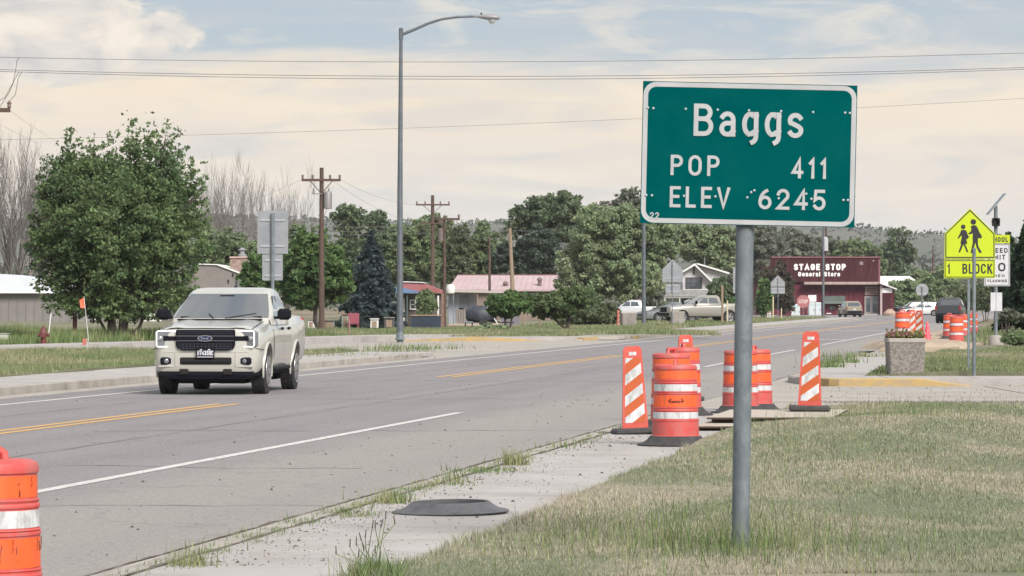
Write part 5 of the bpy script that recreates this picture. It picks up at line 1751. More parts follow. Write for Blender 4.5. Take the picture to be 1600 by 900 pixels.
# ------------------------------------------------------------------ buildings
class Site:
    """a local frame at depth Y whose x,z follow the photo's scale there; y goes away from the camera"""
    def __init__(s, name, px, Y, z, label, cat, yaw=0.0, group=None):
        s.px, s.Y, s.z, s.q = px, Y, z, F / Y
        s.root = empty(name, ((px - 800) / F * Y, Y, z), rz=yaw, label=label, cat=cat, group=group)

    def X(s, px): return (px - s.px) / s.q
    def Z(s, py): return CAMZ + (472 - py) / s.q - s.z

    def box(s, name, x0, y0, x1, y1, ya, yb, m, parent=None, ch=0.0):
        """photo rectangle from depth ya to yb"""
        k = MB(); a, b, c, d = s.X(x0), s.X(x1), s.Z(y1), s.Z(y0)
        k.box(((a + b) / 2, (ya + yb) / 2, (c + d) / 2), (b - a, yb - ya, d - c), ch=ch)
        return k.build(name, m, parent or s.root)

    def poly(s, name, pts, ya, yb, m, parent=None):
        k = MB(); k.prism([(s.X(x), s.Z(y)) for x, y in pts], ya, yb)
        return k.build(name, m, parent or s.root)

    def window(s, x0, y0, x1, y1, ya, nx=2, ny=1, mf=None, name='window'):
        mf = mf or M_white
        a, b, c, d = s.X(x0), s.X(x1), s.Z(y1), s.Z(y0)
        t = .07
        k = MB()
        k.box(((a + b) / 2, ya, d - t / 2), (b - a, .10, t)); k.box(((a + b) / 2, ya, c + t / 2), (b - a, .10, t))
        k.box((a + t / 2, ya, (c + d) / 2), (t, .096, d - c - 2 * t)); k.box((b - t / 2, ya, (c + d) / 2), (t, .096, d - c - 2 * t))
        for i in range(1, nx): k.box((a + (b - a) * i / nx, ya, (c + d) / 2), (t * .7, .08, d - c - 2 * t))
        for i in range(1, ny): k.box(((a + b) / 2, ya + .004, c + (d - c) * i / ny), (b - a - 2 * t, .06, t * .5))
        w = k.build(name, mf, s.root)
        for i in range(nx):
            for j in range(ny):
                k = MB(); xa = a + (b - a) * i / nx; xb = a + (b - a) * (i + 1) / nx; za = c + (d - c) * j / ny; zb = c + (d - c) * (j + 1) / ny
                k.box(((xa + xb) / 2, ya + .03, (za + zb) / 2), (xb - xa - .04, .01, zb - za - .04)); k.build('pane', M_glass, w)
        return w


M_maroon = mat('maroon_siding', lin(74, 40, 44), .95, spec=.1, c2=lin(64, 35, 39), scale=.8, stretch=(3, 3, .5), dirt=lin(98, 64, 66), dscale=.6, damt=.4)
M_maroonlow = mat('maroon_boards', lin(104, 50, 61), .95, spec=.1, c2=lin(88, 42, 52), scale=1.5, stretch=(4, 4, .4), dirt=lin(132, 92, 96), dscale=.8, damt=.4)
M_beige = mat('beige_trim', lin(170, 148, 140), .8, c2=lin(150, 130, 124), scale=2)


def battens(s, name, x0, y0, x1, y1, ya, step, m, parent=None):
    k = MB(); a, b, c, d = s.X(x0), s.X(x1), s.Z(y1), s.Z(y0)
    n = int((b - a) / step)
    for i in range(n + 1):
        k.box((a + (b - a) * i / n, ya, (c + d) / 2), (.07, .05, d - c))
    return k.build(name, m, parent or s.root)


def store():
    s = Site('general_store', 1281, 430, .02, 'long maroon general store with white lettering across its flat false front', 'store')
    s.box('upper_wall', 1187, 402.5, 1374.5, 441, -.4, 12, M_maroon)
    battens(s, 'siding', 1188, 404, 1374, 440, -.42, .40, M_maroon)
    s.box('coping', 1186, 401, 1375.5, 403.2, -.55, 12.05, mat('coping', lin(120, 72, 78), .7))
    s.box('fascia', 1255, 440.5, 1372, 444.5, -1.5, .0, M_beige)
    s.box('porch_soffit', 1255, 444.6, 1372, 446.5, -1.2, .1, mat('soffit', lin(84, 60, 62), .9))
    s.box('lower_wall', 1188, 441.2, 1375, 493, .0, 11.9, M_maroonlow)
    battens(s, 'siding', 1258, 447, 1349, 492, -.01, .55, M_maroonlow)
    s.box('corner_post', 1372, 405, 1374.8, 493, -.47, -.3, mat('corner_trim', lin(118, 74, 80), .8))
    s.box('menu_board', 1351.5, 448, 1371.5, 461, -.14, -.02, M_beige)
    k = MB()
    for yy in (451, 454.5, 458): k.box((s.X(1361.5), -.15, s.Z(yy)), (1.2, .012, .10))
    k.build('board_strip', mat('board_text', lin(110, 84, 70), .8), s.root)
    dr = s.box('door_frame', 1350.5, 462.5, 1372, 489.5, -.16, .05, M_beige)
    for (x0, x1) in ((1352.2, 1360.4), (1362.2, 1370.4)):
        d = s.box('door', x0, 464, x1, 488.5, -.19, -.165, mat('door_pale', lin(150, 168, 172), .5), dr)
        s.box('pane', x0 + .8, 465, x1 - .8, 487.5, -.21, -.192, M_glass, dr)
    s.box('step', 1348, 490, 1373, 493.5, -1.6, -.02, M_conc)
    aw = s.box('green_awning', 1287, 462.5, 1319.5, 470.5, -.8, -.05, mat('awning_green', lin(92, 102, 96), .8, c2=lin(80, 90, 84), scale=2))
    s.box('awning_valance', 1287, 470.6, 1319.5, 474.5, -.85, -.6, mat('valance', lin(104, 112, 106), .8), aw)
    w = s.window(1296, 478, 1306, 485, -.04, 2, 1, M_maroon)
    s.box('wall_vent', 1342.5, 409, 1348, 414, -.5, -.38, mat('vent_grey', lin(130, 112, 116), .7))
    s.box('lamp', 1363, 406.5, 1365, 408.5, -.56, -.38, M_beige)
    k = MB(); lettering(k, 'STAGE STOP', s.X(1240), s.X(1321), s.Z(422.3), 10 / s.q, 2.5 / s.q, -.46, gap=.20, split=(mat('store_letters', lin(232, 228, 226), .6), s.root))
    lettering(k, 'General Store', s.X(1246.5), s.X(1312), s.Z(432), 7.2 / s.q, 1.7 / s.q, -.46, gap=.20, split=(mat('store_letters', lin(232, 228, 226), .6), s.root))
    # bench and ash bin by the door
    s.box('low_bench', 1290, 489, 1297, 490.4, -1.5, -1.0, M_white); 
    # annex with white gable
    a = Site('store_annex', 1386, 428, .02, 'low maroon lean-to with white gable end at the right end of the store', 'shed')
    a.poly('wall', [(1376, 494), (1397, 494), (1397, 452), (1376, 444)], 0, 6, M_maroonlow)
    a.box('white_gable', 1377, 450, 1394, 457.5, -.06, -.01, M_white)
    a.poly('roof', [(1374, 443.2), (1401, 452.8), (1401, 451), (1374, 441.4)], -.6, 6.3, M_white)
    a.box('corner_post', 1375.2, 446, 1378.4, 494, -.08, .02, mat('post_beige', lin(165, 150, 148), .8))
    a.box('door', 1381, 459, 1393, 493, -.05, -.012, M_maroon)
    battens(a, 'siding', 1380, 459, 1396, 493, -.03, .4, M_maroon)


store()


def ice_chest(px0, px1, ytop, Yd, label):
    s = Site('ice_chest', (px0 + px1) / 2, Yd, .02, label, 'ice chest')
    s.box('cabinet', px0, ytop, px1, 494.5, 0, .9, M_white, ch=.04)
    mid = (px0 + px1) / 2
    for a, b in ((px0 + .6, mid - .3), (mid + .3, px1 - .6)):
        d = s.box('door', a, ytop + 5, b, 492, -.04, -.005, mat('chest_door', lin(190, 196, 198), .4))
        s.box('handle', b - 1.0, ytop + 10, b - .5, ytop + 14, -.08, -.042, M_trim, d)
    s.box('header', px0 + .6, ytop + .8, px1 - .6, ytop + 4.5, -.03, -.004, mat('chest_header', lin(170, 190, 196), .5))
ice_chest(1236, 1250, 475, 415, 'smaller white ice chest left of the faded stop sign')
ice_chest(1263, 1283, 472.5, 416, 'larger white ice chest right of the faded stop sign')
s = Site('notice_board', 1269, 410, .02, 'small white board on legs behind the ice chests', 'sign')
s.box('board', 1262.5, 461, 1275.5, 471.5, 0, .06, M_white)
for x in (1264, 1274): s.box('leg', x - .4, 471, x + .4, 494, .0, .06, M_galv)
s = Site('boulder', 1391, 405, .02, 'tan boulder at the corner of the lean-to', 'rock')
k = MB(); rr_ = random.Random(4)
rings = []
for z, r in ((0, 1.0), (.25, 1.05), (.5, .75), (.72, .3)):
    rings.append([((r * math.cos(a) + rr_.gauss(0, .06)) * .75, (r * math.sin(a) + rr_.gauss(0, .06)) * .6, z * 1.1) for a in [i * math.pi / 5 for i in range(10)]])
k.loft(rings); k.build('rock', mat('tan_rock', lin(176, 150, 134), .9, c2=lin(150, 126, 112), scale=3), s.root)

# white gabled house
M_siding = mat('white_siding', lin(190, 188, 188), .8, c2=lin(176, 174, 175), scale=1.4)
M_shingle = mat('grey_shingle', lin(116, 112, 110), .9, c2=lin(96, 93, 92), scale=3)
M_winblk = mat('dark_window_frame', lin(62, 60, 62), .6)
s = Site('white_house', 1088, 312, .15, 'white gabled two storey house behind the tan parked pickup', 'house')
s.poly('wall', [(1067, 500), (1112, 500), (1112, 440), (1085, 414.5), (1067, 425)], 0, 7, M_siding)
s.box('wall', 1112, 430, 1138, 500, 3.0, 10, M_siding)
s.poly('roof', [(1064, 427.5), (1064, 424.5), (1085, 411.6), (1113.5, 440), (1113.5, 443.4), (1085, 415.0)], -.7, 7.2, M_white)
s.poly('roof', [(1090, 412.5), (1092, 410.6), (1142, 425.5), (1142, 428.2)], 2.0, 10.5, M_white)
s.poly('roof_covering', [(1064, 424.2), (1085, 411.2), (1113.5, 439.6), (1085, 411.7)], -.6, 7.0, M_shingle)
s.poly('rear_gable', [(1098, 417), (1112, 437), (1137, 437), (1137, 427)], 2.6, 2.9, M_siding)
w = s.window(1071.5, 433.5, 1097, 451, -.05, 3, 2, M_winblk)
s.box('attic_vent', 1083, 417, 1085.4, 429, -.06, -.01, M_winblk)
s.box('belt_board', 1067, 452.2, 1112, 454, -.09, -.005, M_white)
s.poly('porch_roof', [(1033, 463.5), (1033, 461), (1044, 453), (1101, 453), (1106, 461), (1106, 463.5)], -2.6, -.01, mat('porch_shingle', lin(150, 150, 148), .85, c2=lin(132, 132, 130), scale=3))
s.box('porch_wall', 1036, 463.6, 1104, 500, -1.6, -.02, M_siding)
s.box('porch_beam', 1034, 463.6, 1105, 465.6, -2.5, -1.7, M_white)
for x in (1037, 1060, 1080, 1103): s.box('porch_post', x - .8, 465.8, x + .8, 500, -2.45, -2.25, M_white)
s.window(1064, 467, 1072, 481, -1.66, 1, 2, M_winblk); s.window(1085, 467, 1092, 480, -1.66, 1, 2, M_winblk)
s.box('chimney_pipe', 1104.4, 401, 1105.6, 418, 4, 4.25, M_galv)
# clapboard lines
k = MB()
for i in range(38):
    z = .3 + i * .14
    if z < s.Z(441): k.box(((s.X(1067) + s.X(1112)) / 2, -.008, z), (s.X(1112) - s.X(1067) - .1, .012, .02))
k.build('clapboard', mat('clap_edge', lin(168, 167, 168), .8), s.root)
# a white peaked roof right of the store
s = Site('white_shed', 1424, 480, .05, 'white metal roofed shed among bushes right of the store', 'shed')
s.poly('wall', [(1378, 494), (1442, 494), (1442, 448.5), (1378, 447.5)], 0, 8, mat('sage_wall', lin(150, 156, 150), .85))
k = MB(); a_ = [s.X(1374), s.X(1446), s.X(1426), s.X(1380)]; k.add([(a_[0], -.6, s.Z(447)), (a_[1], -.6, s.Z(448)), (a_[2], 4, s.Z(431)), (a_[3], 4, s.Z(431)), (a_[0], 8.5, s.Z(447)), (a_[1], 8.5, s.Z(448))], [(0, 1, 2, 3), (1, 5, 2), (4, 0, 3), (5, 4, 3, 2)])
k.build('roof', M_white, s.root)
s.box('vent_pipe', 1422.6, 421, 1423.4, 431, 2, 2.2, M_galv)

# grey shed with white roof at far left
M_shed = mat('grey_metal_siding', lin(128, 124, 120), .75, c2=lin(118, 114, 111), scale=.8)
s = Site('grey_shed', 60, 262, .12, 'long grey metal shed with white roof behind the big green tree', 'shed')
s.box('wall', -120, 457, 255, 520, 0, 12, M_shed)
battens(s, 'siding', -119, 458, 254, 519, -.02, .62, mat('siding_rib', lin(120, 116, 113), .75))
s.poly('roof', [(-125, 458.4), (160, 458.4), (60, 436), (0, 428), (-125, 424)], -.5, 12.5, mat('white_metal_roof', lin(206, 210, 216), .45, c2=lin(198, 202, 208), scale=.6))
s.poly('roof', [(158, 458.5), (262, 458.5), (262, 455), (150, 455)], -.5, 12.5, M_shed)
s.box('eave_trim', -125, 456.6, 262, 458.2, -.62, -.5, M_white)
gd = s.box('garage_door', 224, 489, 252, 520, -.08, -.02, M_white)
for yy in (496, 503, 510): s.box('door_joint', 224.5, yy, 251.5, yy + .5, -.086, -.081, M_shed, gd)
for x in (148.5, 222.5): s.box('corner_trim', x - 1.2, 489 if x > 200 else 486, x + 1.2, 520, -.09, -.01, M_white)
# tan roofed house with stone chimney
s = Site('tan_house', 345, 235, .15, 'tan roofed house with stone chimney behind the cream pickup', 'house')
M_tanroof = mat('tan_roof', lin(128, 121, 117), .9, c2=lin(116, 110, 107), scale=2)
s.poly('roof', [(290, 452), (388, 452), (388, 432), (338, 413.5), (312, 412.5)], 0, 8, M_tanroof)
s.poly('ridge_trim', [(311, 413.4), (311, 411.8), (339, 412.6), (389, 431.5), (389, 433), (338.5, 414.2)], -.12, 8.1, M_white)
s.box('wall', 296, 452.2, 386, 510, .4, 7.6, M_siding)
s.poly('gable_wall', [(384, 452), (384, 434), (386, 434), (386, 452)], -.05, 0, M_siding)
ch = s.box('chimney', 356, 401.5, 386, 452, 2.0, 3.6, mat('chimney_stone', lin(150, 132, 124), .9, c2=lin(118, 96, 90), scale=3.2, bump=.6, bscale=6))
s.box('chimney_cap', 355, 400.2, 387, 402.4, 1.9, 3.7, mat('cap_stone', lin(176, 150, 138), .85), ch)
k = MB(); k.lathe([(.28, 0), (.30, .12), (.16, .2), (.16, .4), (.30, .46), (.05, .62)], 14, M=Matrix.Translation((s.X(373.5), 2.8, s.Z(400.3))))
k.build('chimney_pot', M_alu, ch)
for (x, y) in ((364, 430), (357, 440)): s.box('roof_vent', x - .8, y - 3, x + .8, y + 2, -.08, .0, M_trim)
s.box('vent_pipe', 371.2, 428, 372.8, 450, -.25, -.05, M_galv)

# pink roofed long house
M_pink = mat('pink_metal_roof', lin(180, 160, 161), .75, c2=lin(170, 150, 152), scale=.7, dirt=lin(176, 146, 146), dscale=1, damt=.4)
s = Site('pink_roofed_house', 790, 285, .15, 'long low house with a faded pink metal roof', 'house')
k = MB()
za, zb = s.Z(452), s.Z(429)
xa, xb, xt = s.X(700), s.X(905), s.X(714)
k.add([(xa, 0, za), (xb, 0, za), (xb, 5, zb), (xt, 5, zb), (xa, 0, za - .16), (xb, 0, za - .16), (xb, 10, za), (xa, 10, za)], [(0, 1, 2, 3), (4, 5, 1, 0), (3, 2, 6, 7), (0, 3, 7), (1, 6, 2)])
k.build('roof', M_pink, s.root)
k = MB()
n = 22
for i in range(n + 1):
    u = i / n; x0 = xa + (xb - xa) * u; x1 = xt + (xb - xt) * u
    k.tube([(x0, 0, za + .02), (x1, 5, zb + .02)], .02, 4)
k.build('roof_seam', M_pink, s.root)
s.box('ridge_cap', 713, 427.6, 905, 429.4, 4.9, 5.1, mat('ridge_dark', lin(96, 66, 64), .8))
s.box('wall', 706, 453.4, 903, 512, .6, 9.6, mat('tan_wall', lin(132, 118, 108), .85, c2=lin(118, 104, 96), scale=1))
s.box('eave_fascia', 700, 452.5, 905, 455, .1, .5, mat('fascia_dark', lin(88, 72, 68), .85))
for (x, yt) in ((790, 444), (843.5, 438)):
    k = MB(); k.tube([(s.X(x), 1.2, za), (s.X(x), 1.2, s.Z(yt))], .16, 8); k.lathe([(.26, 0), (.2, .16), (.05, .25)], 10, M=Matrix.Translation((s.X(x), 1.2, s.Z(yt)))); k.build('flue_pipe', mat('flue', lin(108, 92, 92), .6), s.root)
s.window(828, 458, 840, 468, .55, 2, 1); s.window(800, 458, 812, 470, .55, 2, 1)
# grey lean-to with tank
s = Site('metal_shed', 735, 225, .15, 'grey metal lean-to with an open carport roof in front of the pink roofed house', 'shed')
M_greymetal = mat('grey_corrugated', lin(150, 156, 164), .6, .2, c2=lin(132, 138, 146), scale=1.5, stretch=(5, 1, .3))
s.box('wall', 701, 458, 745, 508, 0, 3, M_greymetal)
battens(s, 'siding', 702, 459, 744, 508, -.01, .3, M_greymetal)
s.box('door', 718, 462, 733, 506, -.06, -.035, mat('shed_door', lin(112, 118, 126), .6))
s.poly('carport_roof', [(698, 456.5), (806, 458.5), (806, 456), (712, 452.6), (698, 454)], -1.2, 3.4, mat('carport_roof', lin(168, 162, 156), .7))
for x in (746, 805): s.box('carport_post', x - .7, 458.7, x + .7, 508, -1.1, -.95, M_woodpale)
s = Site('water_tank', 704, 222, .15, 'small white tank on a stand by the grey lean-to', 'tank')
k = MB(); k.lathe([(.05, -.30), (.25, -.26), (.29, -.1), (.29, .1), (.25, .26), (.05, .30)], 18, M=Matrix.Translation((s.X(704), .4, s.Z(451.5)))); k.build('tank_body', M_white, s.root, smooth=40)
for dx in (-.18, .18):
    k = MB(); k.box((s.X(704) + dx, .4, s.Z(458) / 2), (.06, .06, s.Z(458))); k.build('leg', M_galv, s.root)
# red and blue roofed house behind the fence
s = Site('red_roofed_house', 660, 205, .15, 'small house with red roof and blue porch behind the street lamp', 'house')
M_redroof = mat('red_metal_roof', lin(158, 98, 96), .6, c2=lin(140, 84, 84), scale=1)
s.poly('roof', [(620, 452), (694, 459), (694, 455.5), (672, 446), (655, 441.2), (628, 440.5), (620, 443)], 0, 7, M_redroof)
s.poly('ridge_trim', [(626, 440.8), (626, 439.4), (660, 440.6), (664, 442.4), (655, 441.6)], -.1, 7, M_white)
s.poly('porch_roof', [(598, 457), (658, 458.5), (658, 456.5), (630, 449.5), (604, 448), (598, 451)], -1.2, -.02, mat('blue_roof', lin(96, 126, 160), .5, c2=lin(84, 110, 146), scale=1.5))
s.box('wall', 622, 459, 688, 512, .3, 6.6, mat('brown_wall', lin(92, 84, 78), .9, c2=lin(76, 70, 66), scale=1.5))
for x in (600.5, 637, 656): s.box('porch_post', x - .9, 458.6, x + .9, 512, -1.0, -.85, mat('post_blue', lin(74, 88, 92), .7))
s.window(640, 468, 650, 484, .25, 1, 2); s.box('door', 625, 466, 632, 510, .22, .29, M_white)
s.box('white_post', 684, 462, 686.4, 494, -.9, -.75, M_white)
# blue corrugated fence with a pale cap rail
s = Site('blue_fence', 665, 186, .15, 'dark blue corrugated metal fence with a pale cap rail', 'fence')
M_bluef = mat('blue_corrugated', lin(52, 64, 80), .55, .1, c2=lin(44, 54, 68), scale=2)
k = MB()
xa, xb = s.X(642), s.X(689); n = 34
for i in range(n):
    x = xa + (xb - xa) * i / n; k.box((x + (xb - xa) / n / 2, (i % 2) * .03, s.Z(494) / 2 + .02), ((xb - xa) / n, .03, s.Z(494) - .04))
k.build('corrugated_panel', M_bluef, s.root)
s.box('cap_rail', 641, 491.6, 690, 493.6, -.06, .10, M_woodpale)
for x in (642.5, 665, 688.5): s.box('post', x - .9, 492, x + .9, 515, .04, .16, M_woodpale)
s = Site('gate_post', 691.5, 184, .15, 'thick brown timber post at the right end of the blue fence', 'post')
s.box('post_shaft', 689.6, 458, 693.4, 516, 0, .13, mat('brown_post', lin(132, 106, 92), .85, c2=lin(108, 84, 72), scale=3))

# yard clutter under the spruce
M_crate = mat('grey_board', lin(140, 134, 128), .9, c2=lin(118, 112, 106), scale=3)
def clutter(name, px, y0, y1, w, Yd, label, m, cat, roof=None):
    s = Site(name, px, Yd, .15, label, cat)
    s.box('box_body', px - w / 2, y0, px + w / 2, y1, 0, .8, m)
    s.box('lid', px - w / 2 - .8, y0 - 1.4, px + w / 2 + .8, y0 - .05, -.08, .88, roof or M_crate)
    s.box('door', px - w * .32, y0 + 3, px + w * .3, y1 - 1, -.03, -.004, M_woodpale)
    return s
clutter('storage_box', 514, 501, 513, 15, 176, 'low grey storage box beside the utility pole under the green tree', M_crate, 'box')
clutter('storage_box', 539, 492, 514, 10, 178, 'tall pale green cupboard with red lid under the blue spruce', mat('pale_green', lin(140, 160, 148), .8), 'box', mat('lid_red', lin(132, 84, 84), .8))
clutter('storage_box', 585, 499, 512, 12, 182, 'white box frame standing under the blue spruce', M_white, 'box', M_white)
clutter('storage_box', 608, 497, 512, 15, 182, 'dark chest left of the street lamp', mat('chest_dark', lin(74, 72, 76), .8), 'box')
clutter('storage_box', 486, 500, 512, 9, 180, 'white box half hidden behind the bed of the cream pickup', M_white, 'box')
s = Site('yard_chair', 552, 177, .15, 'dark red garden chair leaning under the blue spruce', 'chair')
mr = mat('chair_red', lin(128, 60, 72), .7)
k = MB(); k.box((0, 0, .38), (.55, .5, .05)); k.build('seat', mr, s.root)
k = MB(); k.box((0, .25, .68), (.55, .05, .6), M=Matrix.Rotation(R(-14), 4, 'X')); k.build('backrest', mr, s.root)
for dx in (-.24, .24):
    for dy in (-.2, .2):
        k = MB(); k.box((dx, dy, .18), (.05, .05, .36)); k.build('leg', mr, s.root)
s = Site('stool', 732.5, 176, .15, 'dark metal stool frame on the dirt driveway', 'stool')
k = MB(); k.box((0, 0, .46), (.40, .34, .05)); k.build('seat', M_alu, s.root)
for dx in (-.17, .17):
    for dy in (-.13, .13):
        k = MB(); k.box((dx, dy, .22), (.06, .06, .44)); k.build('leg', M_trim, s.root)
s = Site('metal_drum', 720, 205, .15, 'grey weathered barrel crate beside the dark trailer', 'crate')
s.box('crate_body', 712, 484, 728, 505, 0, .7, mat('grey_weathered', lin(122, 118, 114), .9, c2=lin(98, 94, 92), scale=4))
for x in (714, 718, 722, 726): s.box('slat', x - 1.2, 483.4, x + 1.2, 505, -.03, -.004, M_crate)
s.box('lid', 717, 481, 724, 484, .1, .6, M_trim)
s = Site('covered_trailer', 752, 200, .15, 'small trailer under a dark blue tarp with its drawbar out', 'trailer')
Mt = mat('tarp', (.022, .026, .042), .55, c2=(.05, .055, .07), scale=4, bump=.6, bscale=3)
k = MB(); rings = []
for u, hx, hz in ((0, .75, .35), (.3, .88, .5), (.7, .9, .95), (.95, .62, 1.16), (1.0, .2, 1.22)):
    rings.append([(hx * math.cos(a) * (1 + .06 * math.sin(3 * a)), hx * .7 * math.sin(a), hz + .05 * math.sin(5 * a)) for a in [i * math.pi / 8 for i in range(16)]])
k.loft(rings); k.build('tarp', Mt, s.root, smooth=60)
for dx in (-.1, .0):
    pass
k = MB(); k.box((.1, 0, .32), (1.9, .9, .08)); k.box((1.2, 0, .30), (1.3, .07, .06)); k.build('chassis', M_trim, s.root)
for dy in (-.5, .5):
    k = MB(); k.lathe([(.12, -.07), (.26, -.08), (.27, 0), (.26, .08), (.12, .07)], 18, M=Matrix.Translation((.15, dy, .27)) @ Matrix.Rotation(R(90), 4, 'X')); k.build('wheel', M_tyre, s.root)
k = MB(); k.tube([(.35, -.55, 1.15), (1.05, -.55, .02)], .03, 6)
k.build('prop_pole', M_white, s.root)
s = Site('low_bin', 795, 205, .15, 'low grey bin under the left small round tree', 'box')
s.box('bin_body', 783, 493, 812, 507, 0, .9, mat('bin_grey', lin(112, 108, 116), .8)); s.box('lid', 782, 491.6, 813, 493, -.05, .95, M_crate)

# ------------------------------------------------------------------ poles and posts
def upole(px, ytop, Yd, r, arms, label, m=M_wood, lean=0.0, extras=True, zb=.13):
    q = F / Yd
    root = empty('utility_pole', ((px - 800) / F * Yd, Yd, zb), label=label, cat='utility pole', group='wooden utility poles', rot=(0, R(lean), 0))
    Z = lambda y: CAMZ + (472 - y) / q - zb
    k = MB(); k.tube([(0, 0, -.3), (0, 0, Z(ytop) * .5), (0, 0, Z(ytop))], [r * 1.2, r, r * .78], 10); k.build('pole', m, root, smooth=50)
    for (ya, xl, xr) in arms:
        a = k = MB(); k.box(((xl + xr) / 2 / q, -r * .9, Z(ya)), ((xr - xl) / q, .10, .12)); ar = k.build('crossarm', m, root)
        for xx in (xl + 1.5, xr - 1.5) + ((xl * .45, xr * .45) if xr - xl > 40 else ()):
            k = MB(); k.lathe([(.035, .06), (.06, .10), (.05, .16), (.07, .20), (.03, .26)], 8, M=Matrix.Translation((xx / q, -r * .9, Z(ya)))); k.build('insulator', mat('insulator', lin(112, 92, 86), .3), ar)
        k = MB()
        for sg in (-1, 1): k.tube([(sg * (xr - xl) / q * .28, -r * .9 - .06, Z(ya) - .05), (0, -r - .05, Z(ya) - .65)], .02, 4)
        k.build('brace', m, root)
    return root, Z, q


up1, Z1, q1 = upole(502.5, 262, 167, .125, [(281.5, -31, 30)], 'wooden utility pole with one crossarm and transformer behind the green tree')
k = MB(); k.lathe([(.02, -.42), (.20, -.40), (.20, .32), (.16, .40), (.03, .44)], 14, M=Matrix.Translation((.30, -.10, Z1(313)))); k.build('transformer', mat('transformer_grey', lin(128, 124, 124), .5, .2), up1, smooth=40)
k = MB(); k.box((-.2, -.15, Z1(303)), (.5, .05, .05)); k.lathe([(.04, 0), (.05, .2), (.03, .3)], 8, M=Matrix.Translation((-.36, -.15, Z1(303)))); k.lathe([(.04, 0), (.05, .2), (.03, .3)], 8, M=Matrix.Translation((.36, -.15, Z1(303)))); k.build('cutout_switch', M_alu, up1)
up2, Z2, q2 = upole(676, 305, 262, .16, [(320, -26, 27), (349, -18, 16)], 'dark wooden pole with two crossarms behind the red roofed house')
k = MB(); k.lathe([(.02, -.5), (.26, -.48), (.26, .42), (.04, .5)], 12, M=Matrix.Translation((.62, 0, Z2(367)))); k.build('transformer', mat('transformer_brown', lin(104, 92, 88), .6), up2)
upole(694.5, 337, 187, .085, [(342.5, -13, 24)], 'thin wooden pole with a lopsided crossarm at the end of the blue fence')
upole(765, 370, 252, .10, [], 'dark bare pole standing in front of the pink roof')
upole(803.5, 356, 215, .13, [], 'leaning pale wooden pole with guy wires in front of the pink roof', m=M_woodpale, lean=-2.6)
up6, Z6, q6 = upole(1291, 340, 470, .19, [], 'wooden pole with a pale transformer behind the maroon store')
k = MB(); k.lathe([(.02, -.8), (.42, -.78), (.42, .9), (.1, 1.1)], 12, M=Matrix.Translation((-.2, -.5, Z6(383)))); k.build('transformer', mat('transformer_pale', lin(170, 170, 172), .5), up6)
lp, Zl, ql = upole(1458, 384, 520, .14, [], 'dark yard light pole in front of the right hill')
k = MB(); k.tube([(0, 0, Zl(386)), (.5, 0, Zl(384))], .05, 6); k.build('lamp_arm', M_galv, lp)
k = MB(); k.lathe([(.02, .12), (.25, 0), (.22, -.2), (.02, -.26)], 10, M=Matrix.Translation((.62, 0, Zl(385)))); k.build('lamp_head', M_alu, lp)
upo, Zo, qo = upole(-26, 60, 100, .15, [(172.5, -46, 43)], 'utility pole just past the left frame edge, the tip of its crossarm showing', zb=.1)

# street lamp with curved arm
sl_root = empty('street_lamp', ((625 - 800) / F * 137.5, 137.5, .13), label='tall grey street lamp with a long curved arm on the far grass strip', cat='street lamp')
q = F / 137.5
Z = lambda y: CAMZ + (472 - y) / q - .13
k = MB(); k.tube([(0, 0, -.1), (0, 0, Z(300)), (.04, 0, Z(47))], [.135, .105, .065], 16); k.build('pole', mat('lamp_pole', lin(104, 110, 116), .5, .35, c2=lin(90, 96, 102), scale=3), sl_root, smooth=50)
k = MB(); k.lathe([(.20, 0), (.20, .04), (.15, .06), (.14, .3)], 16); k.build('base_plate', M_galv, sl_root)
k = MB(); k.tube([((x - 625) / q, 0, Z(y)) for x, y in ((628, 54), (650, 45), (668, 37), (690, 30), (715, 26.5), (743, 25.5))], [.065, .06, .055, .05, .048, .045], 10); k.build('arm', MATS['lamp_pole'], sl_root, smooth=50)
k = MB(); k.lathe([(.085, -.25), (.085, .18), (.05, .22)], 10, M=Matrix.Translation((.04, 0, Z(52)))); k.build('arm_clamp', MATS['lamp_pole'], sl_root)
hd = MB()
rings = []
for (x, w, zt, zb) in ((740, .05, 24.0, 27), (748, .075, 23, 28), (756, .13, 22.2, 30), (764, .17, 22, 31.5), (772, .17, 22.4, 31.5), (779, .13, 24, 31), (781, .05, 26, 29.5)):
    c = (Z(zt) + Z(zb)) / 2; h = (Z(zt) - Z(zb)) / 2
    rings.append([((x - 625) / q, w * math.cos(a), c + h * math.sin(a)) for a in [i * math.pi / 6 for i in range(12)]])
hd.loft(rings); lh = hd.build('lamp_head', mat('lamp_head_grey', lin(140, 138, 140), .5, .2), sl_root, smooth=50)
k = MB(); k.lathe([(.15, 0), (.145, -.06), (.11, -.12), (.05, -.155), (.001, -.16)], 16, M=Matrix.Translation(((769 - 625) / q, 0, Z(31)))); k.build('lens', mat('lamp_lens', lin(200, 204, 206), .1, trans=.5), lh, smooth=60)
k = MB(); k.lathe([(.03, 0), (.035, .05), (.001, .08)], 8, M=Matrix.Translation(((752 - 625) / q, 0, Z(22.6)))); k.build('photocell', M_trim, lh)

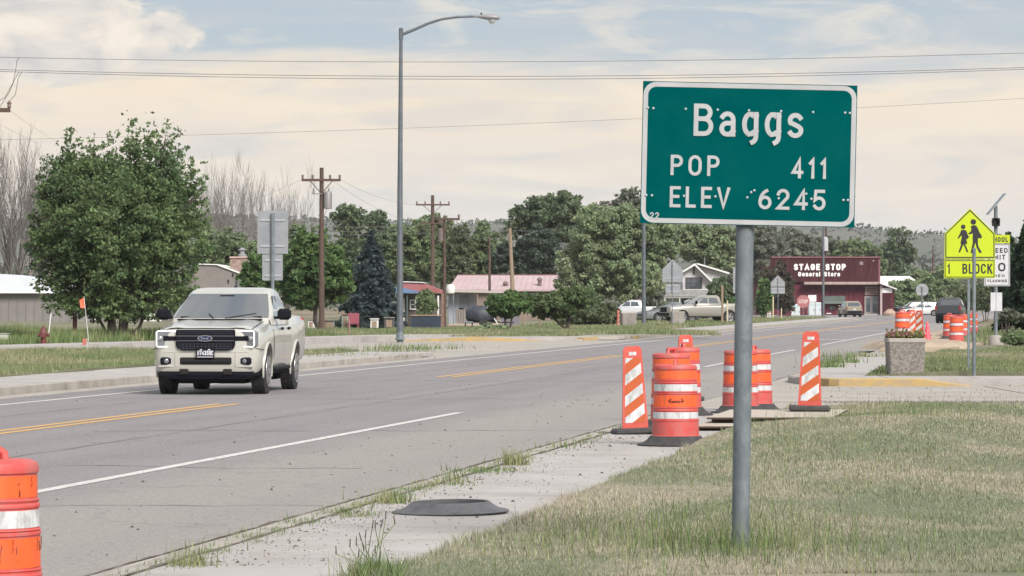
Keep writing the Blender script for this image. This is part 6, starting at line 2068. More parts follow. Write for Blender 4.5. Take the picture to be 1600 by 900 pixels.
def light_pole(px, pybase, Yd, ytop, r, label):
    q = F / Yd
    root = empty('light_pole', ((px - 800) / F * Yd, Yd, .14), label=label, cat='street lamp')
    Z = lambda y: CAMZ + (472 - y) / q - .14
    k = MB(); k.tube([(0, 0, -.1), (0, 0, Z(ytop))], [r, r * .65], 12); k.build('pole', MATS['lamp_pole'], root, smooth=50)
    k = MB(); k.lathe([(r * 1.7, 0), (r * 1.7, .05), (r * 1.2, .08)], 12); k.build('base_plate', M_galv, root)
    k = MB(); k.tube([(0, 0, Z(ytop) - .2), (1.2, 0, Z(ytop) + .5), (2.6, 0, Z(ytop) + .7)], .05, 8); k.build('arm', MATS['lamp_pole'], root)
    k = MB(); k.lathe([(.03, .12), (.16, .05), (.17, -.06), (.05, -.16)], 10, M=Matrix.Translation((2.9, 0, Z(ytop) + .7))); k.build('lamp_head', MATS['lamp_head_grey'], root)
light_pole(1006, 510, 212, 214, .135, 'grey light pole whose top is hidden by the town sign')
light_pole(1286.5, 496, 335, 318, .12, 'thin grey light pole in front of the store lettering')
def simple_post(px, y0, y1, Yd, w, m, label, cat='post', z=.15, lean=0):
    q = F / Yd
    root = empty('post', ((px - 800) / F * Yd, Yd, z), label=label, cat=cat, rot=(0, R(lean), 0))
    h = CAMZ + (472 - y0) / q - z
    k = MB(); k.box((0, 0, h / 2 - .05), (w, w, h + .1), ch=.02); k.build('shaft', m, root)
    k = MB(); k.box((0, 0, h + .01), (w * 1.1, w * 1.1, .03), ch=.01); k.build('cap', m, root)
M_paleyel = mat('pale_marker', lin(190, 182, 150), .7)
simple_post(1128.5, 446, 500, 235, .15, M_woodpale, 'grey wooden post at the tail of the tan parked pickup')
simple_post(1136.5, 470, 499, 240, .09, M_paleyel, 'short pale marker post right of the tan parked pickup')
simple_post(1208, 464, 497, 288, .10, M_paleyel, 'tall pale marker post left of the small house shaped sign back')
simple_post(1221, 482, 496, 287, .09, M_paleyel, 'short pale marker post right of the small house shaped sign back')
simple_post(117, 492, 530, 128, .15, mat('red_wood', lin(112, 74, 60), .85, c2=lin(92, 60, 50), scale=5), 'reddish brown wooden post under the big green tree')
simple_post(74, 490, 530, 124, .045, M_white, 'thin leaning white stake behind the fire hydrant', lean=7)
simple_post(546, 500, 524, 150, .05, mat('pink_stake', lin(156, 118, 116), .8), 'thin pink survey stake in the grass by the blue spruce', 'stake')
simple_post(819, 492, 508, 200, .14, M_woodpale, 'stub of a pale timber post between the two small round trees')
simple_post(844, 494, 511, 190, .08, M_woodpale, 'thin fence stake left of the right small round tree')

# white picket gate left of the store lot
s = Site('wooden_gate', 1203, 300, .15, 'small pale wooden gate beside the green bush near the store', 'gate')
for x in (1199, 1201.6, 1204.2): s.box('picket', x - .5, 476, x + .5, 496, 0, .03, M_white)
for y in (480, 490): s.box('rail', 1198, y - .7, 1205, y + .7, .035, .07, M_white)
s = Site('maroon_screen', 1223, 400, .1, 'low maroon board screen left of the ice chests', 'fence')
for i in range(7): s.box('board', 1216 + i * 2.9, 475, 1218.6 + i * 2.9, 495, 0, .05, M_maroonlow)
s.box('rail', 1216, 478, 1236.2, 480, .06, .12, M_maroon)

# fire hydrant
hy = empty('fire_hydrant', ((68 - 800) / F * 121, 121, .14), label='dark red fire hydrant in the weeds before the grey shed', cat='fire hydrant')
Mh = mat('hydrant_red', lin(112, 54, 52), .6, c2=lin(92, 46, 46), scale=4)
k = MB(); k.lathe([(.15, 0), (.15, .05), (.10, .06), (.10, .36), (.13, .37), (.13, .42), (.115, .44), (.10, .54), (.05, .60), (.03, .61), (.03, .66), (.001, .665)], 18); k.build('barrel', Mh, hy, smooth=40)
for (ang, r, l) in ((0, .05, .19), (180, .05, .19), (270, .07, .19)):
    k = MB(); k.lathe([(r, 0), (r, l - .05), (r * 1.3, l - .05), (r * 1.3, l), (.001, l + .01)], 12, M=Matrix.Translation((0, 0, .33)) @ Matrix.Rotation(R(ang), 4, 'Z') @ Matrix.Rotation(R(90), 4, 'Y')); k.build('outlet_cap', Mh, hy, smooth=40)
fg = empty('marker_flag', ((139 - 800) / F * 122, 122, .14), label='small orange flag on a thin stick in front of the big tree', cat='flag', rot=(0, R(-6), 0))
k = MB(); k.tube([(0, 0, 0), (0, 0, 1.66)], .010, 6); k.build('stick', M_white, fg)
k = MB(); k.add([(0, 0, 1.62), (-.17, .03, 1.56), (-.155, -.02, 1.28), (-.02, .01, 1.26), (0, 0, 1.30)], [(0, 1, 2, 3, 4)]); k.build('cloth', mat('flag_orange', (.82, .15, .07), .7), fg)
fg2 = empty('marker_flag', ((136 - 800) / F * 101, 101, .14), label='faded low orange flag in the far grass strip', cat='flag')
k = MB(); k.tube([(0, 0, 0), (0, 0, .42)], .008, 6); k.build('stick', M_white, fg2)
k = MB(); k.add([(0, 0, .42), (-.14, .02, .40), (-.13, 0, .22), (0, 0, .24)], [(0, 1, 2, 3)]); k.build('cloth', mat('flag_faded', lin(178, 104, 92), .8), fg2)
lb = empty('utility_box', ((2 - 800) / F * 121, 121, .14), label='low pale utility box at the left frame edge', cat='box')
k = MB(); k.box((0, 0, .18), (.5, .4, .36), ch=.03); k.build('cabinet', mat('box_pale', lin(170, 176, 160), .7), lb)
k = MB(); k.box((0, 0, .375), (.54, .44, .03), ch=.01); k.build('lid', mat('box_pale_lid', lin(150, 156, 142), .7), lb)

# ------------------------------------------------------------------ overhead wires
def wire(label, pts, r, group='overhead cables'):
    """hanging cable through given photo points at given depths"""
    P3 = [P(x, y, Y) for x, y, Y in pts]
    k = MB(); k.tube(P3, r, 5)
    o = k.build('power_line', M_wire)
    tag(o, label, 'cable', group)
def sag(x0, y0, x1, y1, dip, Ya, Yb=None, n=16, ta=0.0, tb=1.0):
    Yb = Yb or Ya
    return [(x0 + (x1 - x0) * t, y0 + (y1 - y0) * t + dip * 4 * t * (1 - t), Ya + (Yb - Ya) * t) for t in [ta + (tb - ta) * i / n for i in range(n + 1)]]
wire('topmost thin cable crossing the whole sky', sag(-60, 88, 1660, 81, 12, 100, None, 40, -.5, 1.7), .007)
wire('upper of the two close cables crossing the sky', sag(-60, 107, 1660, 103.5, 14, 100, None, 40, -.5, 1.7), .008)
wire('lower of the two close cables crossing the sky', sag(-60, 109.5, 1660, 106, 16, 101, None, 40, -.5, 1.7), .008)
wire('thin cable rising to the right behind the town sign', sag(60, 217, 1660, 150, 8, 160, None, 40, -.5, 1.7), .007)
wire('jumper cable looping down from the topmost cable at upper left', [(30, 89.5, 100), (26.5, 95, 100), (24, 112, 100), (20, 130, 100), (8, 152, 100), (-6, 160, 100)], .009, 'jumper cables at the left pole')
wire('inner jumper cable looping to the crossarm at upper left', [(30, 112, 100), (24, 122, 100), (14, 145, 100), (0, 167, 100), (-8, 172, 100)], .009, 'jumper cables at the left pole')
wire('outer jumper cable dropping onto the crossarm tip at upper left', [(34, 112.5, 100), (28.5, 122, 100), (24, 148, 100), (13, 160, 100), (12, 170, 100)], .009, 'jumper cables at the left pole')
wire('faint service cable from the crossarm tip to the big tree', sag(16, 173, 90, 222, 2, 100, 130), .0035)
wire('lower faint service cable from the left pole to the bare tree', sag(-20, 182, 60, 224, 2, 100, 150), .0035)
wire('cable from the left end of the transformer pole crossarm', sag(330, 330, 472, 280, 5, 190, 166), .005)
wire('cable from the transformer pole crossarm down to the right pole', sag(531, 280, 652, 320, 8, 166, 258), .006)
wire('second cable from the transformer pole towards the right pole', sag(520, 282, 660, 350, 10, 166, 258), .006)
for i, (y0, y1, d) in enumerate(((355, 352, 2), (361, 358, 3), (366, 364, 3))):
    wire(('top', 'middle', 'bottom')[i] + ' of three cables strung low across the trees left of the dark pole', sag(300, y0, 676, y1, d, 262), .018)
for i, (y0, y1, y2) in enumerate(((372, 366, 8), (380, 374, 10))):
    wire(('upper', 'lower') [i] + ' cable from the dark pole to the leaning pole', sag(676, y0 - 14, 802, y1 - 4, y2 - 6, 260, 216), .016)
wire('cable from the leaning pole to the trees on the right', sag(802, 360, 905, 352, 4, 215, 260), .014)
wire('slack loop of cable between the bare pole and the leaning pole', sag(767, 378, 803, 378, 24, 250, 216), .014)

# ------------------------------------------------------------------ hills with scattered juniper
def hills():
    r = np.random.default_rng(77)
    prof = [(-4200, 330), (-900, 338), (-200, 350), (150, 352), (330, 344), (520, 345), (640, 350), (720, 353), (765, 349), (850, 352), (1000, 346), (1130, 343), (1230, 351), (1300, 364), (1345, 370), (1410, 373), (1480, 377), (1560, 381), (1700, 384), (2300, 372), (5200, 345)]
    Yr = 2600.0
    xs = np.array([(p[0] - 800) / F * Yr for p in prof]); zs = np.array([(472 - p[1]) / F * Yr + 1.6 for p in prof])
    gx = np.linspace(-2400, 2200, 170); gv = np.linspace(0, 1, 46)
    X, V = np.meshgrid(gx, gv)
    Yv = 1000 + 2300 * V
    ridge = np.interp(X, xs, zs)
    up = np.clip(V / .70, 0, 1); s = up * up * (3 - 2 * up)
    s = np.where(V > .70, 1 - .25 * ((V - .70) / .30) ** 2, s)
    bump = 5 * np.sin(X * .011 + V * 3) * np.sin(V * 9 + X * .004) + 2.4 * np.sin(X * .031 + V * 14) + 1.6 * np.sin(X * .067 - V * 21)
    Zv = ridge * s + bump * np.clip(up * 3, 0, 1) * np.clip((1 - s) * 2 + .10, 0, 1) - .5
    verts = np.stack([X, Yv, Zv], 2).reshape(-1, 3)
    W = len(gx); i, j = np.meshgrid(np.arange(W - 1), np.arange(len(gv) - 1))
    a = (j * W + i).ravel()
    o = mesh_idx('hills', verts, np.stack([a, a + 1, a + W + 1, a + W], 1), mat('hill_ground', lin(80, 83, 74), .95, c2=lin(100, 97, 88), scale=.012, dirt=lin(66, 74, 62), dscale=.03, damt=.7))
    tag(o, 'low sage covered hills behind the town', kind='structure')
    # juniper scattered over the slopes
    n = 26000
    ti = r.integers(0, len(verts), n)
    px_ = X.ravel()[ti] + r.uniform(-14, 14, n); vv = V.ravel()[ti] + r.uniform(-.011, .011, n)
    ok = (vv > .05) & (vv < .99)
    px_, vv = px_[ok], vv[ok]
    rg = np.interp(px_, xs, zs); up = np.clip(vv / .70, 0, 1); s = up * up * (3 - 2 * up); s = np.where(vv > .70, 1 - .25 * ((vv - .70) / .30) ** 2, s)
    bp = 5 * np.sin(px_ * .011 + vv * 3) * np.sin(vv * 9 + px_ * .004) + 2.4 * np.sin(px_ * .031 + vv * 14) + 1.6 * np.sin(px_ * .067 - vv * 21)
    zz = rg * s + bp * np.clip(up * 3, 0, 1) * np.clip((1 - s) * 2 + .10, 0, 1) - .5
    c = np.stack([px_, 1000 + 2300 * vv, zz + 1.0], 1)
    m = 9
    cc = np.repeat(c, m, 0) + r.normal(0, 1, (len(c) * m, 3)) * np.array([1.5, 1.5, 1.0])
    tag(mesh_np('juniper_scrub', quads(cc, 1.1, r), 4, leafmat('juniper', lin(60, 70, 56), lin(76, 82, 66), .3, scale=.02)), 'dark juniper scrub dotted over the hills', kind='stuff')
    # pale dirt track cutting across the right hill foot
hills()
k = MB(); 
tr = [P(1395, 438, 760), P(1420, 433, 800), P(1450, 430, 860), P(1480, 429, 900)]
k.loft([[t + Vector((0, 0, -3)), t + Vector((0, 0, .0)), t + Vector((0, 14, .9)), t + Vector((0, 14, -3))] for t in tr])
tag(k.build('hill_track', M_dirt), 'pale dirt track at the foot of the right hill', kind='structure')
k = MB()
for a, b, h in ((1200, 1700, 0),):
    rings = []
    for x, y in ((1330, 470), (1395, 437.5), (1450, 430.5), (1500, 430), (1560, 428), (1700, 426), (1900, 430)):
        t = P(x, y, 800); rings.append([Vector((t.x, 620, 0)), Vector((t.x, 700, t.z * .55)), Vector((t.x, 800, t.z)), Vector((t.x, 1000, t.z * .9)), Vector((t.x, 1150, 0))])
    k.loft(rings, closed=False)
tag(k.build('slope', mat('slope_green', lin(112, 120, 92), .95, c2=lin(132, 132, 106), scale=.05, dirt=lin(92, 104, 78), dscale=.12, damt=.7), smooth=60), 'low green slope beyond the right end of the store', kind='structure')

# ------------------------------------------------------------------ trees
GT = 'trees of the town'


def tree(name, label, px, Y, blobs, lm, n, leaf, trunks=((0, 0, .2),), ytrunk=None, seed=1, zb=.14, bark=None, tight=.24, limbs=14, kc=None, group=GT, cat='tree', pow_=2.3, holes=0.0, low=.0):
    """blobs: (px, py, rx, ry) ellipses of the crown as seen; trunk stems (dx px, lean px, radius m)"""
    r = np.random.default_rng(seed)
    q = F / Y
    bx = (px - 800) / F * Y
    root = empty(name, (bx, Y, zb), label=label, cat=cat, group=group)
    B = np.array([((t[0] - px) / q, CAMZ + (472 - t[1]) / q - zb, t[2] / q, t[3] / q) for t in blobs])
    area = B[:, 2] * B[:, 3] * np.array([t[4] if len(t) > 4 else 1.0 for t in blobs])
    n_cl = kc or max(24, int(area.sum() / (tight * .55 * area.mean() ** .5) ** 2 * .9))
    which = r.choice(len(B), n_cl, p=area / area.sum())
    d = r.normal(0, 1, (n_cl, 3)); d /= np.linalg.norm(d, axis=1)[:, None]
    rad = r.random(n_cl) ** (1 / pow_)
    b = B[which]
    R3 = np.stack([b[:, 2], b[:, 2] * .9, b[:, 3]], 1)
    cen = np.stack([b[:, 0], r.normal(0, .15, n_cl) * b[:, 2], b[:, 1]], 1) + d * R3 * rad[:, None]
    cr = tight * np.sqrt(b[:, 2] * b[:, 3]) * r.uniform(.6, 1.35, n_cl)
    wts = cr ** 2; wts /= wts.sum()
    ci = r.choice(n_cl, n, p=wts)
    off = r.normal(0, 1, (n, 3)); off /= np.linalg.norm(off, axis=1)[:, None]
    off *= (r.random(n) ** .45)[:, None] * np.array([1, 1, .72])
    pos = cen[ci] + off * cr[ci][:, None]
    pos = pos[pos[:, 2] > low]
    crown = mesh_np('crown', quads(pos, leaf / q, r), 4, lm, root)
    # trunk and limbs
    bark = bark or mat('bark', lin(84, 74, 68), .95, c2=lin(62, 55, 51), scale=5, stretch=(3, 3, .6), bump=.5)
    k = MB()
    zt = (CAMZ + (472 - ytrunk) / q - zb) if ytrunk else B[:, 1].mean() - B[:, 3].mean() * .4
    zt = max(zt, .3)
    tops = []
    for (dx, lean, tr) in trunks:
        p0 = Vector((dx / q, 0, -.15)); p1 = Vector(((dx + lean) / q, r.normal(0, .1), zt))
        mid = (p0 + p1) / 2 + Vector((r.normal(0, .04), 0, 0)) * zt
        k.tube([p0, p0 + Vector((0, 0, .25)), mid, p1], [tr * 1.5, tr * 1.15, tr, tr * .85], 9)
        tops.append((p1, tr * .85))
    sel = r.choice(n_cl, min(limbs, n_cl), replace=False)
    for i in sel:
        t, tr = tops[r.integers(len(tops))]
        e = Vector(cen[i])
        m_ = t.lerp(e, .5) + Vector((r.normal(0, .08), r.normal(0, .08), .12 * (e - t).length * r.uniform(.2, 1)))
        k.tube([t - Vector((0, 0, .1)), t.lerp(m_, .5), m_, m_.lerp(e, .6), e], [tr * .62, tr * .5, tr * .36, tr * .22, tr * .07], 6)
        for _ in range(3):
            e2 = e + Vector(tuple(r.normal(0, 1, 3) * cr[i] * .8)); k.tube([m_, m_.lerp(e2, .55) + Vector((0, 0, .05)), e2], [tr * .2, tr * .13, tr * .04], 5)
    k.build('trunk', bark, root, smooth=60)
    return root


L_dark = leafmat('leaf_dark', lin(56, 80, 42), lin(72, 98, 50), .42)
L_mid = leafmat('leaf_mid', lin(82, 106, 66), lin(106, 130, 80), .42)
L_olive = leafmat('leaf_olive', lin(114, 132, 96), lin(132, 146, 108), .35, scale=.25)
L_sage = leafmat('leaf_sage', lin(116, 126, 98), lin(96, 108, 78), .3, scale=.25)
L_willow = leafmat('leaf_willow', lin(134, 150, 114), lin(152, 164, 130), .30, scale=.3)
L_grey = leafmat('leaf_greygreen', lin(112, 118, 104), lin(128, 132, 116), .3, scale=.15)
L_deep = leafmat('leaf_deep', lin(98, 114, 88), lin(114, 128, 98), .4, scale=.3)
L_plum = leafmat('leaf_bronze', lin(78, 70, 62), lin(92, 90, 72), .35, scale=.5)

# the big tree on the left
tree('green_tree', 'biggest dense green tree, left of the pickup, with two trunks', 184, 128,
     [(180, 345, 112, 95), (110, 310, 58, 80), (235, 285, 66, 66), (205, 220, 40, 36, .55), (258, 226, 36, 40, .6), (300, 285, 26, 44, .7), (118, 228, 30, 30, .6), (160, 275, 50, 50), (190, 245, 30, 26, .4), (140, 205, 12, 14, .5), (222, 178, 10, 12, .6), (192, 178, 12, 10, .6), (240, 182, 8, 12, .6), (322, 262, 9, 20, .5), (50, 340, 12, 26, .6), (318, 350, 14, 26, .7), (98, 216, 10, 14, .5), (270, 370, 62, 62), (95, 400, 56, 62), (180, 420, 92, 52), (100, 452, 50, 26), (270, 440, 48, 40), (205, 190, 20, 14, .6), (252, 192, 16, 13, .6), (118, 206, 15, 10, .5), (276, 208, 13, 14, .6), (305, 330, 24, 50), (60, 370, 24, 45), (150, 474, 62, 26, 2.0), (230, 472, 54, 28, 2.0), (105, 474, 42, 20, 1.8), (275, 464, 36, 26, 1.6), (185, 488, 80, 16, 2.2), (120, 492, 40, 8, 1.6), (255, 490, 40, 8, 1.6), (75, 440, 20, 20)],
     leafmat('leaf_big_tree', lin(84, 106, 72), lin(114, 132, 88), .5, scale=.5), 105000, 3.1, trunks=((-6, -3, .16), (8, 4, .18), (16, 30, .06), (-14, -26, .05)), ytrunk=480, seed=3, tight=.17, limbs=80, zb=.14)
# maple behind the sign, its low neighbour, the spruce
tree('green_tree', 'round bright green tree in front of the transformer pole', 503, 172,
     [(490, 420, 48, 48), (470, 440, 36, 36), (520, 440, 30, 40), (484, 385, 28, 30), (502, 362, 15, 14), (480, 465, 38, 24), (455, 425, 24, 30), (530, 425, 18, 22), (472, 374, 12, 12)],
     L_mid, 17000, 4.6, trunks=((-2, -8, .12),), ytrunk=482, seed=5, limbs=22)
tree('green_tree', 'low green tree half hidden behind the two stacked sign backs', 405, 190, [(404, 424, 26, 26), (390, 436, 18, 18), (420, 436, 22, 22), (408, 448, 30, 18)], L_mid, 6000, 4.6, trunks=((0, 0, .10),), ytrunk=462, seed=6)


def spruce(name, label, px, Y, ytop, ybot, halfw, lm, seed, lean=0, n_w=16, leaf=3.6, per=46, zb=.14):
    r = np.random.default_rng(seed)
    q = F / Y
    root = empty(name, ((px - 800) / F * Y, Y, zb), label=label, cat='tree', group=GT)
    H = CAMZ + (472 - ytop) / q - zb; zb0 = CAMZ + (472 - ybot) / q - zb; W = halfw / q
    pts = []; dirs = []
    k = MB(); k.tube([(0, 0, -.1), (0, 0, H * .5), (0, 0, H * .97)], [.17, .11, .02], 8)
    for i in range(n_w):
        t = i / (n_w - 1)
        z = zb0 + (H - zb0) * t ** .9
        L = W * (1 - t) ** .85 * r.uniform(.85, 1.1) + .06
        nb = int(7 + 9 * (1 - t))
        for b in range(nb):
            a = r.uniform(0, 6.28); l = L * r.uniform(.7, 1.12)
            dv = np.array([np.cos(a), np.sin(a), 0])
            tipz = z - l * r.uniform(.12, .34)
            k.tube([(0, 0, z), tuple(dv * l * .6 + [0, 0, z - l * .14]), tuple(dv * l * .97 + [0, 0, tipz + l * .08])], [.03, .02, .006], 4)
            m = int(per * (.4 + l / W))
            u = r.random(m) ** .6
            side = np.array([-dv[1], dv[0], 0])
            p = dv[None] * (l * u)[:, None] + side[None] * (r.normal(0, .17, m) * l * (1.15 - u))[:, None]
            p[:, 2] = z - l * .22 * u ** 1.3 + r.normal(0, .05, m) * W - .04 * np.abs(r.normal(0, 1, m))
            pts.append(p)
    pts = np.concatenate(pts)
    mesh_np('crown', quads(pts, leaf / q, r, .5), 4, lm, root)
    k.build('trunk', mat('bark', lin(84, 74, 68), .95), root, smooth=60)
L_spruce = leafmat('needle_blue', lin(66, 80, 82), lin(84, 98, 98), .4, scale=.5)
L_jun = leafmat('needle_dark', lin(40, 58, 40), lin(56, 76, 52), .45, scale=.6)
spruce('blue_spruce', 'dark blue spruce left of the street lamp', 580, 188, 366, 506, 58, L_spruce, 8, n_w=20, per=44, leaf=4.2)
spruce('conifer', 'dark dense conifer at the right frame edge', 1608, 150, 338, 498, 50, L_jun, 9, n_w=24, per=60, leaf=4.2)
tree('conifer', 'dark rounded juniper left of the conifer at the right frame edge', 1572, 158, [(1574, 400, 12, 30), (1590, 420, 26, 40), (1580, 385, 12, 22), (1592, 455, 34, 36), (1563, 428, 9, 18)], L_jun, 9000, 4.2, trunks=((6, 0, .14),), ytrunk=480, seed=10, tight=.22)
# small round trees and the sage bush by the yards
tree('small_tree', 'left of two small round trees before the pink roof', 794, 176, [(790, 478, 28, 18), (775, 474, 16, 14), (812, 472, 20, 16), (798, 464, 16, 10), (770, 486, 10, 8), (822, 482, 12, 9)], L_mid, 5200, 4.2, trunks=((-1, -4, .06), (1, 5, .05)), ytrunk=495, seed=12, limbs=16)
tree('small_tree', 'right of two small round trees before the pink roof, wide with a forked trunk', 886, 180, [(870, 476, 40, 20), (845, 482, 20, 16), (905, 466, 26, 16), (880, 462, 22, 12), (920, 472, 18, 10), (860, 464, 16, 9)], leafmat('leaf_greyer', lin(88, 106, 70), lin(104, 120, 82), .35, scale=.6), 7500, 4.2, trunks=((0, 4, .09), (-2, -22, .06)), ytrunk=490, seed=13, limbs=22)


def bush(label, px, Y, blobs, lm, n, leaf, seed, name='bush', zb=.14):
    tree(name, label, px, Y, blobs, lm, n, leaf, trunks=((0, 0, .04), (3, 4, .03), (-3, -5, .03)), ytrunk=max(b[1] for b in blobs) - 2, seed=seed, tight=.3, limbs=10, group='bushes', cat='bush', zb=zb, low=.0)
bush('wide sage green bush left of the concrete planter across the highway', 925, 205, [(925, 492, 36, 16), (945, 490, 22, 15), (900, 496, 26, 12), (935, 484, 20, 8), (880, 500, 18, 8), (958, 498, 12, 10)], L_sage, 8000, 3.6, 20)
bush('low green weed clump on the verge below the left small round tree', 770, 168, [(768, 514, 20, 8), (755, 516, 14, 6), (785, 516, 14, 6)], L_willow, 1800, 3.6, 21)
bush('bush climbing the brown wall behind the blue fence', 668, 198, [(667, 470, 14, 18), (660, 480, 10, 14), (674, 478, 10, 14)], L_olive, 2600, 3.4, 22)
bush('bronze leaved bush in front of the left end of the store', 1232, 380, [(1216, 445, 20, 28), (1212, 430, 16, 18), (1232, 455, 10, 18), (1212, 462, 20, 26), (1232, 476, 13, 15), (1202, 436, 13, 16), (1220, 417, 10, 8), (1238, 440, 6, 10)], L_plum, 9000, 3.4, 23)
bush('bright green bush left of the small house shaped sign back', 1194, 300, [(1194, 455, 9, 20), (1198, 470, 9, 18), (1190, 475, 8, 16), (1203, 462, 6, 12)], L_mid, 2600, 3.6, 24)
bush('dark green bush at the right of the white house', 1118, 300, [(1120, 458, 15, 20), (1128, 446, 13, 16), (1112, 468, 11, 12), (1134, 465, 14, 20), (1124, 480, 16, 12), (1146, 470, 12, 22)], L_deep, 6500, 3.4, 25)
bush('green bush behind the two pale marker posts', 1143, 262, [(1142, 482, 10, 14), (1150, 486, 8, 12), (1150, 474, 6, 10)], L_mid, 2200, 3.4, 26)
bush('brushy bush at the foot of the big willow', 1028, 285, [(1025, 470, 16, 18), (1035, 482, 14, 14), (1015, 484, 12, 12)], L_grey, 3200, 3.4, 27)
for i, (px, y, w, h, Y_, lab) in enumerate(((1410, 462, 26, 24, 455, 'olive bush behind the parked row right of the store'), (1448, 455, 28, 24, 470, 'olive bush behind the octagonal sign back'), (1476, 440, 22, 22, 500, 'olive bush on the slope left of the school sign post'),
                                            (1540, 462, 24, 22, 300, 'sage bush between the school sign posts and the dark juniper'), (1510, 466, 20, 18, 310, 'sage bush behind the dark grey pickup'), (1430, 440, 26, 18, 520, 'far olive bush below the single tall tree'))):
    bush(lab, px, Y_, [(px, y, w, h), (px - w * .5, y + h * .3, w * .6, h * .7), (px + w * .55, y + h * .2, w * .6, h * .8), (px, y + h * .6, w, h * .5)], (L_olive, L_olive, L_olive, L_sage, L_sage, L_olive)[i], 4500, 3.4, 30 + i)
bush('grey brushwood heap before the conifer at the right', 1572, 130, [(1572, 490, 14, 8), (1584, 494, 14, 7), (1560, 494, 10, 6)], L_grey, 1600, 3.2, 40)
bush('green weeds round the concrete foot of the speed limit sign', 1586, 116, [(1585, 527, 20, 10), (1576, 532, 14, 7), (1598, 530, 14, 9)], L_olive, 2000, 3.6, 41)

# the line of trees behind the houses
back = [
    ('olive_tree', 'olive tree at the left end of the tree line, behind the tan house', 345, 300, [(345, 385, 46, 34), (320, 400, 30, 30), (375, 390, 30, 30), (340, 420, 50, 26)], L_olive, 8000),
    ('olive_tree', 'olive tree between the stacked sign backs and the transformer pole', 445, 320, [(440, 385, 40, 24), (470, 375, 30, 26), (420, 395, 30, 24), (445, 415, 46, 22)], L_olive, 7000),
    ('dark_tree', 'round topped dark tree left of the street lamp, left of a pair', 545, 300, [(545, 336, 27, 18), (530, 342, 16, 12), (560, 345, 16, 14), (545, 365, 22, 18), (548, 400, 30, 30)], L_deep, 5200),
    ('dark_tree', 'round topped dark tree left of the street lamp, right of a pair', 588, 305, [(588, 338, 17, 14), (580, 350, 20, 14), (600, 350, 12, 12), (590, 380, 26, 30)], L_deep, 4200),
    ('olive_tree', 'broad olive tree mass just right of the street lamp', 640, 310, [(640, 375, 36, 34), (610, 390, 36, 38), (660, 365, 30, 24), (620, 420, 46, 26), (655, 410, 36, 34)], L_olive, 12000),
    ('olive_tree', 'dark olive tree behind the pole with two crossarms', 690, 320, [(676, 352, 30, 20), (655, 358, 24, 16), (695, 375, 24, 30), (690, 410, 34, 32)], L_olive, 8000),
    ('sage_tree', 'pale sage tree right of the thin pole', 718, 300, [(718, 390, 20, 34), (712, 420, 22, 26), (726, 365, 12, 16)], L_sage, 5000),
    ('olive_tree', 'tall olive tree above the left end of the pink roof', 752, 310, [(752, 370, 22, 22), (755, 355, 12, 12), (745, 395, 30, 30), (770, 390, 22, 30), (745, 425, 36, 22)], L_olive, 9000),
    ('dark_tree', 'tall dark open crowned tree behind the pink roof', 845, 330, [(850, 335, 42, 30), (820, 345, 30, 24), (800, 360, 18, 18), (880, 325, 34, 26), (845, 315, 24, 12), (900, 340, 20, 24), (808, 330, 14, 10), (870, 355, 40, 24)], L_deep, 13000),
    ('dark_tree', 'dark dense tree under the tall open crown behind the pink roof', 842, 300, [(842, 392, 30, 40), (825, 410, 22, 30), (860, 405, 22, 34), (800, 400, 26, 30), (780, 410, 22, 26)], leafmat('leaf_bluegreen', lin(76, 90, 78), lin(90, 104, 88), .4, scale=.3), 11000),
    ('willow_tree', 'largest soft green willow behind the white parked pickup', 990, 270, [(950, 380, 62, 58), (985, 360, 50, 42), (935, 345, 40, 30), (1012, 380, 44, 42), (915, 410, 44, 42), (960, 440, 70, 36), (1004, 430, 40, 40), (1040, 392, 26, 26), (900, 440, 34, 24), (985, 335, 30, 20)], L_willow, 42000),
    ('grey_tree', 'airy grey green tree top left of the town sign', 985, 330, [(985, 320, 26, 26), (965, 330, 20, 20), (1005, 325, 20, 26), (990, 300, 14, 8), (940, 322, 16, 12)], L_grey, 3600),
    ('willow_tree', 'green tree right of the big willow, behind the white house', 1110, 360, [(1100, 385, 40, 34), (1130, 375, 34, 30), (1080, 370, 34, 30), (1120, 410, 36, 28), (1060, 360, 30, 22)], L_willow, 12000),
    ('grey_tree', 'grey green tree behind the town sign post', 1175, 420, [(1175, 385, 34, 34), (1150, 390, 30, 34), (1200, 380, 30, 28), (1180, 365, 26, 18), (1165, 420, 40, 26), (1150, 445, 26, 30)], L_grey, 10000),
    ('grey_tree', 'grey green tree above the left half of the store roof', 1232, 500, [(1235, 375, 30, 20), (1215, 380, 24, 22), (1250, 385, 28, 18), (1235, 395, 40, 14)], L_grey, 6000),
    ('grey_tree', 'grey green tree above the middle of the store roof', 1285, 510, [(1280, 382, 26, 16), (1300, 385, 24, 16), (1270, 392, 30, 14), (1310, 392, 24, 12)], L_grey, 5000),
    ('olive_tree', 'green tree above the right end of the store roof', 1335, 505, [(1330, 388, 24, 14), (1345, 390, 20, 16), (1360, 398, 20, 16), (1320, 395, 26, 12), (1368, 415, 18, 22)], L_olive, 5000),
    ('lone_tree', 'single tall tree standing out against the sky right of the store', 1404, 540, [(1404, 362, 19, 9), (1397, 368, 14, 8), (1412, 368, 12, 8), (1402, 388, 24, 18), (1390, 400, 22, 20), (1415, 398, 20, 20), (1400, 425, 34, 24), (1383, 425, 20, 26)], L_deep, 6500),
]
for i, (nm, lab, px, Y_, bl, lm, n) in enumerate(back):
    tree(nm, lab, px, Y_, bl, lm, int(n * 1.9), 2.8, trunks=((0, 0, .22 if n < 20000 else .3), (3, 6, .14)), ytrunk=min(480, max(b[1] for b in bl) - 4), seed=50 + i, tight=.19, limbs=20 if n < 20000 else 40, pow_=2.0)
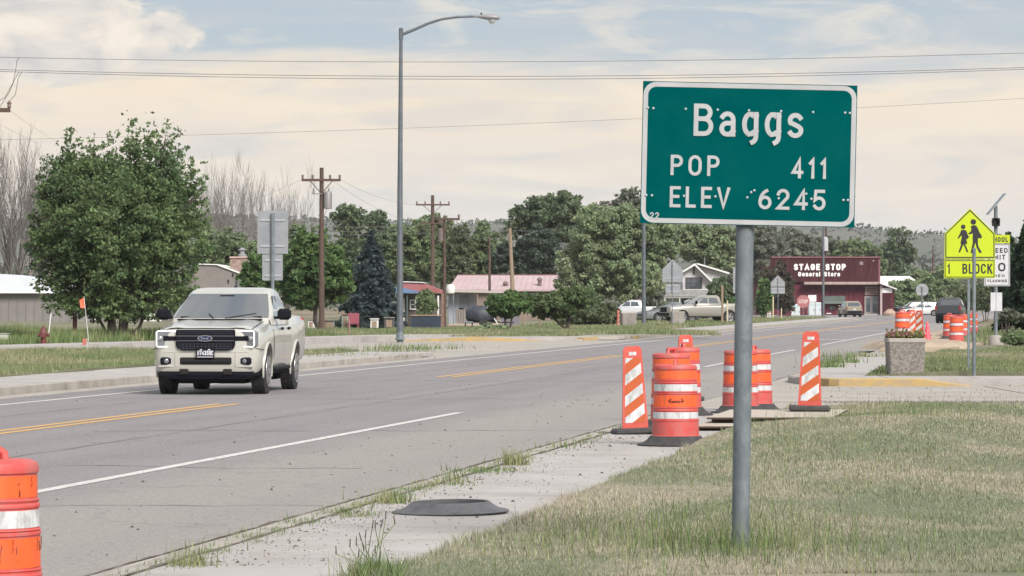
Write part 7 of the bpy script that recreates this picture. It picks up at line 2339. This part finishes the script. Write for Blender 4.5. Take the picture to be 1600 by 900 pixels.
tree('dark_tree', 'slanting dark trunked tree in front of the white house, left of the light pole', 1000, 262, [(1012, 430, 22, 20), (1000, 445, 18, 14)], L_willow, 1400, 3.8, trunks=((-2, 8, .22),), ytrunk=440, seed=90)
# far woods that read as one mass behind everything
r_ = np.random.default_rng(91)
n = 26000
fx = r_.uniform(-100, 150, n); fy = r_.uniform(620, 760, n)
hgt = 5.5 + 3.5 * vnoise(fx, fy * .2, .10, 15) + r_.normal(0, .6, n)
pts = np.c_[fx, fy, np.abs(r_.random(n) ** .6 * hgt)]
tag(mesh_np('far_woods', quads(pts, .55, r_), 4, leafmat('leaf_far', lin(86, 92, 76), lin(102, 106, 88), .3, scale=.06)), 'far grey green woods along the foot of the hills', kind='stuff')


# bare, pale, upright branched trees
def bare_tree(name, label, px, Y, ytop, w, seed, m, stems=5, zb=.14, depth=5, r0=.22, up=.75, ybase=None, hf=1.0):
    r = random.Random(seed)
    q = F / Y
    root = empty(name, ((px - 800) / F * Y, Y, zb), label=label, cat='tree', group='bare trees')
    H = CAMZ + (472 - ytop) / q - zb
    V_, F_ = [], []
    def seg(p0, p1, ra, rb):
        d = (p1 - p0).normalized(); a = d.cross(Vector((.3, 1, .1))).normalized(); b = d.cross(a)
        s = len(V_)
        for p, rr in ((p0, ra), (p1, rb)):
            for kk in range(3):
                t = 2.094 * kk; V_.append(tuple(p + (a * math.cos(t) + b * math.sin(t)) * rr))
        for kk in range(3):
            j = (kk + 1) % 3; F_.append((s + kk, s + j, s + 3 + j, s + 3 + kk))
    def grow(p, d, L, rad, lev):
        n = 4
        for i in range(n):
            d2 = (d + Vector((r.gauss(0, .10), r.gauss(0, .10), .05 + .05 * lev))).normalized()
            p2 = p + d2 * (L / n)
            rb = rad * (.84 if i < n - 1 else .7)
            seg(p, p2, rad, rb)
            if lev < depth and i > 0:
                for _ in range(r.choice((1, 2, 2))):
                    a = r.uniform(0, 6.28); side = Vector((math.cos(a), math.sin(a), 0))
                    d3 = (d2 * up + side * r.uniform(.30, .65) + Vector((0, 0, .22))).normalized()
                    grow(p2, d3, L * r.uniform(.42, .62), max(rb * .58, .014), lev + 1)
            p, d, rad = p2, d2, rb
    for i in range(stems):
        a = r.uniform(0, 6.28); sp = w / q * r.uniform(.25, 1.0)
        e = Vector((math.cos(a) * sp, math.sin(a) * sp * .6, H * hf * r.uniform(.34, .46)))
        grow(Vector((e.x * .12, e.y * .12, 0)), e.normalized(), e.length, r0, 2)
    vs = np.array(V_); fs = np.array(F_)
    mesh_idx('branches', vs, fs, m, root)
    k = MB(); k.tube([(0, 0, -.2), (0, 0, H * .10)], [r0 * 1.8, r0 * 1.2], 8); k.build('trunk', m, root)
M_bare = mat('bare_bark', lin(134, 128, 124), .9, c2=lin(112, 106, 103), scale=1)
M_bare2 = mat('bare_bark_pale', lin(146, 140, 136), .9, c2=lin(124, 118, 115), scale=1)
bare_tree('bare_tree', 'tallest bare grey tree at the left frame edge', 28, 330, 205, 62, 5, M_bare, stems=12, r0=.2, hf=1.18)
bare_tree('bare_tree', 'bare grey tree just left of the frame edge', -45, 320, 215, 50, 6, M_bare, stems=10, hf=1.15)
bare_tree('bare_tree', 'bare grey tree half hidden behind the left side of the big green tree', 75, 340, 222, 40, 12, M_bare, stems=10, hf=1.15)
bare_tree('bare_tree', 'pale bare upright tree right of the big green tree', 368, 360, 278, 42, 7, M_bare2, stems=13, r0=.18, hf=1.35)
bare_tree('bare_tree', 'pale bare spreading tree behind the two stacked sign backs', 425, 365, 292, 56, 8, M_bare2, stems=13, r0=.18, hf=1.35)


# ------------------------------------------------------------------ the evening air: far hills and trees fade a little
def haze():
    k = MB(); k.box((0, 1580, 75), (6900, 3760, 156))
    m = bpy.data.materials.new('air')
    m.use_nodes = True
    g = NT(m.node_tree)
    for n in list(g.n):
        if n.type != 'OUTPUT_MATERIAL': g.n.remove(n)
    out = [n for n in g.n][0]
    v = g.new('ShaderNodeVolumePrincipled')
    v.inputs['Color'].default_value = (.93, .95, .98, 1)
    v.inputs['Density'].default_value = HAZE
    v.inputs['Anisotropy'].default_value = 0.0
    g.l.new(v.outputs[0], out.inputs['Volume'])
    o = k.build('haze', m)
    tag(o, 'thin evening haze over the whole place', kind='stuff')


HAZE = 0.9e-4
haze()
